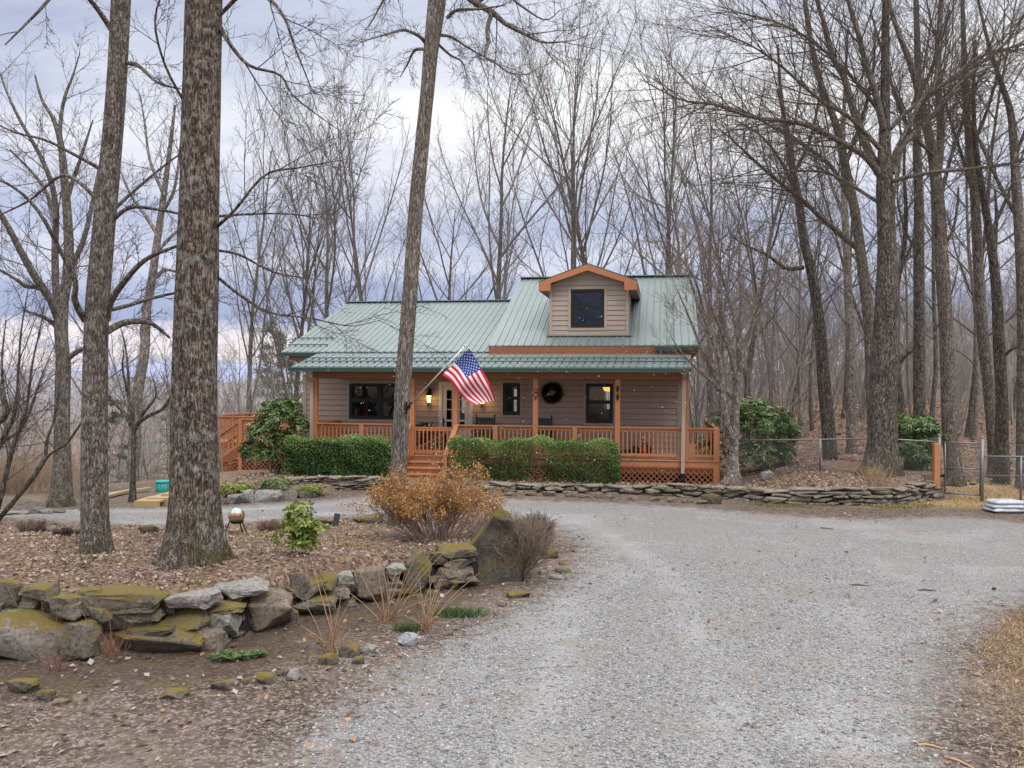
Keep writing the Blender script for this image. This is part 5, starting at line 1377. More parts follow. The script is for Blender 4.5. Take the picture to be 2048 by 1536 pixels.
# left side trees beyond the driveway
gl = on_ground(122, 1012)
custom('forked_tree', 'rough barked tree at the far left, splitting low into several upright limbs',
       [(122, 1035, 22), (123, 1012, 19.5), (124, 950, 17), (124, 860, 14.5), (126, 760, 14), (127, 720, 13.5), (123, 680, 12.5), (122, 640, 13), (126, 600, 11), (134, 560, 10), (138, 500, 9.5), (134, 420, 8.5), (128, 350, 7.5), (122, 290, 6), (108, 240, 4.5), (84, 200, 3), (70, 150, 1.5)],
       [[(116, 635, 9, 0), (104, 605, 8.5, -.2), (88, 580, 8, -.4), (68, 550, 7.5, -.6), (40, 500, 6.5, -.8), (14, 450, 5.5, -1), (-30, 380, 4.5, -1.2)],
        [(120, 625, 8, .2), (112, 580, 7.5, .3), (110, 500, 7, .4), (112, 430, 6, .5), (104, 370, 5.4, .6), (80, 310, 4.4, .7), (40, 240, 3.4, .8), (12, 180, 2.2, .9), (-5, 130, 1, 1)],
        [(96, 585, 6, -.2), (75, 575, 5, -.3), (50, 572, 4, -.4), (34, 560, 3.2, -.5), (0, 540, 2, -.6), (-40, 520, 1, -.8)],
        [(134, 560, 6, 0), (150, 520, 5.4, .2), (170, 470, 5, .3), (186, 400, 4.2, .4), (200, 330, 3, .5)],
        [(117, 660, 5, 0), (104, 645, 4.6, -.1), (82, 632, 3.6, -.3), (50, 622, 2, -.4)],
        [(138, 715, 6, 0), (152, 705, 5, -.1), (166, 698, 4, -.2), (180, 690, 2, -.3)],
        [(134, 400, 5, .1), (146, 360, 4.4, .2), (160, 320, 3.4, .2), (176, 270, 2.4, .3), (186, 240, 1.2, .3)],
        [(126, 330, 4.5, 0), (120, 260, 4, .1), (128, 200, 3.4, .2), (146, 150, 2.2, .3), (160, 105, 1, .3)],
        [(112, 440, 4.5, .3), (90, 380, 3.6, .5), (60, 340, 2.8, .7), (20, 300, 1.6, .8)]],
       gl.y, gl, M['bark_mid'], M['twig'], 71, 44, 16, 0.35, ktw=8)
gd = on_ground(265, 1004)
custom('small_dogwood', 'small dark stemmed tree with level branches standing beside the wooden steps',
       [(264, 1015, 7), (265, 1004, 6.5), (266, 950, 5.6), (268, 900, 5.2), (268, 866, 5), (264, 840, 4.4), (258, 800, 3.4), (256, 740, 2.6), (250, 690, 1.8), (240, 650, .8)],
       [[(268, 862, 5, 0), (278, 845, 4.4, -.1), (300, 830, 4, -.3), (325, 818, 3.4, -.4), (340, 795, 2.6, -.5), (352, 770, 1.2, -.5)],
        [(262, 850, 4.4, 0), (250, 828, 4, .1), (235, 812, 3.2, .2), (222, 796, 2.6, .3), (205, 780, 1.8, .3), (188, 765, .8, .3)],
        [(266, 840, 4, 0), (262, 810, 3.4, .1), (252, 772, 2.6, .2), (245, 735, 2, .2), (248, 700, 1, .2)],
        [(274, 850, 3.4, 0), (290, 822, 2.8, -.2), (308, 800, 2, -.3), (312, 780, 1.4, -.3), (300, 740, .7, -.3)]],
       gd.y, gd, M['bark_dark'], M['twig'], 73, 26, 10, 0.25, ktw=9)
gk = at_tree(266, 27)
custom('leaning_tree', 'pale trunk leaning right, seen between the two island trunks beyond the driveway',
       [(258, 1060, 13), (262, 1000, 12), (268, 900, 11), (272, 814, 10.5), (280, 760, 10), (290, 697, 9.2), (293, 619, 8.6), (304, 560, 8), (312, 500, 7.4), (322, 430, 6.6), (333, 350, 5.4), (342, 280, 4), (350, 210, 2.5)],
       [[(288, 690, 5, 0), (284, 660, 4, .1), (292, 630, 3, .2)], [(306, 560, 4.4, 0), (330, 540, 3.6, .2), (355, 545, 2, .4), (380, 560, 1, .5)],
        [(316, 470, 4.4, 0), (290, 430, 3.6, .2), (262, 390, 2.6, .4), (240, 340, 1.4, .5)], [(322, 430, 4, 0), (348, 380, 3.2, -.2), (360, 300, 2.2, -.3), (365, 230, 1.2, -.3)],
        [(328, 390, 4, 0), (300, 320, 3, .3), (290, 250, 2, .4), (280, 190, 1, .5)], [(310, 510, 3.6, 0), (345, 470, 2.8, .2), (385, 440, 1.6, .4)]],
       gk.y, gk, M['bark_smooth'], M['twig'], 79, 30, 12, 0.2, ktw=10)
# leaning stems at the left edge
gs = on_ground(-14, 1046)
custom('leaning_sapling', 'several dark slanting stems rising from the left edge of the driveway',
       [(-24, 1060, 6), (-10, 1046, 6), (30, 1000, 6), (70, 950, 5.6), (95, 912, 5), (130, 890, 3.4), (160, 850, 2.4), (190, 800, 1.4), (215, 760, .7)],
       [[(-12, 1046, 5, -.1), (0, 1000, 5, -.2), (12, 950, 4.8, -.2), (24, 900, 4.6, -.3), (38, 860, 4.2, -.3), (52, 820, 3.4, -.4), (58, 780, 2.6, -.4), (66, 720, 2, -.4), (84, 640, 1.2, -.5), (96, 560, .6, -.5)],
        [(-30, 960, 5, .2), (-5, 900, 5, .2), (15, 860, 4.6, .2), (28, 830, 4.2, .2), (34, 790, 3, .2), (38, 720, 2.4, .2), (44, 650, 1.8, .2), (60, 560, .8, .2)],
        [(-40, 940, 5, 0), (-10, 900, 4.6, .1), (12, 880, 3.6, .2), (40, 860, 2.6, .2), (62, 820, 2, .3), (80, 760, 1.4, .3), (110, 690, .7, .4)],
        [(-40, 870, 7, 0), (-10, 850, 6.4, -.1), (15, 825, 5, -.2), (8, 790, 3, -.3), (4, 720, 2, -.4), (12, 640, 1, -.4)],
        [(92, 915, 3.6, 0), (94, 880, 3, .1), (108, 840, 2.2, .2), (118, 780, 1.4, .2), (122, 730, .6, .3)]],
       gs.y, gs, M['bark_dark'], M['twig'], 83, 26, 9, 0.1, ktw=6)

# ---- forest trees told apart only as slim trunks in the wood
R = random.Random(99)
spots = []
for px in (1398, 1432, 1492, 1518, 1546, 1574, 1604, 1622, 1686, 1724, 1784, 1822, 1858, 1934, 1952, 2020, 2070, 2120, 2180, 1384, 1455, 1530):
    spots.append((px + R.uniform(-6, 6), R.uniform(33, 52)))
for i, (px, d) in enumerate(spots):
    g = at_tree(px, d); sc = R.uniform(0.7, 1.12)
    put_tree('forest_tree', FOR[i % 5], g, R.uniform(0, 6), sc, 'slim bare tree in the dense wood right of the house', 'slim bare trees in the wood right of the house', 'tree')
for px, d in ((30, 44), (170, 38), (320, 46), (60, 62), (225, 58), (410, 52), (470, 60), (540, 70), (-60, 50), (-150, 60)):
    g = at_tree(px, d); sc = R.uniform(0.7, 0.9)
    put_tree('valley_tree', FOR[int(R.uniform(0, 5))], g, R.uniform(0, 6), sc, 'slim bare tree on the slope falling away left of the house', 'slim bare trees on the slope left of the house', 'tree')

# ---- the far wood that reads as one mass
def wood_mass(name, spots, mats, seeds, hmin, hmax, rscale=1.0, k1=13, k2=6, twk=4):
    R = random.Random(seeds); T = Tubes()
    C = [dict(n=7, w=0.09, up=0.05, s=5, k=k1, st=0.14, an=(0.45, 1.05), lr=0.30, fall=0.3, rr=0.009, tip=0.2),
         dict(n=4, w=0.16, up=0.07, s=3, k=k2, st=0.15, an=(0.4, 0.9), lr=0.5, fall=0.4, rr=0.009, tip=0.3, rm=.009),
         dict(n=3, w=0.2, up=0.05, s=3, k=twk, st=0.15, an=(0.4, 0.9), lr=0.5, fall=0.4, rr=0.010, tip=0.3, rm=.007),
         dict(n=2, w=0.25, up=0.04, s=3, k=0, st=0.2, an=(0.4, 0.9), lr=0.5, tip=0.4)]
    for (x, y, z) in spots:
        H = R.uniform(hmin, hmax); branch(T, (x, y, z - 0.5), vnorm(R.uniform(-.07, .07), R.uniform(-.07, .07), 1), H, H * R.uniform(0.0035, 0.0072) * rscale, 0, C, R)
    o = link(name, T.mesh(name, mats)); return tag(o, kind='stuff')
def field(n, pxr, dr, seed):
    R = random.Random(seed); out = []
    for _ in range(n):
        px = R.uniform(*pxr); d = dr[0] + (dr[1] - dr[0]) * math.sqrt(R.random()); x = (px - CX) / F * d; out.append((x, d, hz(x, d)))
    return out
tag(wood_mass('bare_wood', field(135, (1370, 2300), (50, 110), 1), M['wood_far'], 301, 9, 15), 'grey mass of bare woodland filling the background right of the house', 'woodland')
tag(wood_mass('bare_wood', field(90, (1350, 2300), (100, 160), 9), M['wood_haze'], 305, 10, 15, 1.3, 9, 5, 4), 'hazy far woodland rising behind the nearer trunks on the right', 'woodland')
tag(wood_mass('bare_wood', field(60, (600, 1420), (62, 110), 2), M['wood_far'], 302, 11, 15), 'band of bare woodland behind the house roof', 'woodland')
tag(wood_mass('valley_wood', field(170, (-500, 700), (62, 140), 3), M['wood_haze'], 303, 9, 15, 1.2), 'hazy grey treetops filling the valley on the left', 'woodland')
# understorey brush and saplings near the fence and on the slopes
def brush(name, spots, mat, seed, hmin, hmax, label, n=5):
    R = random.Random(seed); T = Tubes()
    C = [dict(n=5, w=0.13, up=0.05, s=3, k=6, st=0.25, an=(0.3, 0.8), lr=0.45, fall=0.4, rr=0.008, tip=0.3), dict(n=3, w=0.2, up=0.03, s=3, k=3, st=0.2, an=(0.3, 0.9), lr=0.5, fall=0.4, rr=0.008, tip=0.4), dict(n=2, w=0.2, up=0, s=3, k=0, st=0.2, an=(0.3, 0.9), lr=0.5, tip=0.4)]
    for (x, y, z) in spots:
        for _ in range(n):
            H = R.uniform(hmin, hmax); branch(T, (x + R.uniform(-.3, .3), y + R.uniform(-.3, .3), z - 0.1), vnorm(R.uniform(-.35, .35), R.uniform(-.35, .35), 1), H, H * 0.006, 0, C, R)
    o = link(name, T.mesh(name, mat)); return tag(o, label, 'brush', None, 'stuff')
brush('underbrush', field(260, (1390, 2250), (29, 75), 5), M['wood_far'], 401, 1.2, 7.5, 'thin bare saplings and brush between the trunks behind the fence')
brush('slope_brush', field(170, (-300, 640), (25.5, 58), 6), M['wood_far'], 402, 1.5, 5.5, 'grey tangle of bare brush on the slope at the left')
brush('slope_brush', field(70, (-80, 150), (22.5, 25.5), 8), simple('dry_weeds', (0.33, 0.235, 0.165), 0.9), 403, 0.5, 1.2, 'tawny dry weeds at the edge of the driveway on the far left', 7)
# ------------------------------------------------------------------ conifers
M['needle'] = leafmat('pine_needles', [(0.0, (0.035, 0.055, 0.025)), (0.5, (0.075, 0.105, 0.05)), (1.0, (0.13, 0.16, 0.085))], 0.7, 0.15, 0.2)
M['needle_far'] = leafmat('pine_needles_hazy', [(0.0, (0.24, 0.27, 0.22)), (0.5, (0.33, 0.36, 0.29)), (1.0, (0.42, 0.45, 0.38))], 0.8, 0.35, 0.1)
def pine(name, px, d, H, label, seed, mat='needle', st=0.25, spread=0.22, tm='bark_mid', zoff=0.0, dens=1.0, group=None):
    R = random.Random(seed); rg = np.random.default_rng(seed); T = Tubes(); g = at_tree(px, d); g.z += zoff
    pts = [(R.uniform(-.03, .03) * k, R.uniform(-.03, .03) * k, H * k / 10 - 0.3) for k in range(11)]
    T.add(pts, [H * 0.009 * (1 - 0.9 * k / 10) for k in range(11)], 7)
    c, dd = [], []
    nb = int(34 * dens)
    for k in range(nb):
        t = st + (1 - st) * (k + R.random()) / nb; z = H * t; L = H * spread * (1.05 - t) * R.uniform(0.6, 1.15) + 0.3
        az = R.uniform(0, 6.28); dirv = vnorm(math.cos(az), math.sin(az), R.uniform(-0.15, 0.25))
        bp = [(dirv[0] * L * q, dirv[1] * L * q, z + dirv[2] * L * q - 0.10 * L * q * q) for q in (0, .35, .7, 1)]
        T.add(bp, [H * 0.0025, H * .002, H * .0014, .006], 4)
        for _ in range(int(55 * dens)):
            q = R.uniform(0.3, 1.05); p = np.array([dirv[0] * L * q, dirv[1] * L * q, z + dirv[2] * L * q - .1 * L * q * q]); s_ = 0.16 * L
            c.append(p + rg.normal(size=3) * np.array([s_, s_, s_ * 0.4])); dd.append(np.array(dirv) + rg.normal(size=3) * 0.8)
    o = empty(name, g, label, 'tree', group)
    link('trunk', T.mesh('trunk', M[tm]), o)
    link('foliage', leaves('foliage', c, dd, rg.normal(size=(len(c), 3)), rg.uniform(0.22, 0.5, len(c)) * H / 12, rg.uniform(.05, .1, len(c)) * H / 12, M[mat]), o)
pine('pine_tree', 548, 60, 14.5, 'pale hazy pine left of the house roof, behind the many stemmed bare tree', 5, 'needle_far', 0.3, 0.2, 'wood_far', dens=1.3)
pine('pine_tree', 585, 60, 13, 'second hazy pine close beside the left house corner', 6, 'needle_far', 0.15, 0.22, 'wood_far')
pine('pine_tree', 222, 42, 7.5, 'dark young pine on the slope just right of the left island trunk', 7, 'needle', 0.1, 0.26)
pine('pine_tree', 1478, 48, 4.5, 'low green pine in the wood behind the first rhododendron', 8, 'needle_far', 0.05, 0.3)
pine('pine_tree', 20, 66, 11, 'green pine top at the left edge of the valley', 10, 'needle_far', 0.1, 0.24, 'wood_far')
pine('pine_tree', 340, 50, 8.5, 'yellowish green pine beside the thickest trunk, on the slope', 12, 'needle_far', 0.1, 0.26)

# ------------------------------------------------------------------ clipped hedges
M['box'] = leafmat('boxwood', [(0.0, (0.018, 0.045, 0.012)), (0.35, (0.055, 0.115, 0.026)), (0.75, (0.115, 0.21, 0.05)), (1.0, (0.27, 0.36, 0.12))], 0.45, 0.2, 0.4)
M['brownleaf'] = leafmat('dead_leaves', [(0.0, (0.09, 0.05, 0.03)), (0.5, (0.22, 0.14, 0.08)), (1.0, (0.36, 0.27, 0.15))], 0.8, 0.2, 0.2)
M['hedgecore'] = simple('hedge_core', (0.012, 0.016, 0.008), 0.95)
def hedge(name, label, a0, a1, b0, b1, z0, z1, n, seed, brown=False):
    rg = np.random.default_rng(seed); o = empty(name, hloc((a0 + a1) / 2, b0, z0), label, 'hedge', None, -TH)
    cx = (a0 + a1) / 2; wx, wy, wz_ = (a1 - a0) / 2, (b1 - b0) / 2, (z1 - z0)
    def rnd_pts(n_):
        u = rg.uniform(-1, 1, (n_, 3)); face = rg.choice(5, n_, p=[0.48, 0.06, 0.08, 0.08, 0.30])
        for f, (ax, s_) in enumerate(((1, -1), (1, 1), (0, -1), (0, 1), (2, 1))): u[face == f, ax] = s_
        # rounded, slightly wavy clipped surface
        depth_ = np.abs(rg.normal(0, 0.05, n_)) + (rg.random(n_) < .35) * rg.uniform(0, .3, n_)
        p = np.stack([u[:, 0] * wx, u[:, 1] * wy + wy, (u[:, 2] + 1) / 2 * wz_], 1)
        nn = np.zeros((n_, 3)); 
        for f, (ax, s_) in enumerate(((1, -1), (1, 1), (0, -1), (0, 1), (2, 1))): nn[face == f, ax] = s_
        wav = 0.05 * np.sin(p[:, 0] * 3.1 + seed) + 0.045 * np.sin(p[:, 0] * 7.3 + p[:, 2] * 5) + 0.03 * np.sin(p[:, 2] * 11 + p[:, 0] * 2)
        # round off corners
        cxr = np.clip(np.abs(p[:, 0]) - (wx - 0.16), 0, 1); cz = np.clip(p[:, 2] - (wz_ - 0.12), 0, 1)
        p = p + nn * (wav - depth_)[:, None]
        p[:, 2] -= cxr * 0.5; p[:, 1] += np.where(face == 0, cz * 0.6 + cxr * 0.5, 0)
        return p, nn, face
    p, nn, face = rnd_pts(n)
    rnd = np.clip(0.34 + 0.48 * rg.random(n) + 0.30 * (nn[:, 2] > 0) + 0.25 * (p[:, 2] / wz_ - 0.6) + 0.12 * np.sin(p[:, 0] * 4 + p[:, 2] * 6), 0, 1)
    if brown:
        xn = p[:, 0] / wx; reg = np.clip((xn + 0.62) / 0.25, 0, 1) * np.clip((0.70 - xn) / 0.15, 0, 1)
        gap = (np.sin(p[:, 0] * 3.4 + 1.0) * 0.8 + 0.6 * np.sin(p[:, 0] * 6.9 + 0.5) + 0.55 * np.sin(p[:, 0] * 13 + p[:, 2] * 11) + 0.4 * np.sin(p[:, 0] * 23 - p[:, 2] * 17) - 0.25 + rg.normal(0, .3, n)) * reg - (1 - reg) * 1.4 - (p[:, 2] / wz_ - 0.36) * 2.4
        thin = (gap > 0.1) & (rg.random(n) < 0.93) & (face != 4)
        pb, nb_, rb_ = p[thin], nn[thin], rg.random(thin.sum()); p, nn, rnd = p[~thin], nn[~thin], rnd[~thin]
        m_ = int(len(pb) / 1.7)
        link('dead_foliage', leaves('dead_foliage', pb[:m_] + rg.normal(0, .04, (m_, 3)), rand_dirs(m_), rand_dirs(m_), rg.uniform(.03, .055, m_), rg.uniform(.018, .03, m_), M['brownleaf']), o)
        T = Tubes(); R = random.Random(seed)
        CB = [dict(n=4, w=.2, up=.06, s=3, k=5, st=.2, an=(.3, .8), lr=.5, fall=.3, rr=.01, tip=.4), dict(n=3, w=.2, up=.03, s=3, k=3, st=.2, an=(.3, .9), lr=.5, fall=.3, rr=.01, tip=.4), dict(n=2, w=.2, up=0, s=3, k=0, st=.2, an=(.3, .9), lr=.5, tip=.4)]
        for k in range(40):
            x = -wx + 2 * wx * (k + R.random()) / 40
            for _ in range(4): branch(T, (x + R.uniform(-.1, .1), wy + R.uniform(-.25, .1), 0), vnorm(R.uniform(-.4, .4), R.uniform(-.5, .2), 1), R.uniform(.6, 1.0), 0.011, 0, CB, R)
        link('stems', T.mesh('stems', M['twig']), o)
        z_core = 0.70 * wz_
    else: z_core = 0.05
    n = len(p)
    d = nn * 0.6 + rand_dirs(n) * 0.9 + np.array([[0, 0, 0.35]])
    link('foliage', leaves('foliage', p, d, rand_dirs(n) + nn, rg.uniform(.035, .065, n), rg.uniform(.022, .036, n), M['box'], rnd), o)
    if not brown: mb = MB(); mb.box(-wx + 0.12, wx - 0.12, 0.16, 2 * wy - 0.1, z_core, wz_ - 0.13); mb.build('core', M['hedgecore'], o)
    return o
hb0, hb1 = -1.55, -0.65
zt = ZZ(878, A(680, hb0), hb0)
hedge('clipped_hedge', 'dense dark green clipped hedge left of the porch steps', A(566, hb0), A(779, hb0), hb0, hb1, 0.14, zt, 20000, 31)
hedge('clipped_hedge', 'longer clipped hedge right of the steps, brown and bare at its foot', A(897, hb0), A(1234, hb0), hb0, hb1, 0.14, ZZ(882, A(1060, hb0), hb0), 32000, 33, True)

# ------------------------------------------------------------------ rhododendrons: whorls of long leaves
M['rhodo'] = leafmat('rhododendron', [(0.0, (0.025, 0.05, 0.016)), (0.4, (0.075, 0.13, 0.034)), (0.75, (0.15, 0.225, 0.065)), (1.0, (0.28, 0.35, 0.15))], 0.35, 0.12, 0.5)
M['laurel'] = leafmat('laurel_light', [(0.0, (0.05, 0.08, 0.03)), (0.5, (0.12, 0.17, 0.06)), (1.0, (0.26, 0.33, 0.14))], 0.35, 0.25, 0.5)
M['lime'] = leafmat('young_leaves', [(0.0, (0.06, 0.09, 0.02)), (0.5, (0.19, 0.24, 0.045)), (1.0, (0.36, 0.40, 0.10))], 0.4, 0.3, 0.5)
def bush(name, label, base, blobs, n_whorl, per, ll, lw, mat, seed, droop=0.1, cat='shrub', stems=9, stem_mat='twig', stem_r=0.018):
    """blobs: (dx,dy,dz,rx,ry,rz) ellipsoids relative to base whose outer shells carry leaf whorls"""
    rg = np.random.default_rng(seed); R = random.Random(seed)
    o = empty(name, base, label, cat)
    vol = np.array([b[3] * b[5] for b in blobs]); vol = vol / vol.sum()
    c, d, nn, rn = [], [], [], []
    tips = []
    for _ in range(n_whorl):
        b = blobs[rg.choice(len(blobs), p=vol)]
        v = rg.normal(size=3); v /= np.linalg.norm(v); 
        if v[2] < -0.5: v[2] *= -0.5
        rad = rg.uniform(0.55, 1.05) ** 0.6
        p = np.array(b[:3]) + v * np.array(b[3:]) * rad
        axis = v * 0.8 + np.array([0, 0, 0.55]) + rg.normal(size=3) * 0.25; axis /= np.linalg.norm(axis)
        ux = np.cross(axis, [0.3, 0.5, 0.8]); ux /= np.linalg.norm(ux); uy = np.cross(axis, ux)
        ph = rg.uniform(0, 6.28); tips.append(p)
        for k in range(per):
            a = ph + k * 2 * PI / per + rg.uniform(-.25, .25)
            rd = ux * math.cos(a) + uy * math.sin(a); dv = rd + axis * rg.uniform(-0.1, 0.7) - np.array([0, 0, droop + rg.uniform(0, droop)])
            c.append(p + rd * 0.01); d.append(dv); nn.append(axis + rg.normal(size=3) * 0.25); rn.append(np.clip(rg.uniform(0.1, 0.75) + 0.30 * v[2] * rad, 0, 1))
    n = len(c)
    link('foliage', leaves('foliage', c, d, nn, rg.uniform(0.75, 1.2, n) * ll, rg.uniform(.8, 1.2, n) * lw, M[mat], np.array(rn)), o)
    T = Tubes()
    for k in range(stems):
        t = tips[int(R.uniform(0, len(tips)))]
        p0 = np.array([R.uniform(-.12, .12), R.uniform(-.1, .1), -0.05]); mid_ = p0 * 0.5 + t * 0.5 + np.array([R.uniform(-.1, .1), R.uniform(-.1, .1), -0.08])
        pl = polyline([tuple(p0), tuple(mid_), tuple(t)], 8); T.add([q[:3] for q in pl], [stem_r * (1 - .75 * i / 8) for i in range(9)], 5)
    if stems: link('stems', T.mesh('stems', M[stem_mat]), o)
    return o
def blob(px, py, wpx, hpx, d, base, dep=0.8, dy=0.0):
    c = P(px, py, d) - base; s_ = d / F
    return (c.x, c.y + dy, c.z, wpx / 2 * s_, wpx / 2 * s_ * dep, hpx / 2 * s_)
b0 = Vector(hloc(A(552, -1.1, 960), -1.1, 0.1)); d0 = b0.y
bush('rhododendron', 'loose rhododendron with drooping leaves left of the dark hedge', b0,
     [blob(553, 835, 80, 70, d0, b0), blob(575, 815, 60, 40, d0, b0), blob(528, 870, 75, 60, d0, b0), blob(510, 905, 60, 50, d0, b0), blob(570, 885, 60, 60, d0, b0), blob(600, 850, 30, 60, d0, b0), blob(550, 905, 70, 40, d0, b0)], 620, 8, 0.165, 0.052, 'rhodo', 3, 0.15, stems=16)
b1 = at_tree(1530, 26.2)
bush('rhododendron', 'large rhododendron behind the fence just right of the young tree', b1,
     [blob(1530, 850, 120, 80, b1.y, b1), blob(1500, 820, 70, 50, b1.y, b1), blob(1565, 860, 80, 50, b1.y, b1), blob(1515, 905, 110, 80, b1.y, b1), blob(1570, 905, 50, 60, b1.y, b1)], 520, 8, 0.19, 0.05, 'rhodo', 5, 0.22, stems=16)
b1b = at_tree(1440, 27)
bush('laurel_shrub', 'pale leaved shrub partly hidden behind the deck corner', b1b, [blob(1440, 850, 60, 60, b1b.y, b1b), blob(1425, 900, 70, 60, b1b.y, b1b)], 170, 8, 0.10, 0.045, 'laurel', 6, 0.1)
b2 = at_tree(1835, 25.0)
bush('rhododendron', 'rhododendron with long hanging leaves left of the orange fence post', b2,
     [blob(1825, 850, 90, 50, b2.y, b2), blob(1855, 870, 60, 50, b2.y, b2), blob(1820, 900, 90, 70, b2.y, b2), blob(1845, 925, 60, 50, b2.y, b2)], 400, 9, 0.20, 0.045, 'rhodo', 7, 0.38, stems=12)
bl = on_ground(601, 1112)
bush('green_shrub', 'small bright green broadleaf shrub on the island beside the mirrored ball', bl,
     [blob(598, 1022, 58, 36, bl.y, bl), blob(600, 1048, 70, 40, bl.y, bl), blob(625, 1060, 56, 34, bl.y, bl), blob(570, 1072, 46, 26, bl.y, bl), blob(606, 1084, 60, 34, bl.y, bl)], 120, 6, 0.105, 0.052, 'lime', 9, 0.25, stems=10, stem_r=0.01)
# low evergreen ground plants in the left bed
for k, (px, py, w_, h_) in enumerate(((478, 978, 70, 26), (555, 968, 64, 26), (622, 980, 50, 20))):
    b_ = on_ground(px, py + 14)
    bush('low_shrub', ('low yellow green shrub behind the pale boulders', 'low yellow green shrub between the boulders and the dark hedge', 'sprawling low shrub below the left end of the hedge wall')[k], b_, [blob(px, py, w_, h_, b_.y, b_), blob(px - 18, py + 4, w_ * .6, h_, b_.y, b_)], 330, 6, 0.062, 0.03, 'lime' if k != 1 else 'laurel', 20 + k, 0.05, stems=5, stem_r=.008)

# ------------------------------------------------------------------ tan azalea in front of the steps
M['azalea'] = leafmat('azalea_tan', [(0.0, (0.22, 0.085, 0.03)), (0.45, (0.44, 0.20, 0.065)), (0.8, (0.58, 0.33, 0.12)), (1.0, (0.58, 0.46, 0.20))], 0.7, 0.3, 0.2)
ba = on_ground(880, 1082); da = ba.y
T = Tubes(); R = random.Random(15); tips = []
CA = [dict(n=6, w=.13, up=.02, s=4, k=8, st=.3, an=(.25, .7), lr=.5, fall=.25, rr=.009, tip=.4), dict(n=4, w=.18, up=.05, s=3, k=5, st=.2, an=(.3, .8), lr=.5, fall=.2, rr=.009, tip=.4), dict(n=3, w=.2, up=.05, s=3, k=0, st=.2, an=(.3, .8), lr=.5, tip=.5)]
for k in range(64):
    a = R.uniform(0, 2 * PI); q = R.random() ** 0.7
    dx = math.cos(a) * q; dy = math.sin(a) * q
    L = R.choice([R.uniform(0.5, 0.95), R.uniform(0.5, 0.95), R.uniform(0.9, 1.25)])
    branch(T, (dx * 0.42, dy * 0.3, -0.05), vnorm(dx * 1.05, dy * 0.75, 0.56 + 0.36 * (1 - q)), L * 0.95, 0.012, 0, CA, R)
az = empty('azalea_bush', ba, 'wide azalea with tan winter leaves on thin stems, in front of the porch steps', 'shrub')
link('stems', T.mesh('stems', M['twig_red']), az)
v, _ = T.arrays()
# leaves gather at the outer ends of the twigs
tp = np.concatenate([np.array([pl[-1] for pl, _ in lst] + [pl[len(pl) // 2] for pl, _ in lst]) for (n_, s_), lst in T.g.items() if n_ in (4, 5)])
tp = tp[(tp[:, 2] > 0.36)]
rg = np.random.default_rng(4); tp = np.repeat(tp, 7, 0); n = len(tp)
clump = 0.55 + 0.65 * np.sin(tp[:, 0] * 7 + 1) * np.sin(tp[:, 1] * 6) + 0.5 * np.sin(tp[:, 0] * 17 + tp[:, 2] * 13)
keep_ = rg.random(n) < np.clip(clump + .25, .2, 1) * np.clip((tp[:, 2] - 0.36) / 0.28, 0.025, 0.9); tp = tp[keep_]; n = len(tp)
tp = tp + rg.normal(0, 0.03, (n, 3))
link('foliage', leaves('foliage', tp, rand_dirs(n) + np.array([[0, 0, .5]]), rand_dirs(n), rg.uniform(.028, .054, n), rg.uniform(.016, .028, n), M['azalea']), az)

# dense twiggy shrub in front of the standing stone
def twig_bush(name, label, px, py, w_, h_, seed, mat='twig_red', n=70, rr=.007, lean=0.0):
    b_ = on_ground(px, py); s_ = b_.y / F; R = random.Random(seed); T = Tubes()
    C = [dict(n=5, w=.12, up=.03, s=3, k=9, st=.2, an=(.2, .6), lr=.5, fall=.25, rr=.007, tip=.4), dict(n=4, w=.15, up=.04, s=3, k=6, st=.15, an=(.25, .7), lr=.55, fall=.2, rr=.007, tip=.5), dict(n=3, w=.15, up=.04, s=3, k=0, st=.2, an=(.3, .8), lr=.5, tip=.5)]
    for k in range(n):
        a = R.uniform(0, 2 * PI); q = R.random() ** .6; dx, dy = math.cos(a) * q, math.sin(a) * q
        L = h_ * s_ * R.uniform(.65, 1.0); tx = w_ * s_ / 2
        branch(T, (dx * .1, dy * .1, -.03), vnorm(dx * tx * 0.9 / L + lean, dy * tx * .7 / L, 1), L, rr, 0, C, R)
    o = empty(name, b_, label, 'shrub'); link('stems', T.mesh('stems', M[mat]), o); return o
twig_bush('bare_shrub', 'dense leafless twiggy shrub leaning against the pointed standing stone', 1032, 1156, 165, 112, 61)
twig_bush('bare_shrub', 'rounded brown twiggy shrub behind the pointed standing stone', 1066, 1092, 90, 55, 62, 'twig', 60)
twig_bush('heather_clump', 'low brown clump at the left end of the island, near the driveway', 62, 1066, 60, 26, 63, 'twig_red', 40)
twig_bush('heather_clump', 'low brown clump on the island edge just left of the left trunk', 130, 1070, 44, 16, 64, 'twig', 36)
twig_bush('heather_clump', 'straw coloured tuft right behind the mirrored ball', 540, 1062, 60, 22, 65, 'twig_red', 40)

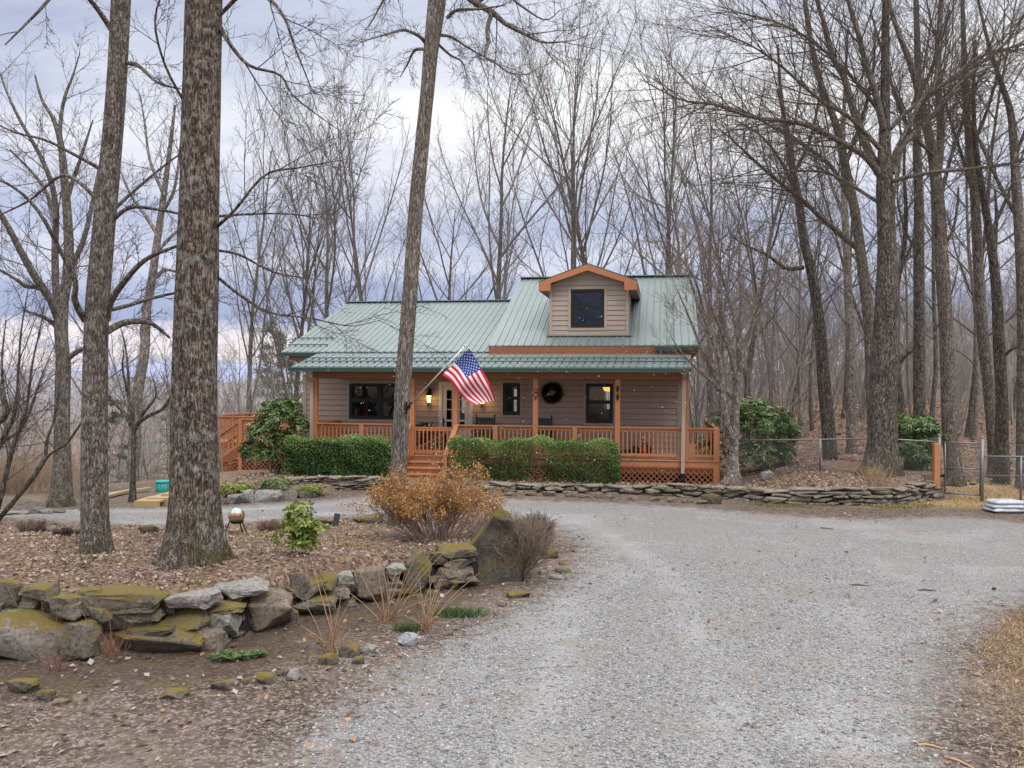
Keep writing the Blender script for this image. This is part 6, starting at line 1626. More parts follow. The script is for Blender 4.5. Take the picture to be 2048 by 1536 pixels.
# cane stems in the front border
M['cane'] = simple('tan_cane', (0.42, 0.27, 0.15), 0.7)
M['cane_d'] = simple('brown_cane', (0.24, 0.12, 0.075), 0.8)
def canes(label, px, py, tips, seed, r=.0055, mat='cane'):
    b_ = on_ground(px, py); R = random.Random(seed); T = Tubes(); s_ = b_.y / F
    for (tx, ty) in tips:
        e = P(tx, ty, b_.y + R.uniform(-.25, .1)) - b_
        st = Vector((R.uniform(-.07, .07), R.uniform(-.05, .05), -.02)); md = st.lerp(e, .5) + Vector((R.uniform(-.04, .04), 0, 0.06 * e.length))
        pl = polyline([tuple(st), tuple(md), tuple(e)], 9); T.add([q[:3] for q in pl], [r * (1.15 - .75 * i / 9) for i in range(10)], 4)
    K = Tubes(); CC = [dict(n=4, w=.15, up=0, s=3, k=4, st=.4, an=(.3, .7), lr=.4, fall=.3, rr=.006, tip=.4, rm=.002), dict(n=3, w=.2, up=0, s=3, k=0, st=.2, an=(.3, .8), lr=.5, tip=.5)]
    for _ in range(16): branch(K, (R.uniform(-.09, .09), R.uniform(-.06, .06), -.02), vnorm(R.uniform(-.7, .7), R.uniform(-.5, .3), 1), R.uniform(.12, .34), .004, 0, CC, R)
    o = empty('cane_clump', b_, label, 'shrub'); link('canes', T.mesh('canes', M[mat]), o); link('twigs', K.mesh('twigs', M['cane_d']), o)
canes('clump of bare tan canes by the three mossy rocks at the gravel edge', 664, 1304, [(641, 1157), (617, 1097), (602, 1196), (600, 1250), (688, 1165), (694, 1230), (700, 1262), (612, 1265), (682, 1210), (708, 1190), (676, 1240)], 71)
canes('tallest clump of bare tan canes in front of the long retaining wall', 776, 1243, [(863, 1061), (874, 1104), (890, 1102), (846, 1122), (720, 1146), (692, 1180), (755, 1146), (772, 1142), (760, 1120), (868, 1196), (796, 1130), (812, 1135), (848, 1172), (815, 1090), (750, 1090)], 72)
canes('clump of canes bending right beside the green grass tuft', 848, 1264, [(910, 1103), (914, 1164), (916, 1168), (960, 1145), (838, 1150), (858, 1140), (880, 1190), (870, 1150), (895, 1122), (808, 1230), (935, 1176), (834, 1190)], 73)
canes('thin canes in front of the mossy wall boulders near the left edge', 226, 1316, [(160, 1215), (178, 1235), (290, 1212), (220, 1190), (250, 1200), (205, 1205), (268, 1235), (190, 1262)], 74, .004, 'cane_d')
canes('sparse reddish canes at the left end of the long wall', 112, 1342, [(112, 1190), (60, 1270), (150, 1290), (80, 1180), (40, 1290), (180, 1300), (95, 1330), (160, 1320), (12, 1170)], 75, .0035, 'cane_d')

# fern and strap leaved grass
M['fern'] = leafmat('fern_green', [(0, (0.035, 0.065, 0.02)), (0.5, (0.075, 0.13, 0.042)), (1, (0.17, 0.23, 0.09))], .5, .2, .3)
def fern(px, py, fr, label, seed):
    b_ = on_ground(px, py); rg = np.random.default_rng(seed); c, d, nn = [], [], []
    for (ang, L) in fr:
        dv = np.array([math.cos(ang), math.sin(ang) * .8, .55]); dv /= np.linalg.norm(dv)
        side = np.cross(dv, [0, 0, 1]); side /= np.linalg.norm(side)
        for k in range(14):
            t = (k + 1) / 15; p = dv * L * t - np.array([0, 0, .5 * L * t * t])
            for s_ in (-1, 1):
                c.append(p); d.append(side * s_ + dv * .45); nn.append([0, 0, 1])
    n = len(c); w_ = np.tile(np.repeat(np.sin(np.linspace(.35, 3.0, 14)), 2), len(fr))
    o = empty('fern', b_, label, 'fern'); link('fronds', leaves('fronds', c, d, nn, .085 * w_, .026 * np.ones(n), M['fern']), o)
fern(462, 1318, [(a, L) for a, L in ((0.2, .30), (0.9, .26), (2.2, .3), (3.0, .34), (3.7, .26), (-.3, .28), (-1.0, .2), (1.5, .2), (4.3, .2))], 'green fern with arching fronds below the long wall', 1)
fern(505, 1312, [(0.3, .2), (-.4, .22), (-1.2, .2), (1.2, .16), (2.5, .16)], 'smaller fern right beside the larger one', 2)
def tuft(name, px, py, w_, h_, n, mat, label, seed, fl=0.5):
    b_ = on_ground(px, py); rg = np.random.default_rng(seed); s_ = b_.y / F
    x = rg.normal(0, w_ * s_ / 4, n); y = rg.normal(0, w_ * s_ / 9, n)
    c = np.stack([x, y, np.full(n, -.01)], 1)
    c[:, 2] += height(b_.x + x, b_.y + y) - b_.z
    d = np.stack([rg.normal(0, fl, n), rg.normal(0, fl, n), np.ones(n)], 1)
    o = link(name, leaves(name, c, d, rand_dirs(n), rg.uniform(.6, 1.2, n) * h_ * s_, rg.uniform(.006, .011, n), M[mat]), None, b_); tag(o, label, 'grass')
tuft('grass_tuft', 915, 1232, 120, 24, 900, 'fern', 'green strap leaved grass tuft at the gravel edge, right of the canes', 3, .9)
tuft('grass_tuft', 815, 1262, 50, 26, 330, 'fern', 'smaller green grass tuft at the foot of the bending canes', 4, .8)
M['straw'] = leafmat('straw', [(0, (0.25, 0.15, 0.07)), (.5, (0.40, 0.28, 0.15)), (1, (0.55, 0.43, 0.27))], .8, .2, .2)
tuft('dry_grass_tuft', 1752, 968, 60, 36, 300, 'straw', 'dry straw grass at the foot of the spreading tree', 5, .6)
tuft('dry_grass_tuft', 700, 1092, 60, 14, 200, 'straw', 'short dry grass on the island left of the tan azalea', 6, .8)

# ------------------------------------------------------------------ rocks and walls
def put_rock(name, label, px, py, wpx, hpx, mat, seed, deep=0.75, cat='rock', group=None, rz=None, sink=0.15, parent=None, d=None, ang=22, flat=0.6):
    g = on_ground(px, py); s_ = g.y / F
    sx, sz = wpx * s_, hpx * s_ * (1 + sink)
    me = rock_mesh(name, sx, sx * deep, sz, seed, M[mat], ang, flat=flat)
    o = link(name, me, None, g - Vector((0, -sx * deep * .3, sz * sink / (1 + sink)))); o.rotation_euler = (0, 0, rz if rz is not None else (seed * 0.7) % 0.6 - 0.3)
    return tag(o, label, cat, group)
EDGE = [(39, 1386, 62, 26, 'stone_moss', 'mossy edging rock at the far left of the border'), (88, 1402, 36, 22, 'stone_moss', 'wedge shaped mossy edging rock, second from the left'), (118, 1412, 34, 12, 'stone_brown', 'flat brown edging rock touching the mossy wedge'), (153, 1407, 36, 16, 'stone', 'oval edging rock with a moss cap, left of the bare soil gap'),
        (341, 1399, 64, 17, 'stone_moss', 'long low mossy edging rock alone in the soil'), (445, 1382, 54, 20, 'stone', 'half mossy pale edging rock left of the small pointed one'), (494, 1372, 20, 16, 'stone_moss', 'small pointed mossy rock between two larger edging rocks'), (531, 1369, 42, 20, 'stone_moss', 'blocky moss topped edging rock beside the two brown ones'),
        (566, 1353, 32, 18, 'stone_brown', 'brown edging rock lying behind the grey one'), (585, 1364, 30, 24, 'stone_clean', 'grey upright edging rock at the right of the left group'),
        (654, 1332, 42, 24, 'stone_moss', 'left one of the mossy trio below the cane clump'), (698, 1317, 44, 28, 'stone_moss', 'largest of the mossy trio below the cane clump'), (716, 1330, 24, 16, 'stone_moss', 'small mossy rock in front of the largest of the trio'), (735, 1309, 34, 18, 'stone_clean', 'pale grey rock at the right of the mossy trio'),
        (814, 1292, 44, 24, 'stone_blue', 'smooth blue grey rock alone at the gravel edge'), (1038, 1197, 52, 12, 'stone_moss', 'flat mossy slab in the gravel edge below the standing stone'), (1003, 1214, 24, 10, 'stone', 'small flat rock left of the flat mossy slab'), (1126, 1146, 36, 8, 'stone', 'upper of two flat slabs lying right of the standing stone'),
        (1112, 1159, 30, 8, 'stone_clean', 'lower of two flat slabs lying right of the standing stone'), (1128, 1131, 22, 8, 'stone', 'small flat stone at the right tip of the island'), (1100, 1118, 36, 20, 'stone_moss', 'mossy rock at the right corner of the island'), (1086, 1150, 20, 9, 'stone_clean', 'small tilted stone between the twiggy shrub and the slabs')]
for i, (px, py, w_, h_, mt, lab) in enumerate(EDGE): put_rock('edging_rock', lab, px, py, w_, h_, mt, 500 + i, 0.7, 'rock', 'loose rocks edging the front border')
BACKR = [(735, 1046, 66, 18, 'stone_moss', 'broad mossy rock at the back of the island left of the tan azalea'), (655, 1048, 50, 11, 'stone', 'low pale rock at the back of the island behind the dark marker'), (296, 1066, 44, 14, 'stone_dark', 'dark slanting rock on the island between the two trunks'), (150, 1068, 30, 10, 'stone_dark', 'dark low rock left of the left island trunk'), (104, 1054, 16, 9, 'stone_moss', 'small mossy rock at the back left edge of the island'), (88, 1062, 40, 9, 'stone', 'flat grey slab at the back left edge of the island')]
for i, (px, py, w_, h_, mt, lab) in enumerate(BACKR): put_rock('island_rock', lab, px, py, w_, h_, mt, 540 + i, 0.7)
BED_R = [(468, 1008, 34, 21, 'stone_clean', 'square pale boulder at the left end of the house bed'), (495, 1006, 25, 28, 'stone_clean', 'upright pale boulder standing beside the square one'), (533, 1003, 62, 22, 'stone_clean', 'longest pale boulder of the house bed edge'), (575, 999, 36, 19, 'stone', 'rounded boulder right of the longest pale one'), (612, 996, 44, 17, 'stone', 'greyish boulder with plants over it below the low shrub'), (446, 1010, 14, 14, 'stone_brown', 'small brown rock half hidden behind the thickest trunk'), (640, 991, 28, 10, 'stone_brown', 'small brown rock among fallen leaves at the bed edge')]
for i, (px, py, w_, h_, mt, lab) in enumerate(BED_R): put_rock('bed_boulder', lab, px, py, w_, h_, mt, 560 + i, 0.8, 'boulder')
FARR = [(65, 1028, 26, 12, 'stone_clean', 'pale round rock at the far left edge of the driveway'), (90, 1028, 30, 9, 'stone_clean', 'flat pale rock left of the forked tree'), (20, 1030, 60, 6, 'stone_clean', 'long white flat stone at the far left driveway edge'), (118, 1026, 26, 6, 'stone', 'flat rock at the foot of the forked tree'), (170, 1021, 40, 5, 'stone_brown', 'thin brown stone right of the forked tree')]
for i, (px, py, w_, h_, mt, lab) in enumerate(FARR): put_rock('border_rock', lab, px, py, w_, h_, mt, 580 + i, 0.8)
R = random.Random(5)
for i, (px, py, w_, h_) in enumerate([(1020, 993, 26, 8), (1062, 992, 26, 9), (1100, 993, 32, 10), (1142, 995, 24, 9), (1168, 996, 22, 9), (1200, 997, 20, 12), (1222, 998, 18, 9), (1268, 1001, 26, 9), (1310, 1003, 20, 8), (1348, 1005, 26, 9), (1376, 1007, 24, 8), (1405, 1009, 26, 9)]):
    put_rock('kerb_rock', 'low brown rock in the row lining the gravel below the hedge wall', px, py, w_, h_, R.choice(['stone_brown', 'stone', 'stone_brown']), 600 + i, 0.8, 'rock', 'low rocks lining the gravel below the hedge wall')
put_rock('mossy_rock', 'mossy rock with greenery standing in front of the low wall, below the young tree', 1425, 1008, 44, 26, 'stone_moss', 620)
put_rock('wall_top_stone', 'pale stone lying loose on top of the low wall near its right end', 1822, 972, 18, 8, 'stone_clean', 621)
put_rock('grey_rock', 'grey blocky rock behind the low wall under the first rhododendron', 1535, 960, 24, 20, 'stone_clean', 622)

# pointed standing stone
gs_ = on_ground(1000, 1166); s_ = gs_.y / F
bm = bmesh.new()
prof = [(-58, -45), (-62, 40), (-60, 86), (-58, 96), (-30, 122), (-14, 146), (0, 158), (14, 150), (26, 128), (36, 106), (46, 86), (48, 40), (46, -45)]
fr = [bm.verts.new((x * s_, -0.10 + 0.05 * math.sin(i * 2.1), (y - 10) * s_)) for i, (x, y) in enumerate(prof)]
bk = [bm.verts.new((x * s_ * 0.9, 0.26 + 0.05 * math.sin(i * 1.7), (y * .97 - 10) * s_)) for i, (x, y) in enumerate(prof)]
bm.faces.new(fr); bm.faces.new(bk[::-1])
for i in range(len(fr) - 1): bm.faces.new((fr[i + 1], fr[i], bk[i], bk[i + 1]))
bmesh.ops.triangulate(bm, faces=list(bm.faces)); bmesh.ops.subdivide_edges(bm, edges=list(bm.edges), cuts=5, use_grid_fill=True)
for v in bm.verts:
    n_ = mnoise.noise(v.co * 3.0) * 0.05 + mnoise.noise(v.co * 8) * 0.022; v.co += Vector((n_ * .7, n_ * 1.4, n_ * .6))
bmesh.ops.recalc_face_normals(bm, faces=bm.faces)
me = bpy.data.meshes.new('standing_stone'); bm.to_mesh(me); bm.free(); me.materials.append(M['stone_dark']); me.polygons.foreach_set('use_smooth', [True] * len(me.polygons))
so = link('standing_stone', me, None, gs_ + Vector((0, 0.12, 0))); so.rotation_euler = (0, 0, 0.12); tag(so, 'tall pointed mossy slab standing upright at the front corner of the island', 'standing stone')

# long dry stone retaining wall of the island; every large stone is a part
wl = empty('retaining_wall', on_ground(400, 1306), 'rough mossy boulder wall holding up the front of the island', 'stone wall')
wb = wl.location.copy()
# (px centre, py bottom, width, height, material)
ST = [(60, 1316, 190, 86, 'stone'), (150, 1318, 90, 70, 'stone_moss'), (318, 1306, 180, 56, 'stone_moss'), (440, 1270, 78, 50, 'stone_clean'), (530, 1262, 108, 74, 'stone_brown'), (410, 1304, 80, 44, 'stone_brown'), (250, 1262, 100, 40, 'stone_moss'), (195, 1256, 70, 44, 'stone_moss'), (370, 1258, 90, 44, 'stone_moss'), (300, 1282, 110, 30, 'stone_dark'), (-60, 1300, 130, 100, 'stone_moss'), (-170, 1292, 120, 100, 'stone'),
      (18, 1216, 60, 52, 'stone_moss'), (60, 1225, 40, 34, 'stone'), (78, 1206, 74, 34, 'stone_moss'), (130, 1226, 62, 34, 'stone_moss'), (135, 1240, 60, 34, 'stone'), (240, 1226, 170, 44, 'stone_moss'), (180, 1210, 50, 30, 'stone_moss'), (275, 1240, 100, 22, 'stone'), (385, 1210, 104, 30, 'stone_clean'), (484, 1194, 100, 30, 'stone_clean'), (435, 1222, 100, 14, 'stone_moss'), (515, 1204, 70, 20, 'stone_moss'), (336, 1228, 24, 30, 'stone_moss'), (470, 1210, 36, 16, 'stone'), (-70, 1210, 110, 40, 'stone_moss'),
      (596, 1198, 40, 50, 'stone_moss'), (638, 1180, 66, 30, 'stone_moss'), (625, 1218, 90, 26, 'stone'), (615, 1196, 86, 30, 'stone_moss'), (668, 1205, 60, 26, 'stone'), (690, 1166, 40, 20, 'stone_clean'), (690, 1190, 50, 26, 'stone'), (738, 1208, 66, 68, 'stone_brown'), (785, 1150, 50, 20, 'stone_clean'), (780, 1164, 36, 22, 'stone'), (785, 1182, 40, 20, 'stone'), (780, 1198, 44, 20, 'stone_brown'), (833, 1184, 62, 76, 'stone_moss'), (820, 1205, 60, 18, 'stone'), (862, 1200, 40, 20, 'stone'),
      (912, 1116, 78, 24, 'stone_moss'), (880, 1128, 40, 24, 'stone_moss'), (915, 1136, 74, 24, 'stone'), (905, 1156, 80, 24, 'stone_brown'), (920, 1172, 80, 22, 'stone'), (885, 1178, 46, 22, 'stone_brown'), (650, 1236, 60, 22, 'stone_brown'), (575, 1250, 40, 30, 'stone'), (690, 1222, 44, 20, 'stone')]
for i, (px, py, w_, h_, mt) in enumerate(ST):
    # stones stand on the wall line; distance read from the wall base below them
    basey = np.interp(px, [-300, 0, 130, 260, 400, 480, 590, 700, 800, 870, 960], [1300, 1312, 1326, 1312, 1306, 1278, 1244, 1212, 1200, 1186, 1172])
    d_ = G(px, basey).y + 0.10 + 0.16 * max(0, (basey - py) / 100.0)
    s_ = d_ / F; c_ = P(px, py, d_)
    o = link('stone', rock_mesh('stone', w_ * s_ * 1.04, min(w_ * s_ * .8, 0.5), h_ * s_ * 1.08, 700 + i, M[mt], 20, flat=0.78), wl, c_ - wb + Vector((0, 0.05, 0)))
    o.rotation_euler = (0, random.Random(i).uniform(-.05, .05), math.atan2(-0.35, 1) * 0 + random.Random(i).uniform(-.15, .15) + (0.35 if px > 450 else 0.0))
# small stones chinked into the gaps
Rk = random.Random(12)
for i in range(34):
    px = Rk.uniform(-40, 950); basey = np.interp(px, [-300, 0, 130, 260, 400, 480, 590, 700, 800, 870, 960], [1300, 1312, 1326, 1312, 1306, 1278, 1244, 1212, 1200, 1186, 1172])
    hh_ = np.interp(px, [0, 500, 960], [110, 72, 58]); py = basey - Rk.uniform(0, 1) * hh_ * .8 + 2
    d_ = G(px, basey).y + 0.13 + 0.16 * max(0, (basey - py) / 100.0); s_ = d_ / F; c_ = P(px, py, d_)
    w_, h_ = Rk.uniform(16, 44), Rk.uniform(8, 18)
    o = link('stone', rock_mesh('stone', w_ * s_, w_ * s_ * .8, h_ * s_, 800 + i, M[Rk.choice(['stone', 'stone_brown', 'stone_dark', 'stone_moss'])], 18, flat=0.8), wl, c_ - wb + Vector((0, 0.02, 0))); o.rotation_euler = (0, Rk.uniform(-.12, .12), Rk.uniform(-.4, .4))
# soil packed behind the wall
V = []; 
pl = [G(px, np.interp(px, [-300, 0, 130, 260, 400, 480, 590, 700, 800, 870, 960], [1300, 1312, 1326, 1312, 1306, 1278, 1244, 1212, 1200, 1186, 1172])) for px in range(-300, 990, 30)]
for q in pl: V += [(q.x - wb.x, q.y + .22 - wb.y, -wb.z - .1), (q.x - wb.x, q.y + .3 - wb.y, 0.36 + 0.0 - wb.z)]
link('backfill', np_mesh('backfill', V, [(2 * i, 2 * i + 2, 2 * i + 3, 2 * i + 1) for i in range(len(pl) - 1)], M['dark'], False), wl)

# low dry stone wall in front of the house, laid in courses
def drywall(name, line, htab, label, seed, mat, sl=(0.25, 0.55), sh=(0.05, 0.11)):
    R = random.Random(seed); b_ = line[0]; seg = [0]
    for i in range(len(line) - 1): seg.append(seg[-1] + (line[i + 1] - line[i]).length)
    def at(s_):
        s_ = max(0, min(seg[-1], s_))
        for i in range(len(line) - 1):
            if s_ <= seg[i + 1] + 1e-6:
                f = (s_ - seg[i]) / (seg[i + 1] - seg[i]); d_ = (line[i + 1] - line[i]).normalized(); return line[i].lerp(line[i + 1], f), d_
    V, Fc, off = [], [], 0
    lib = []
    for k in range(14):
        me = rock_mesh('tmp', 1, 1, 1, seed * 10 + k, M['stone'], 18, 1, 0.05, 0.85)
        co = np.zeros(len(me.vertices) * 3); me.vertices.foreach_get('co', co); co = co.reshape(-1, 3); co[:, 2] -= co[:, 2].min(); co[:, 2] /= co[:, 2].max()
        lib.append((co, [tuple(p.vertices) for p in me.polygons])); bpy.data.meshes.remove(me)
    faces = []
    z = 0.0; course = 0
    while z < 0.75:
        hc = R.uniform(*sh); s_ = -R.uniform(0, .3)
        while s_ < seg[-1]:
            L = R.uniform(*sl); h_ = hc * R.uniform(.8, 1.2); p, d_ = at(s_ + L / 2)
            Hh = float(np.interp(s_ + L / 2, [q * seg[-1] for q, _ in htab], [q for _, q in htab])) + R.uniform(-.02, .02)
            if z + h_ * 0.5 < Hh:
                co, fc = lib[R.randrange(len(lib))]
                top = z + h_ > Hh - 0.05
                if top: L *= 1.25
                c = co * np.array([L * 1.05, R.uniform(.28, .42), h_ * 1.12])
                a = math.atan2(d_.y, d_.x) + R.uniform(-.08, .08); tl = R.uniform(-.06, .06)
                x = c[:, 0] * math.cos(a) - c[:, 1] * math.sin(a); y = c[:, 0] * math.sin(a) + c[:, 1] * math.cos(a)
                nb = Vector((-d_.y, d_.x)); jo = R.uniform(-.03, .03) + 0.16
                V.append(np.stack([x + p.x + nb.x * jo, y + p.y + nb.y * jo, c[:, 2] + z - .02 + c[:, 0] * tl], 1)); 
                faces += [tuple(q + off for q in f) for f in fc]; off += len(co)
            s_ += L * (0.98 if True else 1)
        z += hc; course += 1
    V = np.concatenate(V) - np.array([[b_.x, b_.y, 0]])
    me = bpy.data.meshes.new(name); me.from_pydata([tuple(v) for v in V], [], faces); me.materials.append(M[mat]); me.polygons.foreach_set('use_smooth', [True] * len(faces)); me.update()
    o = link(name, me, None, Vector((b_.x, b_.y, 0))); return tag(o, label, 'stone wall')
lineR = [G(*p) for p in [(985, 984), (1100, 986), (1200, 988), (1300, 991), (1400, 996), (1480, 1001), (1550, 1007), (1620, 1010), (1690, 1011), (1750, 1011), (1810, 1009), (1888, 998)]]
drywall('dry_stone_wall', lineR, [(0, .27), (.35, .31), (.5, .38), (.7, .42), (.88, .46), (1, .50)], 'long low dry stone wall in front of the hedge and fence', 3, 'stone_wall', (0.3, 0.72), (0.06, 0.125))
lineL = [G(*p) for p in [(590, 984), (650, 981), (720, 980), (800, 981)]]
drywall('dry_stone_wall', lineL, [(0, .40), (1, .38)], 'short low stone wall under the dense dark hedge', 4, 'stone_wall')
# ------------------------------------------------------------------ flag on the leaning trunk
M['red'] = simple('flag_red', (0.62, 0.012, 0.045), 0.7, 0, 0.06); M['fwhite'] = simple('flag_white', (0.78, 0.78, 0.80), 0.7, 0, 0.03); M['blue'] = simple('flag_blue', (0.014, 0.05, 0.24), 0.7, 0, 0.08)
M['alu'] = simple('aluminium', (0.62, 0.60, 0.58), 0.35, 0.7, 0.06)
fd = FLAG_D - 0.28
pb, pt_ = P(817, 812, fd), P(930.5, 691.5, fd - 0.25)
fl = empty('flag', pb, 'stars and stripes flag on a slanting pole fixed to the leaning trunk', 'flag')
m_ = MB(); m_.tube([(0, 0, 0), tuple(pt_ - pb)], [0.013, 0.011], 10); m_.ball(tuple(pt_ - pb), 0.024, 10); po = m_.build('flag_pole', M['alu'], fl, True)
m_ = MB(); dv = (pt_ - pb).normalized(); m_.tube([tuple(-dv * 0.05), tuple(dv * 0.10)], 0.022, 10); m_.bar((-0.06, 0.05, -0.09), (0.03, 0.02, -0.0), 0.06, 0.05); m_.bar((-0.055, 0.14, -0.16), (-0.05, 0.10, 0.08), 0.05, 0.03, up=(1, 0, 0)); m_.build('pole_bracket', M['blackmetal'], fl)
# rings that hold the hoist
m_ = MB()
for t_ in (0.60, 0.97):
    q = (pt_ - pb) * t_; m_.tube([tuple(q + Vector((0.02 * math.cos(a), 0.0, 0.02 * math.sin(a)))) for a in np.linspace(0, 2 * PI, 9)], 0.004, 4)
m_.build('pole_ring', M['alu'], fl)
top_e = [(938, 697), (950, 716), (963, 738), (974, 757), (984, 777), (991, 800)]
bot_e = [(884, 750), (897, 758), (907, 770), (917, 785), (931, 799), (951, 809)]
NU, NV = 240, 156
te = polyline([(a, b, 0) for a, b in top_e], NU); be = polyline([(a, b, 0) for a, b in bot_e], NU)
def cloth(u, v):
    """u along fly, v from top of hoist (0) to bottom (1)"""
    i = min(int(u * NU), NU - 1); f = u * NU - i
    a = Vector(te[i]).lerp(Vector(te[i + 1]), f); b = Vector(be[i]).lerp(Vector(be[i + 1]), f)
    q = a.lerp(b, v); dz = 0.07 * math.sin(u * 7.5 + v * 2.5) * u ** .6 + 0.03 * math.sin(u * 14 - v * 4)
    return P(q.x + 3.0 * math.sin(u * 7.5 + v * 2.5) * u * (1 - v) * v * 4 * 0.6, q.y, fd - 0.22 + 0.05 * v + dz) - pb
V = [tuple(cloth(i / NU, j / NV)) for j in range(NV + 1) for i in range(NU + 1)]
STARS = [(0.4 * (c_ + 1) / 12, 7 / 13 * (r_ + 1) / 10) for r_ in range(9) for c_ in range(11) if (r_ + c_) % 2 == 0]
def in_star(u, v):
    for su, sv in STARS:
        x, y = (u - su) * 1.05, (v - sv) * 0.72
        if abs(x) < .018 and abs(y) < .018:
            a = math.atan2(x, -y * -1); r = math.hypot(x, y); k = (a % (2 * PI / 5)) - PI / 5
            return r < 0.0165 * math.cos(PI / 5) * 0.52 / max(.2, math.cos(PI / 5 - abs(PI / 5 - abs(k)) * 1.0)) + 0.006 * (abs(k) / (PI / 5)) ** 2
    return False
Fc, mi = [], []
for j in range(NV):
    for i in range(NU):
        Fc.append((j * (NU + 1) + i, j * (NU + 1) + i + 1, (j + 1) * (NU + 1) + i + 1, (j + 1) * (NU + 1) + i))
        stripe = j // 12
        if i < NU * 0.4 and stripe < 7: mi.append(1 if in_star((i + .5) / NU, (j + .5) / NV) else 2)
        else: mi.append(0 if stripe % 2 == 0 else 1)
co = link('flag_cloth', np_mesh('flag_cloth', V, Fc, None, True, None, [M['red'], M['fwhite'], M['blue']], mi), fl)

# ------------------------------------------------------------------ mirrored ball on its stand
def ballmat():
    m = N('iridescent_glass'); v = m.coord((1, 1, 1)); n_ = m.noise(v, 7, 4, .6, .6); g = m.add('ShaderNodeNewGeometry'); sx = m.add('ShaderNodeSeparateXYZ'); m.l(g.outputs['Normal'], sx.inputs[0])
    f = m.math('ADD', m.math('MULTIPLY', sx.outputs['Z'], .42), m.math('MULTIPLY', n_, .55))
    c = m.ramp(f, [(0.0, (0.35, 0.26, 0.12)), (0.22, (0.55, 0.42, 0.22)), (0.36, (0.55, 0.33, 0.33)), (0.48, (0.55, 0.50, 0.25)), (0.58, (0.25, 0.60, 0.45)), (0.72, (0.40, 0.62, 0.72)), (0.9, (0.7, 0.8, 0.8))])
    m.set(c, .16, .85); return m.mat
gb_ = on_ground(482, 1066); s_ = gb_.y / F
ba_ = empty('gazing_ball', gb_, 'iridescent mirrored ball on a black stand at the foot of the thickest trunk', 'garden ball')
cen = P(473, 1031, gb_.y) - gb_; rb_ = 16.2 * s_
m_ = MB(); m_.ball(cen, rb_, 32); m_.build('ball', ballmat(), ba_, True)
m_ = MB(); ring = [(cen.x + rb_ * .8 * math.cos(a), cen.y + rb_ * .8 * math.sin(a), cen.z - rb_ * .68) for a in np.linspace(0, 2 * PI, 25)]; m_.tube(ring, .014, 6)
ring = [(cen.x + rb_ * .6 * math.cos(a), cen.y + rb_ * .6 * math.sin(a), cen.z - rb_ * .88) for a in np.linspace(0, 2 * PI, 25)]; m_.tube(ring, .012, 6); m_.build('ring', M['blackmetal'], ba_, True)
for (px, py) in ((485, 1068), (495, 1065), (450, 1058)):
    e = P(px, py, gb_.y + (0.2 if px == 450 else -.05)) - gb_; e.z = hz(gb_.x + e.x, gb_.y + e.y) - gb_.z - .02; s0 = Vector((cen.x + (e.x - cen.x) * .5, cen.y + (e.y - cen.y) * .3, cen.z - rb_ * .72)); m_ = MB(); m_.tube([tuple(s0), tuple(e)], .012, 6); m_.build('leg', M['blackmetal'], ba_)
# small dark marker slab on the island
gk_ = on_ground(669, 1053); e = P(675, 1027, gk_.y + .1) - gk_
m_ = MB(); m_.bar((0, 0, -.05), tuple(e), .11, .03, up=(0, -1, .2)); o = m_.build('marker_slab', simple('marker_dark', (0.02, 0.018, 0.017), .6), None, False, .004, gk_); tag(o, 'small dark slanting slab stuck in the leaves left of the tan azalea', 'marker')

# ------------------------------------------------------------------ sacks by the gate
M['sack'] = simple('pale_plastic', (0.42, 0.45, 0.50), 0.35, 0, 0.3, 9)
def sack(px, py, wpx, hpx, deep, label, seed, zadd, dy=0.0, rz=0.0):
    g = on_ground(px, 1024); s_ = g.y / F; sx, sz = wpx * s_, hpx * s_
    bm = bmesh.new(); bmesh.ops.create_cube(bm, size=2); bmesh.ops.subdivide_edges(bm, edges=list(bm.edges), cuts=9, use_grid_fill=True)
    for v in bm.verts:
        x, y, z = v.co; e = max(abs(x), abs(y)); t = 1 - 0.85 * max(0, (e - .62) / .38) ** 2
        zz_ = z * max(t, .10) * (1 + .12 * mnoise.noise(Vector((x * 3, y * 3, seed)))); wr = 0.16 * mnoise.noise(Vector((x * 4.5 + seed, y * 4.5, z))) + 0.12 * abs(mnoise.noise(Vector((x * 9 + seed, y * 3, z))))
        v.co = Vector((x * sx / 2 * (1 + .02 * math.sin(y * 5 + seed)), y * deep / 2 * (1 + .03 * math.sin(x * 6 + seed)), (zz_ + wr) * sz / 2))
    me = bpy.data.meshes.new('sack'); bm.to_mesh(me); bm.free(); me.materials.append(M['sack']); me.polygons.foreach_set('use_smooth', [True] * len(me.polygons))
    o = link('sack', me, None, Vector((g.x, g.y + dy, g.z + zadd + sz / 2))); o.rotation_euler = (0, 0, rz); tag(o, label, 'sack', 'pale sacks stacked by the gate')
sack(2010, 1020, 72, 10, .55, 'lowest pale sack of the pile by the gate', 1, .0, 0, .05)
sack(2008, 1020, 64, 10, .5, 'middle pale sack of the pile by the gate', 2, .085, 0, -.05)
sack(2010, 1020, 60, 11, .48, 'top pale sack of the pile by the gate', 3, .17, .02, .03)
sack(2068, 1020, 66, 12, .5, 'pale sack lying right of the pile, cut by the picture edge', 4, .0, .1, .2)
sack(2064, 1020, 56, 11, .5, 'upper pale sack right of the pile at the picture edge', 5, .11, .1, .1)

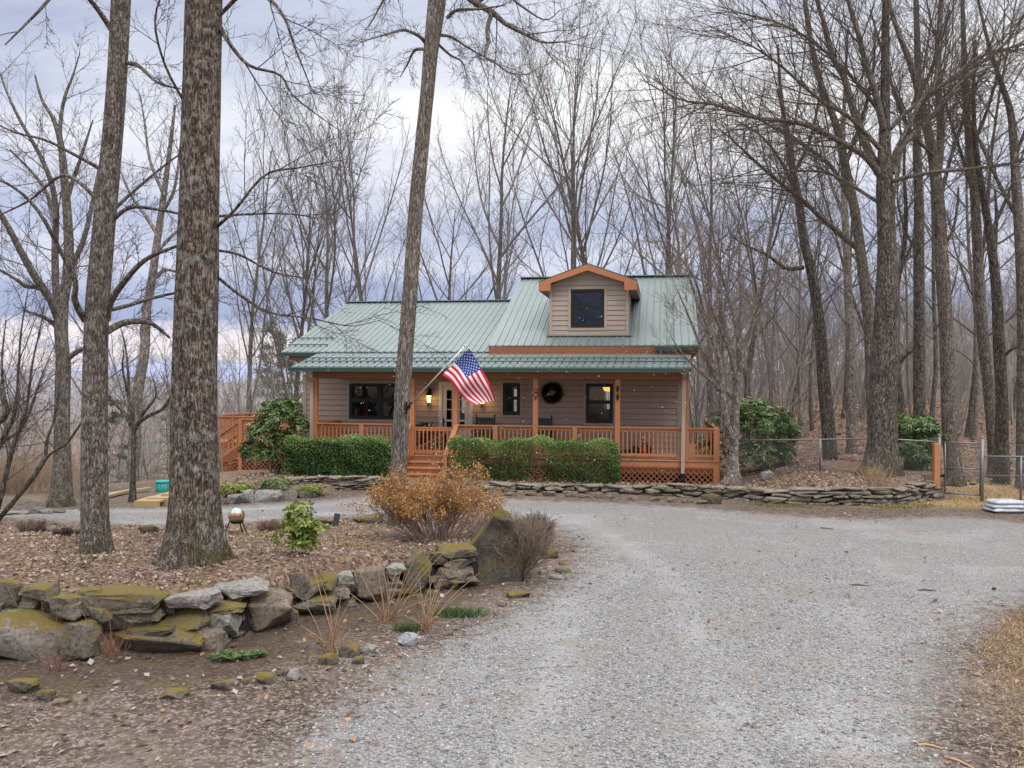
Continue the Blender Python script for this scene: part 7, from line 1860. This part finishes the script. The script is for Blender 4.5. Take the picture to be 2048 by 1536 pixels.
# ------------------------------------------------------------------ chain link fence and gate
M['galv'] = simple('galvanised', (0.20, 0.205, 0.215), 0.45, 0.5, 0.12); M['wire'] = simple('wire', (0.155, 0.16, 0.165), 0.5, 0.4, 0.1)
def mesh_wire(mbx, p0, p1, z0, z1, step=0.085, r=0.0036, zf=None):
    p0 = Vector(p0); p1 = Vector(p1); L = (p1 - p0).length; d = (p1 - p0) / L
    for sg in (1, -1):
        s_ = -(z1 - z0)
        while s_ < L + (z1 - z0):
            H = z1 - z0
            t0, t1 = (max(0, -s_), min(H, L - s_)) if sg > 0 else (max(0, s_ - L), min(H, s_))
            if t1 - t0 > .02:
                a = p0 + d * (s_ + sg * t0); b = p0 + d * (s_ + sg * t1); o_ = Vector((0, .004 * sg, 0))
                mbx.tube([(a.x, a.y + o_.y, z0 + t0), (b.x, b.y + o_.y, z0 + t1)], r, 3, False)
            s_ += step
pA, pB = P(1878, 990, 23.3), P(1964, 995, 22.7); pA.z = hz(pA.x, pA.y); pB.z = hz(pB.x, pB.y)
pS, pM_ = Vector((6.35, 25.4, 0)), P(1640, 900, 24.4); pS.z = hz(pS.x, pS.y); pM_.z = hz(pM_.x, pM_.y)
zr = lambda p, py: HC - (py - 768 - ROLL * (p.x / p.y * F)) / F * p.y
fe = empty('chain_link_fence', pS, 'long chain link fence with a round top rail between the deck and the gate', 'fence')
tops = [(pS, zr(pS, 881)), (pM_, zr(pM_, 879)), (P(1760, 900, 23.9), zr(P(1760, 900, 23.9), 877)), (pA, zr(pA, 884))]
def rel(p, z, o): return (p.x - o.x, p.y - o.y, z - o.z)
m_ = MB(); m_.tube([rel(p, z, pS) for p, z in tops], .021, 8); m_.build('top_rail', M['galv'], fe, True)
m_ = MB()
for i in range(3):
    (a, za), (b, zb_) = tops[i], tops[i + 1]; mesh_wire(m_, (a.x - pS.x, a.y - pS.y, 0), (b.x - pS.x, b.y - pS.y, 0), hz(b.x, b.y) - pS.z - .05, min(za, zb_) - pS.z)
m_.build('wire_mesh', M['wire'], fe)
for p, z in (tops[1], (pS + Vector((.05, 0, 0)), tops[0][1])):
    m_ = MB(); m_.tube([rel(p, hz(p.x, p.y) - .1, pS), rel(p, z + .03, pS)], .03, 8); m_.build('fence_post', M['galv'], fe, True)
m_ = MB(); m_.tube([rel(pA, zr(pA, 950), pS), rel(P(1790, 950, 23.7), zr(P(1790, 950, 23.7), 950), pS)], .012, 6); m_.build('tension_wire', M['galv'], fe)
gt = empty('chain_link_gate', pA, 'narrow chain link gate between two grey posts beside the orange post', 'gate')
for p, py in ((pA, 872), (pB, 876)):
    m_ = MB(); z1_ = zr(p, py); m_.tube([rel(p, p.z - .15, pA), rel(p, z1_, pA)], .042, 12); m_.ball(rel(p, z1_, pA), .048, 10); m_.build('gate_post', M['galv'], gt, True)
q0, q1 = P(1890, 990, 23.2), P(1960, 990, 22.75); z0_, z1_ = zr(q0, 986), zr(q0, 884.5)
m_ = MB()
for za in (z0_, z1_, zr(q0, 935)): m_.tube([rel(q0, za, pA), rel(q1, za, pA)], .02, 8)
for q in (q0, q1): m_.tube([rel(q, z0_, pA), rel(q, z1_, pA)], .02, 8)
m_.tube([rel(q0, zr(q0, 950.5), pA), rel(q1, zr(q1, 951), pA)], .011, 6)
m_.build('gate_frame', M['galv'], gt, True)
m_ = MB(); mesh_wire(m_, (q0.x - pA.x, q0.y - pA.y, 0), (q1.x - pA.x, q1.y - pA.y, 0), z0_ - pA.z, z1_ - pA.z); m_.build('wire_mesh', M['wire'], gt)
m_ = MB(); m_.box(.02, .14, -.05, 0, zr(pA, 951) - pA.z - .04, zr(pA, 951) - pA.z + .03); m_.build('latch', M['blackmetal'], gt)
pE = Vector((14.4, 22.6, 0)); pE.z = hz(pE.x, pE.y)
f2 = empty('chain_link_fence', pB, 'lower chain link fence panel running right from the gate', 'fence')
zt2 = zr(pB, 912.5)
m_ = MB(); m_.tube([rel(pB, zt2, pB), rel(pE, zt2, pB)], .02, 8); m_.tube([rel(pB, zr(pB, 951), pB), rel(pE, zr(pB, 951), pB)], .011, 6); m_.build('top_rail', M['galv'], f2, True)
m_ = MB(); mesh_wire(m_, (0, 0, 0), (pE.x - pB.x, pE.y - pB.y, 0), .02, zt2 - pB.z); m_.build('wire_mesh', M['wire'], f2)
m_ = MB(); x = P(2042, 900, 22.65); m_.tube([rel(x, hz(x.x, x.y) - .1, pB), rel(x, zt2 + .02, pB)], .028, 8); m_.build('fence_post', M['galv'], f2, True)
pO = P(1872, 960, 23.15); pO.z = .30; m_ = MB(); m_.box(-.075, .075, -.07, .07, 0, zr(pO, 886.5) - pO.z); o = m_.build('timber_post', M['orange'], None, False, .006, pO); tag(o, 'orange stained timber post beside the left gate post', 'post')

# ------------------------------------------------------------------ wooden steps and teal bin at the left
M['timber'] = stain('weathered_timber', (0.42, 0.30, 0.16)); M['teal'] = simple('teal_plastic', (0.03, 0.33, 0.30), .45, 0, .12)
gS = on_ground(300, 1015); s_ = gS.y / F
st_ = empty('timber_steps', gS, 'weathered timber steps climbing right toward the deck, behind the thickest trunk', 'steps')
for k, (px0, px1, y0, y1, dy) in enumerate(((268, 318, 1015, 1002, 0), (293, 360, 1009, 996, .35), (322, 380, 1000, 988, .7))):
    a = P(px0, y0, gS.y + dy) - gS; b = P(px1, y1, gS.y + dy) - gS; m_ = MB(); m_.box(a.x, b.x, dy, dy + .06, b.z - .19, b.z); m_.box(a.x, b.x, dy + .062, dy + .9, b.z - .05, b.z - .003); m_.build('step', M['timber'], st_)
gT = at_tree(328, 24.0); zb_ = zr(gT, 993)
bn = empty('teal_bin', Vector((gT.x, gT.y, zb_)), 'teal plastic bin with a rim standing behind the timber steps', 'bin')
m_ = MB(); m_.lathe((0, 0, 0), [(0, 0), (.17, 0), (.185, .40), (.0, .40)], 20); m_.build('body', M['teal'], bn, True)
m_ = MB(); m_.lathe((0, 0, 0), [(.18, .395), (.205, .395), (.205, .43), (.0, .445)], 20); m_.build('lid', M['teal'], bn)
m_ = MB()
for k in range(12): a = k * PI / 6; m_.bar((.18 * math.cos(a), .18 * math.sin(a), .02), (.19 * math.cos(a), .19 * math.sin(a), .39), .02, .012, up=(math.cos(a), math.sin(a), 0))
m_.build('rib', M['teal'], bn)
for k, (p0, p1) in enumerate((((214, 1012), (262, 1000)), ((216, 1016), (300, 997)))):
    a, b = P(*p0, 22.5 + k * .4), P(*p1, 23.6 + k * .4); a.z = hz(a.x, a.y) + .06; b.z = max(hz(b.x, b.y) + .08, zr(b, p1[1])); m_ = MB(); m_.bar((0, 0, 0), tuple(b - a), .12, .07); o = m_.build('landscape_timber', M['timber'], None, False, .006, a)
    tag(o, ('long pale timber edging the path left of the timber steps', 'second timber lying just behind the first, left of the timber steps')[k], 'timber')

# ------------------------------------------------------------------ things on the porch
M['chair'] = simple('dark_teal_paint', (0.012, 0.045, 0.05), .5); M['pot'] = simple('dark_iron', (0.02, 0.02, 0.022), .5, .3)
def rocker(px, b_, label, rz, wide=.56):
    o = empty('rocking_chair', hloc(A(px, b_), b_, ZF), label, 'chair', 'rocking chairs on the porch', -TH + rz)
    h = wide / 2
    for s_ in (-1, 1):
        m_ = MB(); pts = [(s_ * h, -.45 + .95 * t, .03 + .18 * (2 * t - 1) ** 2 * .5) for t in np.linspace(0, 1, 9)]; m_.tube(pts, .018, 6); m_.build('rocker', M['chair'], o)
        m_ = MB(); m_.bar((s_ * h, -.25, .06), (s_ * h, -.25, .66), .04, .04, up=(0, 1, 0)); m_.build('leg', M['chair'], o)
        m_ = MB(); m_.bar((s_ * h, .22, .06), (s_ * h, .40, 1.16), .04, .04, up=(0, 1, 0)); m_.ball((s_ * h, .405, 1.19), .03, 8); m_.build('back_post', M['chair'], o)
        m_ = MB(); m_.bar((s_ * h, -.32, .67), (s_ * h, .30, .67), .08, .025); m_.build('armrest', M['chair'], o)
    m_ = MB(); m_.box(-h, h, -.30, .24, .41, .45); m_.build('seat', M['chair'], o)
    m_ = MB()
    for k in range(6): x = -h + .06 + k * (2 * h - .12) / 5; m_.bar((x, .25, .46), (x, .37, 1.02), .055, .014, up=(0, 1, 0))
    m_.build('back_slats', M['chair'], o)
    m_ = MB(); m_.hexa([(-h, .355, .98), (h, .355, .98), (h, .375, .98), (-h, .375, .98), (-h + .03, .375, 1.10), (h - .03, .375, 1.10), (h - .03, .395, 1.10), (-h + .03, .395, 1.10)]); m_.build('top_rail', M['chair'], o)
rocker(966, 1.85, 'dark teal porch chair right beside the white door', 0.0, .62)
rocker(1090, 1.75, 'dark teal porch chair below the wreath', .25, .52)
# wreath
ax_, bx_ = A(1104.5, BW - .08, 786), BW - .08; zc_ = ZZ(786, ax_, bx_); rw = 15.5 / F * depth(ax_, bx_)
rg = np.random.default_rng(9); n = 2600; a = rg.uniform(0, 2 * PI, n); rr = rw * .92 + rg.normal(0, rw * .2, n)
c = np.stack([rr * np.cos(a), rg.normal(-.03, .03, n), rr * np.sin(a)], 1); d = np.stack([-np.sin(a), rg.normal(0, .4, n) - .3, np.cos(a)], 1) + rand_dirs(n) * .7
wr = empty('wreath', hloc(ax_, bx_, zc_), 'dark evergreen wreath hanging on the porch wall between two posts', 'wreath', None, -TH)
M['wreath'] = leafmat('wreath_green', [(0, (0.006, 0.009, 0.007)), (.6, (0.014, 0.024, 0.017)), (1, (0.035, 0.045, 0.035))], .6, .05, .3)
link('foliage', leaves('foliage', c, d, rand_dirs(n), rg.uniform(.07, .13, n), rg.uniform(.018, .03, n), M['wreath']), wr)
m_ = MB(); m_.tube([(rw * .92 * math.cos(t), .03, rw * .92 * math.sin(t)) for t in np.linspace(0, 2 * PI, 25)], .035, 6); m_.build('ring', M['dark'], wr)
# bench with pots beside the door
bo = hloc(A(856, 2.0), 2.0, ZF)
be_ = empty('plant_bench', bo, 'dark slatted bench against the wall left of the white door', 'bench', None, -TH)
m_ = MB(); 
for k in range(4): m_.box(-.62, .62, -.18 + k * .1, -.10 + k * .1, .62, .65)
m_.build('top', M['pot'], be_)
for x in (-.56, .56):
    for y in (-.14, .16): m_ = MB(); m_.box(x - .03, x + .03, y - .03, y + .03, 0, .617); m_.build('leg', M['pot'], be_)
m_ = MB(); m_.box(-.55, .55, -.14, .16, .2, .225); m_.build('shelf', M['pot'], be_)
def pot(px, zb__, prof, name, label, cat, extra=None):
    o = empty(name, hloc(A(px, 1.98), 1.98, ZF + zb__), label, cat, None, -TH); m_ = MB(); m_.lathe((0, 0, 0), prof, 16); m_.build('body', M['pot'], o, True)
    if extra: extra(o)
    return o
def can_extra(o):
    m_ = MB(); m_.tube([(.10, 0, .1), (.2, 0, .16), (.27, 0, .3)], [.022, .018, .014], 6); m_.build('spout', M['pot'], o)
    m_ = MB(); m_.tube([(-.10 - .10 * math.sin(t), 0, .17 + .1 * math.cos(t)) for t in np.linspace(0, PI, 8)], .012, 5); m_.build('handle', M['pot'], o)
pot(850, .652, [(0, 0), (.12, 0), (.13, .2), (.09, .26), (.085, .27), (0, .26)], 'watering_can', 'dark metal watering can standing on the bench by the door', 'watering can', can_extra)
pot(835, .652, [(0, 0), (.09, 0), (.12, .12), (.13, .2), (.10, .2), (0, .16)], 'plant_pot', 'dark rounded pot at the left end of the bench', 'pot')
pot(874, .652, [(0, 0), (.12, 0), (.16, .06), (.165, .075), (0, .05)], 'shallow_dish', 'shallow dark dish at the right end of the bench', 'dish')
pot(848, .227, [(0, 0), (.14, 0), (.18, .25), (.19, .3), (.15, .3), (0, .25)], 'plant_pot', 'large dark pot on the lower shelf of the bench', 'pot')
# leaf blower on the deck at the right
lb = hloc(A(1278, 1.6), 1.6, ZF); lo = empty('leaf_blower', lb, 'orange and black leaf blower lying on the deck near the right end of the porch', 'leaf blower', None, -TH)
M['blower'] = simple('blower_orange', (0.55, 0.10, 0.025), .45)
m_ = MB(); m_.ball((.18, 0, .16), .15, 14, (.8, .7, 1.0)); m_.build('engine_cover', M['blower'], lo, True)
m_ = MB(); m_.ball((.30, .02, .17), .17, 14, (.55, .6, 1.1)); m_.build('back_pad', M['pot'], lo, True)
m_ = MB(); m_.tube([(.05, 0, .14), (-.2, -.05, .12), (-.5, -.05, .10), (-.9, 0, .08)], [.10, .085, .07, .06], 10); m_.build('blower_tube', M['pot'], lo, True)
m_ = MB(); m_.tube([(.08, 0, .26), (.12, 0, .36), (.22, 0, .37), (.27, 0, .28)], .02, 6); m_.build('handle', M['pot'], lo)
m_ = MB(); m_.ball((-.12, .05, .2), .11, 10, (1, .7, 1)); m_.build('fuel_housing', M['pot'], lo, True)
# ceiling light under the porch roof
cx_ = A(878, 1.1, 750); m_ = MB(); zc_ = zBeamT + .02 - .02
cl_ = empty('porch_ceiling_light', hloc(cx_, .45, ZZ(752, cx_, .45)), 'pale flush light fixture under the porch ceiling beside the flag pole', 'ceiling light', None, -TH)
m_.hexa([(-.19, -.08, -.06), (.19, -.08, -.06), (.19, .08, -.06), (-.19, .08, -.06), (-.10, -.08, .04), (.10, -.08, .04), (.10, .08, .04), (-.10, .08, .04)]); m_.build('shade', M['white'], cl_, False, .012)
zct = ZF + 2.62 - ZZ(752, cx_, .45); m_ = MB(); m_.tube([(0, 0, .03), (0, 0, max(.2, zct - .2))], .02, 6); m_.build('stem', M['white'], cl_)
# pendant lamp glowing inside the right hand room
px_l = A(1217, BW + 1.3, 777); zl = ZZ(778, px_l, BW + 1.3)
pn = empty('pendant_lamp', hloc(px_l, BW + 1.3, zl), 'amber pendant lamp glowing behind the right porch window', 'lamp', None, -TH)
m_ = MB(); m_.lathe((0, 0, 0), [(.20, 0.06), (.14, -.07), (0, -.09)], 16); m_.build('shade', emis('amber_shade', (1.0, .52, .12), 2.2), pn, True)
m_ = MB(); m_.tube([(0, 0, 0), (0, 0, ZF + 2.6 - zl)], .01, 6); m_.build('cord', M['blackmetal'], pn)

# ------------------------------------------------------------------ fallen leaves, twigs and flurries
M['fallen'] = leafmat('fallen_leaves', [(0, (0.08, 0.05, 0.04)), (.3, (0.18, 0.12, 0.095)), (.6, (0.285, 0.205, 0.17)), (.88, (0.44, 0.35, 0.305)), (.95, (0.33, 0.19, 0.09)), (1, (0.42, 0.26, 0.14))], .75, .15, .25)
M['fallen_red'] = leafmat('fallen_leaves_red', [(0, (0.12, 0.065, 0.05)), (.4, (0.25, 0.14, 0.105)), (.8, (0.38, 0.235, 0.185)), (1, (0.45, 0.25, 0.17))], .8, .15, .2)
def scatter(name, pts, lo, hi, label, seed, tilt=.35, mat='fallen'):
    rg = np.random.default_rng(seed); n = len(pts); x, y = pts[:, 0], pts[:, 1]; z = height(x, y) + rg.uniform(.006, .035, n)
    a = rg.uniform(0, 2 * PI, n); d = np.stack([np.cos(a), np.sin(a), rg.normal(0, tilt, n)], 1); nn = np.stack([rg.normal(0, .4, n), rg.normal(0, .4, n), np.ones(n)], 1)
    L = lo + (hi - lo) * rg.random(n) ** 2.2; o = link(name, leaves(name, np.stack([x, y, z], 1), d, nn, L, L * rg.uniform(.45, .8, n), M[mat])); tag(o, label, 'leaves', None, 'stuff')
rg = np.random.default_rng(77)
q = np.stack([rg.uniform(-13, 2, 90000), rg.uniform(8.8, 19, 90000)], 1); e = poly_sd(q[:, 0], q[:, 1], MOUND); q = q[(e > .12)]; cl_ = np.sin(q[:, 0] * 2.3 + q[:, 1] * 1.1) * np.sin(q[:, 1] * 2.7 - q[:, 0]) + .5 * np.sin(q[:, 0] * 6.1) * np.sin(q[:, 1] * 5.3)
q = q[rg.random(len(q)) < np.clip(1.15 - (q[:, 1] - 10) / 14, .35, 1) * np.clip(.75 + .55 * cl_, .18, 1)][:50000]
scatter('leaf_litter', q, .022, .085, 'brown fallen leaves covering the planted island', 1)
q = np.stack([rg.uniform(-8, 9, 30000), rg.uniform(20, 27, 30000)], 1); e = poly_sd(q[:, 0], q[:, 1], BED); q = q[e > .25][:7000]
scatter('leaf_litter', q, .06, .13, 'fallen leaves in the bed behind the low wall', 2)
q = np.stack([rg.uniform(5, 32, 20000), rg.uniform(26, 60, 20000)], 1); q = q[(q[:, 0] > 4 + (q[:, 1] - 24) * .25)][:16000]
scatter('leaf_litter', q, .10, .26, 'reddish leaf litter on the forest floor behind the fence', 3, .35, 'fallen_red')
# short moss grass and dead twigs among the leaves of the island
q = np.stack([rg.uniform(-13, 2, 60000), rg.uniform(9.2, 19, 60000)], 1); e = poly_sd(q[:, 0], q[:, 1], MOUND); cl_ = np.sin(q[:, 0] * 1.3 + 2) * np.sin(q[:, 1] * 1.7) + .6 * np.sin(q[:, 0] * 3.9 + q[:, 1] * 2.1)
q = q[(e > .2) & (cl_ > .55) & (rg.random(len(q)) < .55)][:9000]; n = len(q)
M['mossgrass'] = leafmat('moss_grass', [(0, (0.07, 0.075, 0.02)), (.5, (0.17, 0.165, 0.05)), (1, (0.32, 0.27, 0.11))], .8, .2, .2)
o = link('moss_grass', leaves('moss_grass', np.stack([q[:, 0], q[:, 1], height(q[:, 0], q[:, 1])], 1), np.stack([rg.normal(0, .8, n), rg.normal(0, .8, n), np.full(n, .8)], 1), rand_dirs(n), rg.uniform(.03, .08, n), rg.uniform(.006, .014, n), M['mossgrass'])); tag(o, 'thin yellow green moss and grass between the leaves on the island', 'grass', None, 'stuff')
q = np.stack([rg.uniform(-12, 3, 3000), rg.uniform(6.5, 18, 3000)], 1); eg = poly_sd(q[:, 0], q[:, 1], GRAVEL); q = q[eg < .1][:520]; T = Tubes(); zz_ = height(q[:, 0], q[:, 1])
qm = np.stack([rg.uniform(4.5, 11.5, 14000), rg.uniform(19.6, 22.2, 14000)], 1); em = poly_sd(qm[:, 0], qm[:, 1], BED); qm = qm[(em < -.08) & (em > -.75) & (np.sin(qm[:, 0] * 2.1) + .6 * np.sin(qm[:, 0] * 5 + qm[:, 1] * 4) > -.35)][:5200]; nm = len(qm)
o = link('moss_strip', leaves('moss_strip', np.stack([qm[:, 0], qm[:, 1], height(qm[:, 0], qm[:, 1]) + .004], 1), np.stack([rg.normal(0, .9, nm), rg.normal(0, .9, nm), np.full(nm, .5)], 1), rand_dirs(nm), rg.uniform(.03, .07, nm), rg.uniform(.01, .02, nm), M['mossgrass'])); tag(o, 'yellow green moss along the foot of the low wall', 'moss', None, 'stuff')
for (x, y), z in zip(q, zz_):
    a = rg.uniform(0, 6.28); L = rg.uniform(.06, .3); r_ = rg.uniform(.002, .0045); T.add([(x, y, z + .01), (x + math.cos(a) * L * .5, y + math.sin(a) * L * .5, z + .012 + .1 * L * rg.random()), (x + math.cos(a + .2) * L, y + math.sin(a + .2) * L, z + .012)], [r_, r_, r_ * .6], 4)
o = link('twig_litter', T.mesh('twig_litter', M['cane_d'])); tag(o, 'small dead twigs lying among the leaves and on the soil', 'twigs', None, 'stuff')
# sparse leaves blown over soil and gravel
q = np.stack([rg.uniform(-8, 8, 40000), rg.uniform(6.3, 20.5, 40000)], 1); e = poly_sd(q[:, 0], q[:, 1], MOUND); eg = poly_sd(q[:, 0], q[:, 1], GRAVEL)
pr = np.where(eg < -.05, .16, np.where(eg < .9, .09, .016)); q = q[(e < -.05) & (rg.random(len(q)) < pr)]
scatter('scattered_leaves', q, .04, .11, 'single fallen leaves scattered over the soil and gravel edge', 4)
# dry grass on the right verge
q = np.stack([rg.uniform(3, 8, 60000), rg.uniform(6.3, 14.5, 60000)], 1); k_ = q[:, 0] - .34 * q[:, 1]; q = q[(k_ > 1.9 + rg.normal(0, .28, len(q)))]; eg = poly_sd(q[:, 0], q[:, 1], GRAVEL); q = q[eg < .12][:22000]; n = len(q)
o = link('dry_grass', leaves('dry_grass', np.stack([q[:, 0], q[:, 1], height(q[:, 0], q[:, 1])], 1), np.stack([rg.normal(0, .9, n), rg.normal(0, .9, n), np.full(n, .7)], 1), rand_dirs(n), rg.uniform(.05, .14, n), rg.uniform(.005, .010, n), M['straw'])); tag(o, 'short tawny grass on the verge at the lower right', 'grass', None, 'stuff')
q = np.stack([rg.uniform(9, 16, 8000), rg.uniform(21.6, 25.5, 8000)], 1); q = q[poly_sd(q[:, 0], q[:, 1], BED) < -.1]; n = len(q)
o = link('dry_grass', leaves('dry_grass', np.stack([q[:, 0], q[:, 1], height(q[:, 0], q[:, 1])], 1), np.stack([rg.normal(0, .9, n), rg.normal(0, .9, n), np.full(n, .7)], 1), rand_dirs(n), rg.uniform(.06, .16, n), rg.uniform(.008, .015, n), M['straw'])); tag(o, 'pale dry grass around the gate and sacks', 'grass', None, 'stuff')
# loose gravel stones that catch the light nearest the viewer
sm_ = [rock_mesh('tmp', 1, 1, 1, 900 + k, M['stone_blue'], 10, 0, .02, .5) for k in range(6)]
lib = []
for me in sm_:
    co = np.zeros(len(me.vertices) * 3); me.vertices.foreach_get('co', co); me.calc_loop_triangles()
    lib.append((co.reshape(-1, 3) - np.array([[0, 0, .5]]), np.array([t.vertices[:] for t in me.loop_triangles])))
q = np.stack([rg.uniform(-6, 6, 60000), 6.2 + 9 * rg.random(60000) ** 1.6], 1); eg = poly_sd(q[:, 0], q[:, 1], GRAVEL); q = q[(eg > -.25) & (rg.random(len(q)) < np.clip(.35 + eg, .1, 1))][:15000]
V, Fc, rn, off = [], [], [], 0
for (x, y) in q:
    co, tr = lib[rg.integers(6)]; a = rg.uniform(0, 6.28); s_ = rg.uniform(.012, .032); c_, s2 = math.cos(a), math.sin(a)
    p = np.stack([(co[:, 0] * c_ - co[:, 1] * s2) * s_ * 1.3 + x, (co[:, 0] * s2 + co[:, 1] * c_) * s_ + y, co[:, 2] * s_ * .8 + s_ * .2 + .006], 1); V.append(p); Fc.append(tr + off); off += len(co); rn.append(np.full(len(co), rg.random()))
M['pebble'] = leafmat('pebbles', [(0, (0.15, 0.15, 0.15)), (.4, (0.25, 0.25, 0.255)), (.8, (0.33, 0.33, 0.335)), (1, (0.40, 0.40, 0.405))], .85, 0, .25)
o = link('loose_gravel', np_mesh('loose_gravel', np.concatenate(V), np.concatenate(Fc), M['pebble'], False, {'rnd': np.concatenate(rn)})); tag(o, 'loose grey gravel stones on the driveway surface', 'gravel', None, 'stuff')
for me in sm_: bpy.data.meshes.remove(me)
# sticks on the gravel
STK = [((1835, 1494), (1885, 1502), 'straight bleached stick near the lower right corner'), ((1890, 1518), (1955, 1545), 'longer bleached stick below the straight one, lower right'), ((1836, 1182), (1872, 1184), 'dark stick on the gravel in the middle distance at the right'), ((1640, 1057), (1668, 1060), 'thin dark stick on the gravel in front of the low wall'), ((1700, 1172), (1738, 1174), 'thin stick lying beside the dark one, on the gravel')]
for i, (a, b, lab) in enumerate(STK):
    p0, p1 = on_ground(*a), on_ground(*b); T = Tubes(); md = (p0 + p1) / 2 + Vector((0, .03, .0)); pl = polyline([(0, 0, .012), tuple(md - p0 + Vector((0, 0, .018))), tuple(p1 - p0 + Vector((0, 0, .012)))], 6); T.add([w_[:3] for w_ in pl], [.012, .013, .013, .012, .011, .009, .006], 5)
    o = link('stick', T.mesh('stick', M['cane'] if i < 2 else M['twig']), None, p0); tag(o, lab, 'stick')
# snow flurries drifting in front of the house
n = 300; x = rg.uniform(-5.5, 6.5, n); y = rg.uniform(17, 26, n); z = rg.uniform(1.0, 5.2, n); m_ = MB()
for i in range(n):
    r_ = rg.uniform(.004, .011); c_ = Vector((x[i], y[i], z[i])); m_.hexa([c_ + Vector(v) * r_ for v in ((-1, -.6, -.7), (.6, -1, -.8), (1, .6, -.5), (-.6, 1, -.9), (-.7, -.8, .6), (.8, -.6, .8), (.7, .8, .6), (-.8, .6, .7))])
o = m_.build('snow_flurry', M['fwhite']); tag(o, 'sparse white snowflakes drifting in front of the porch', 'snow', None, 'stuff')
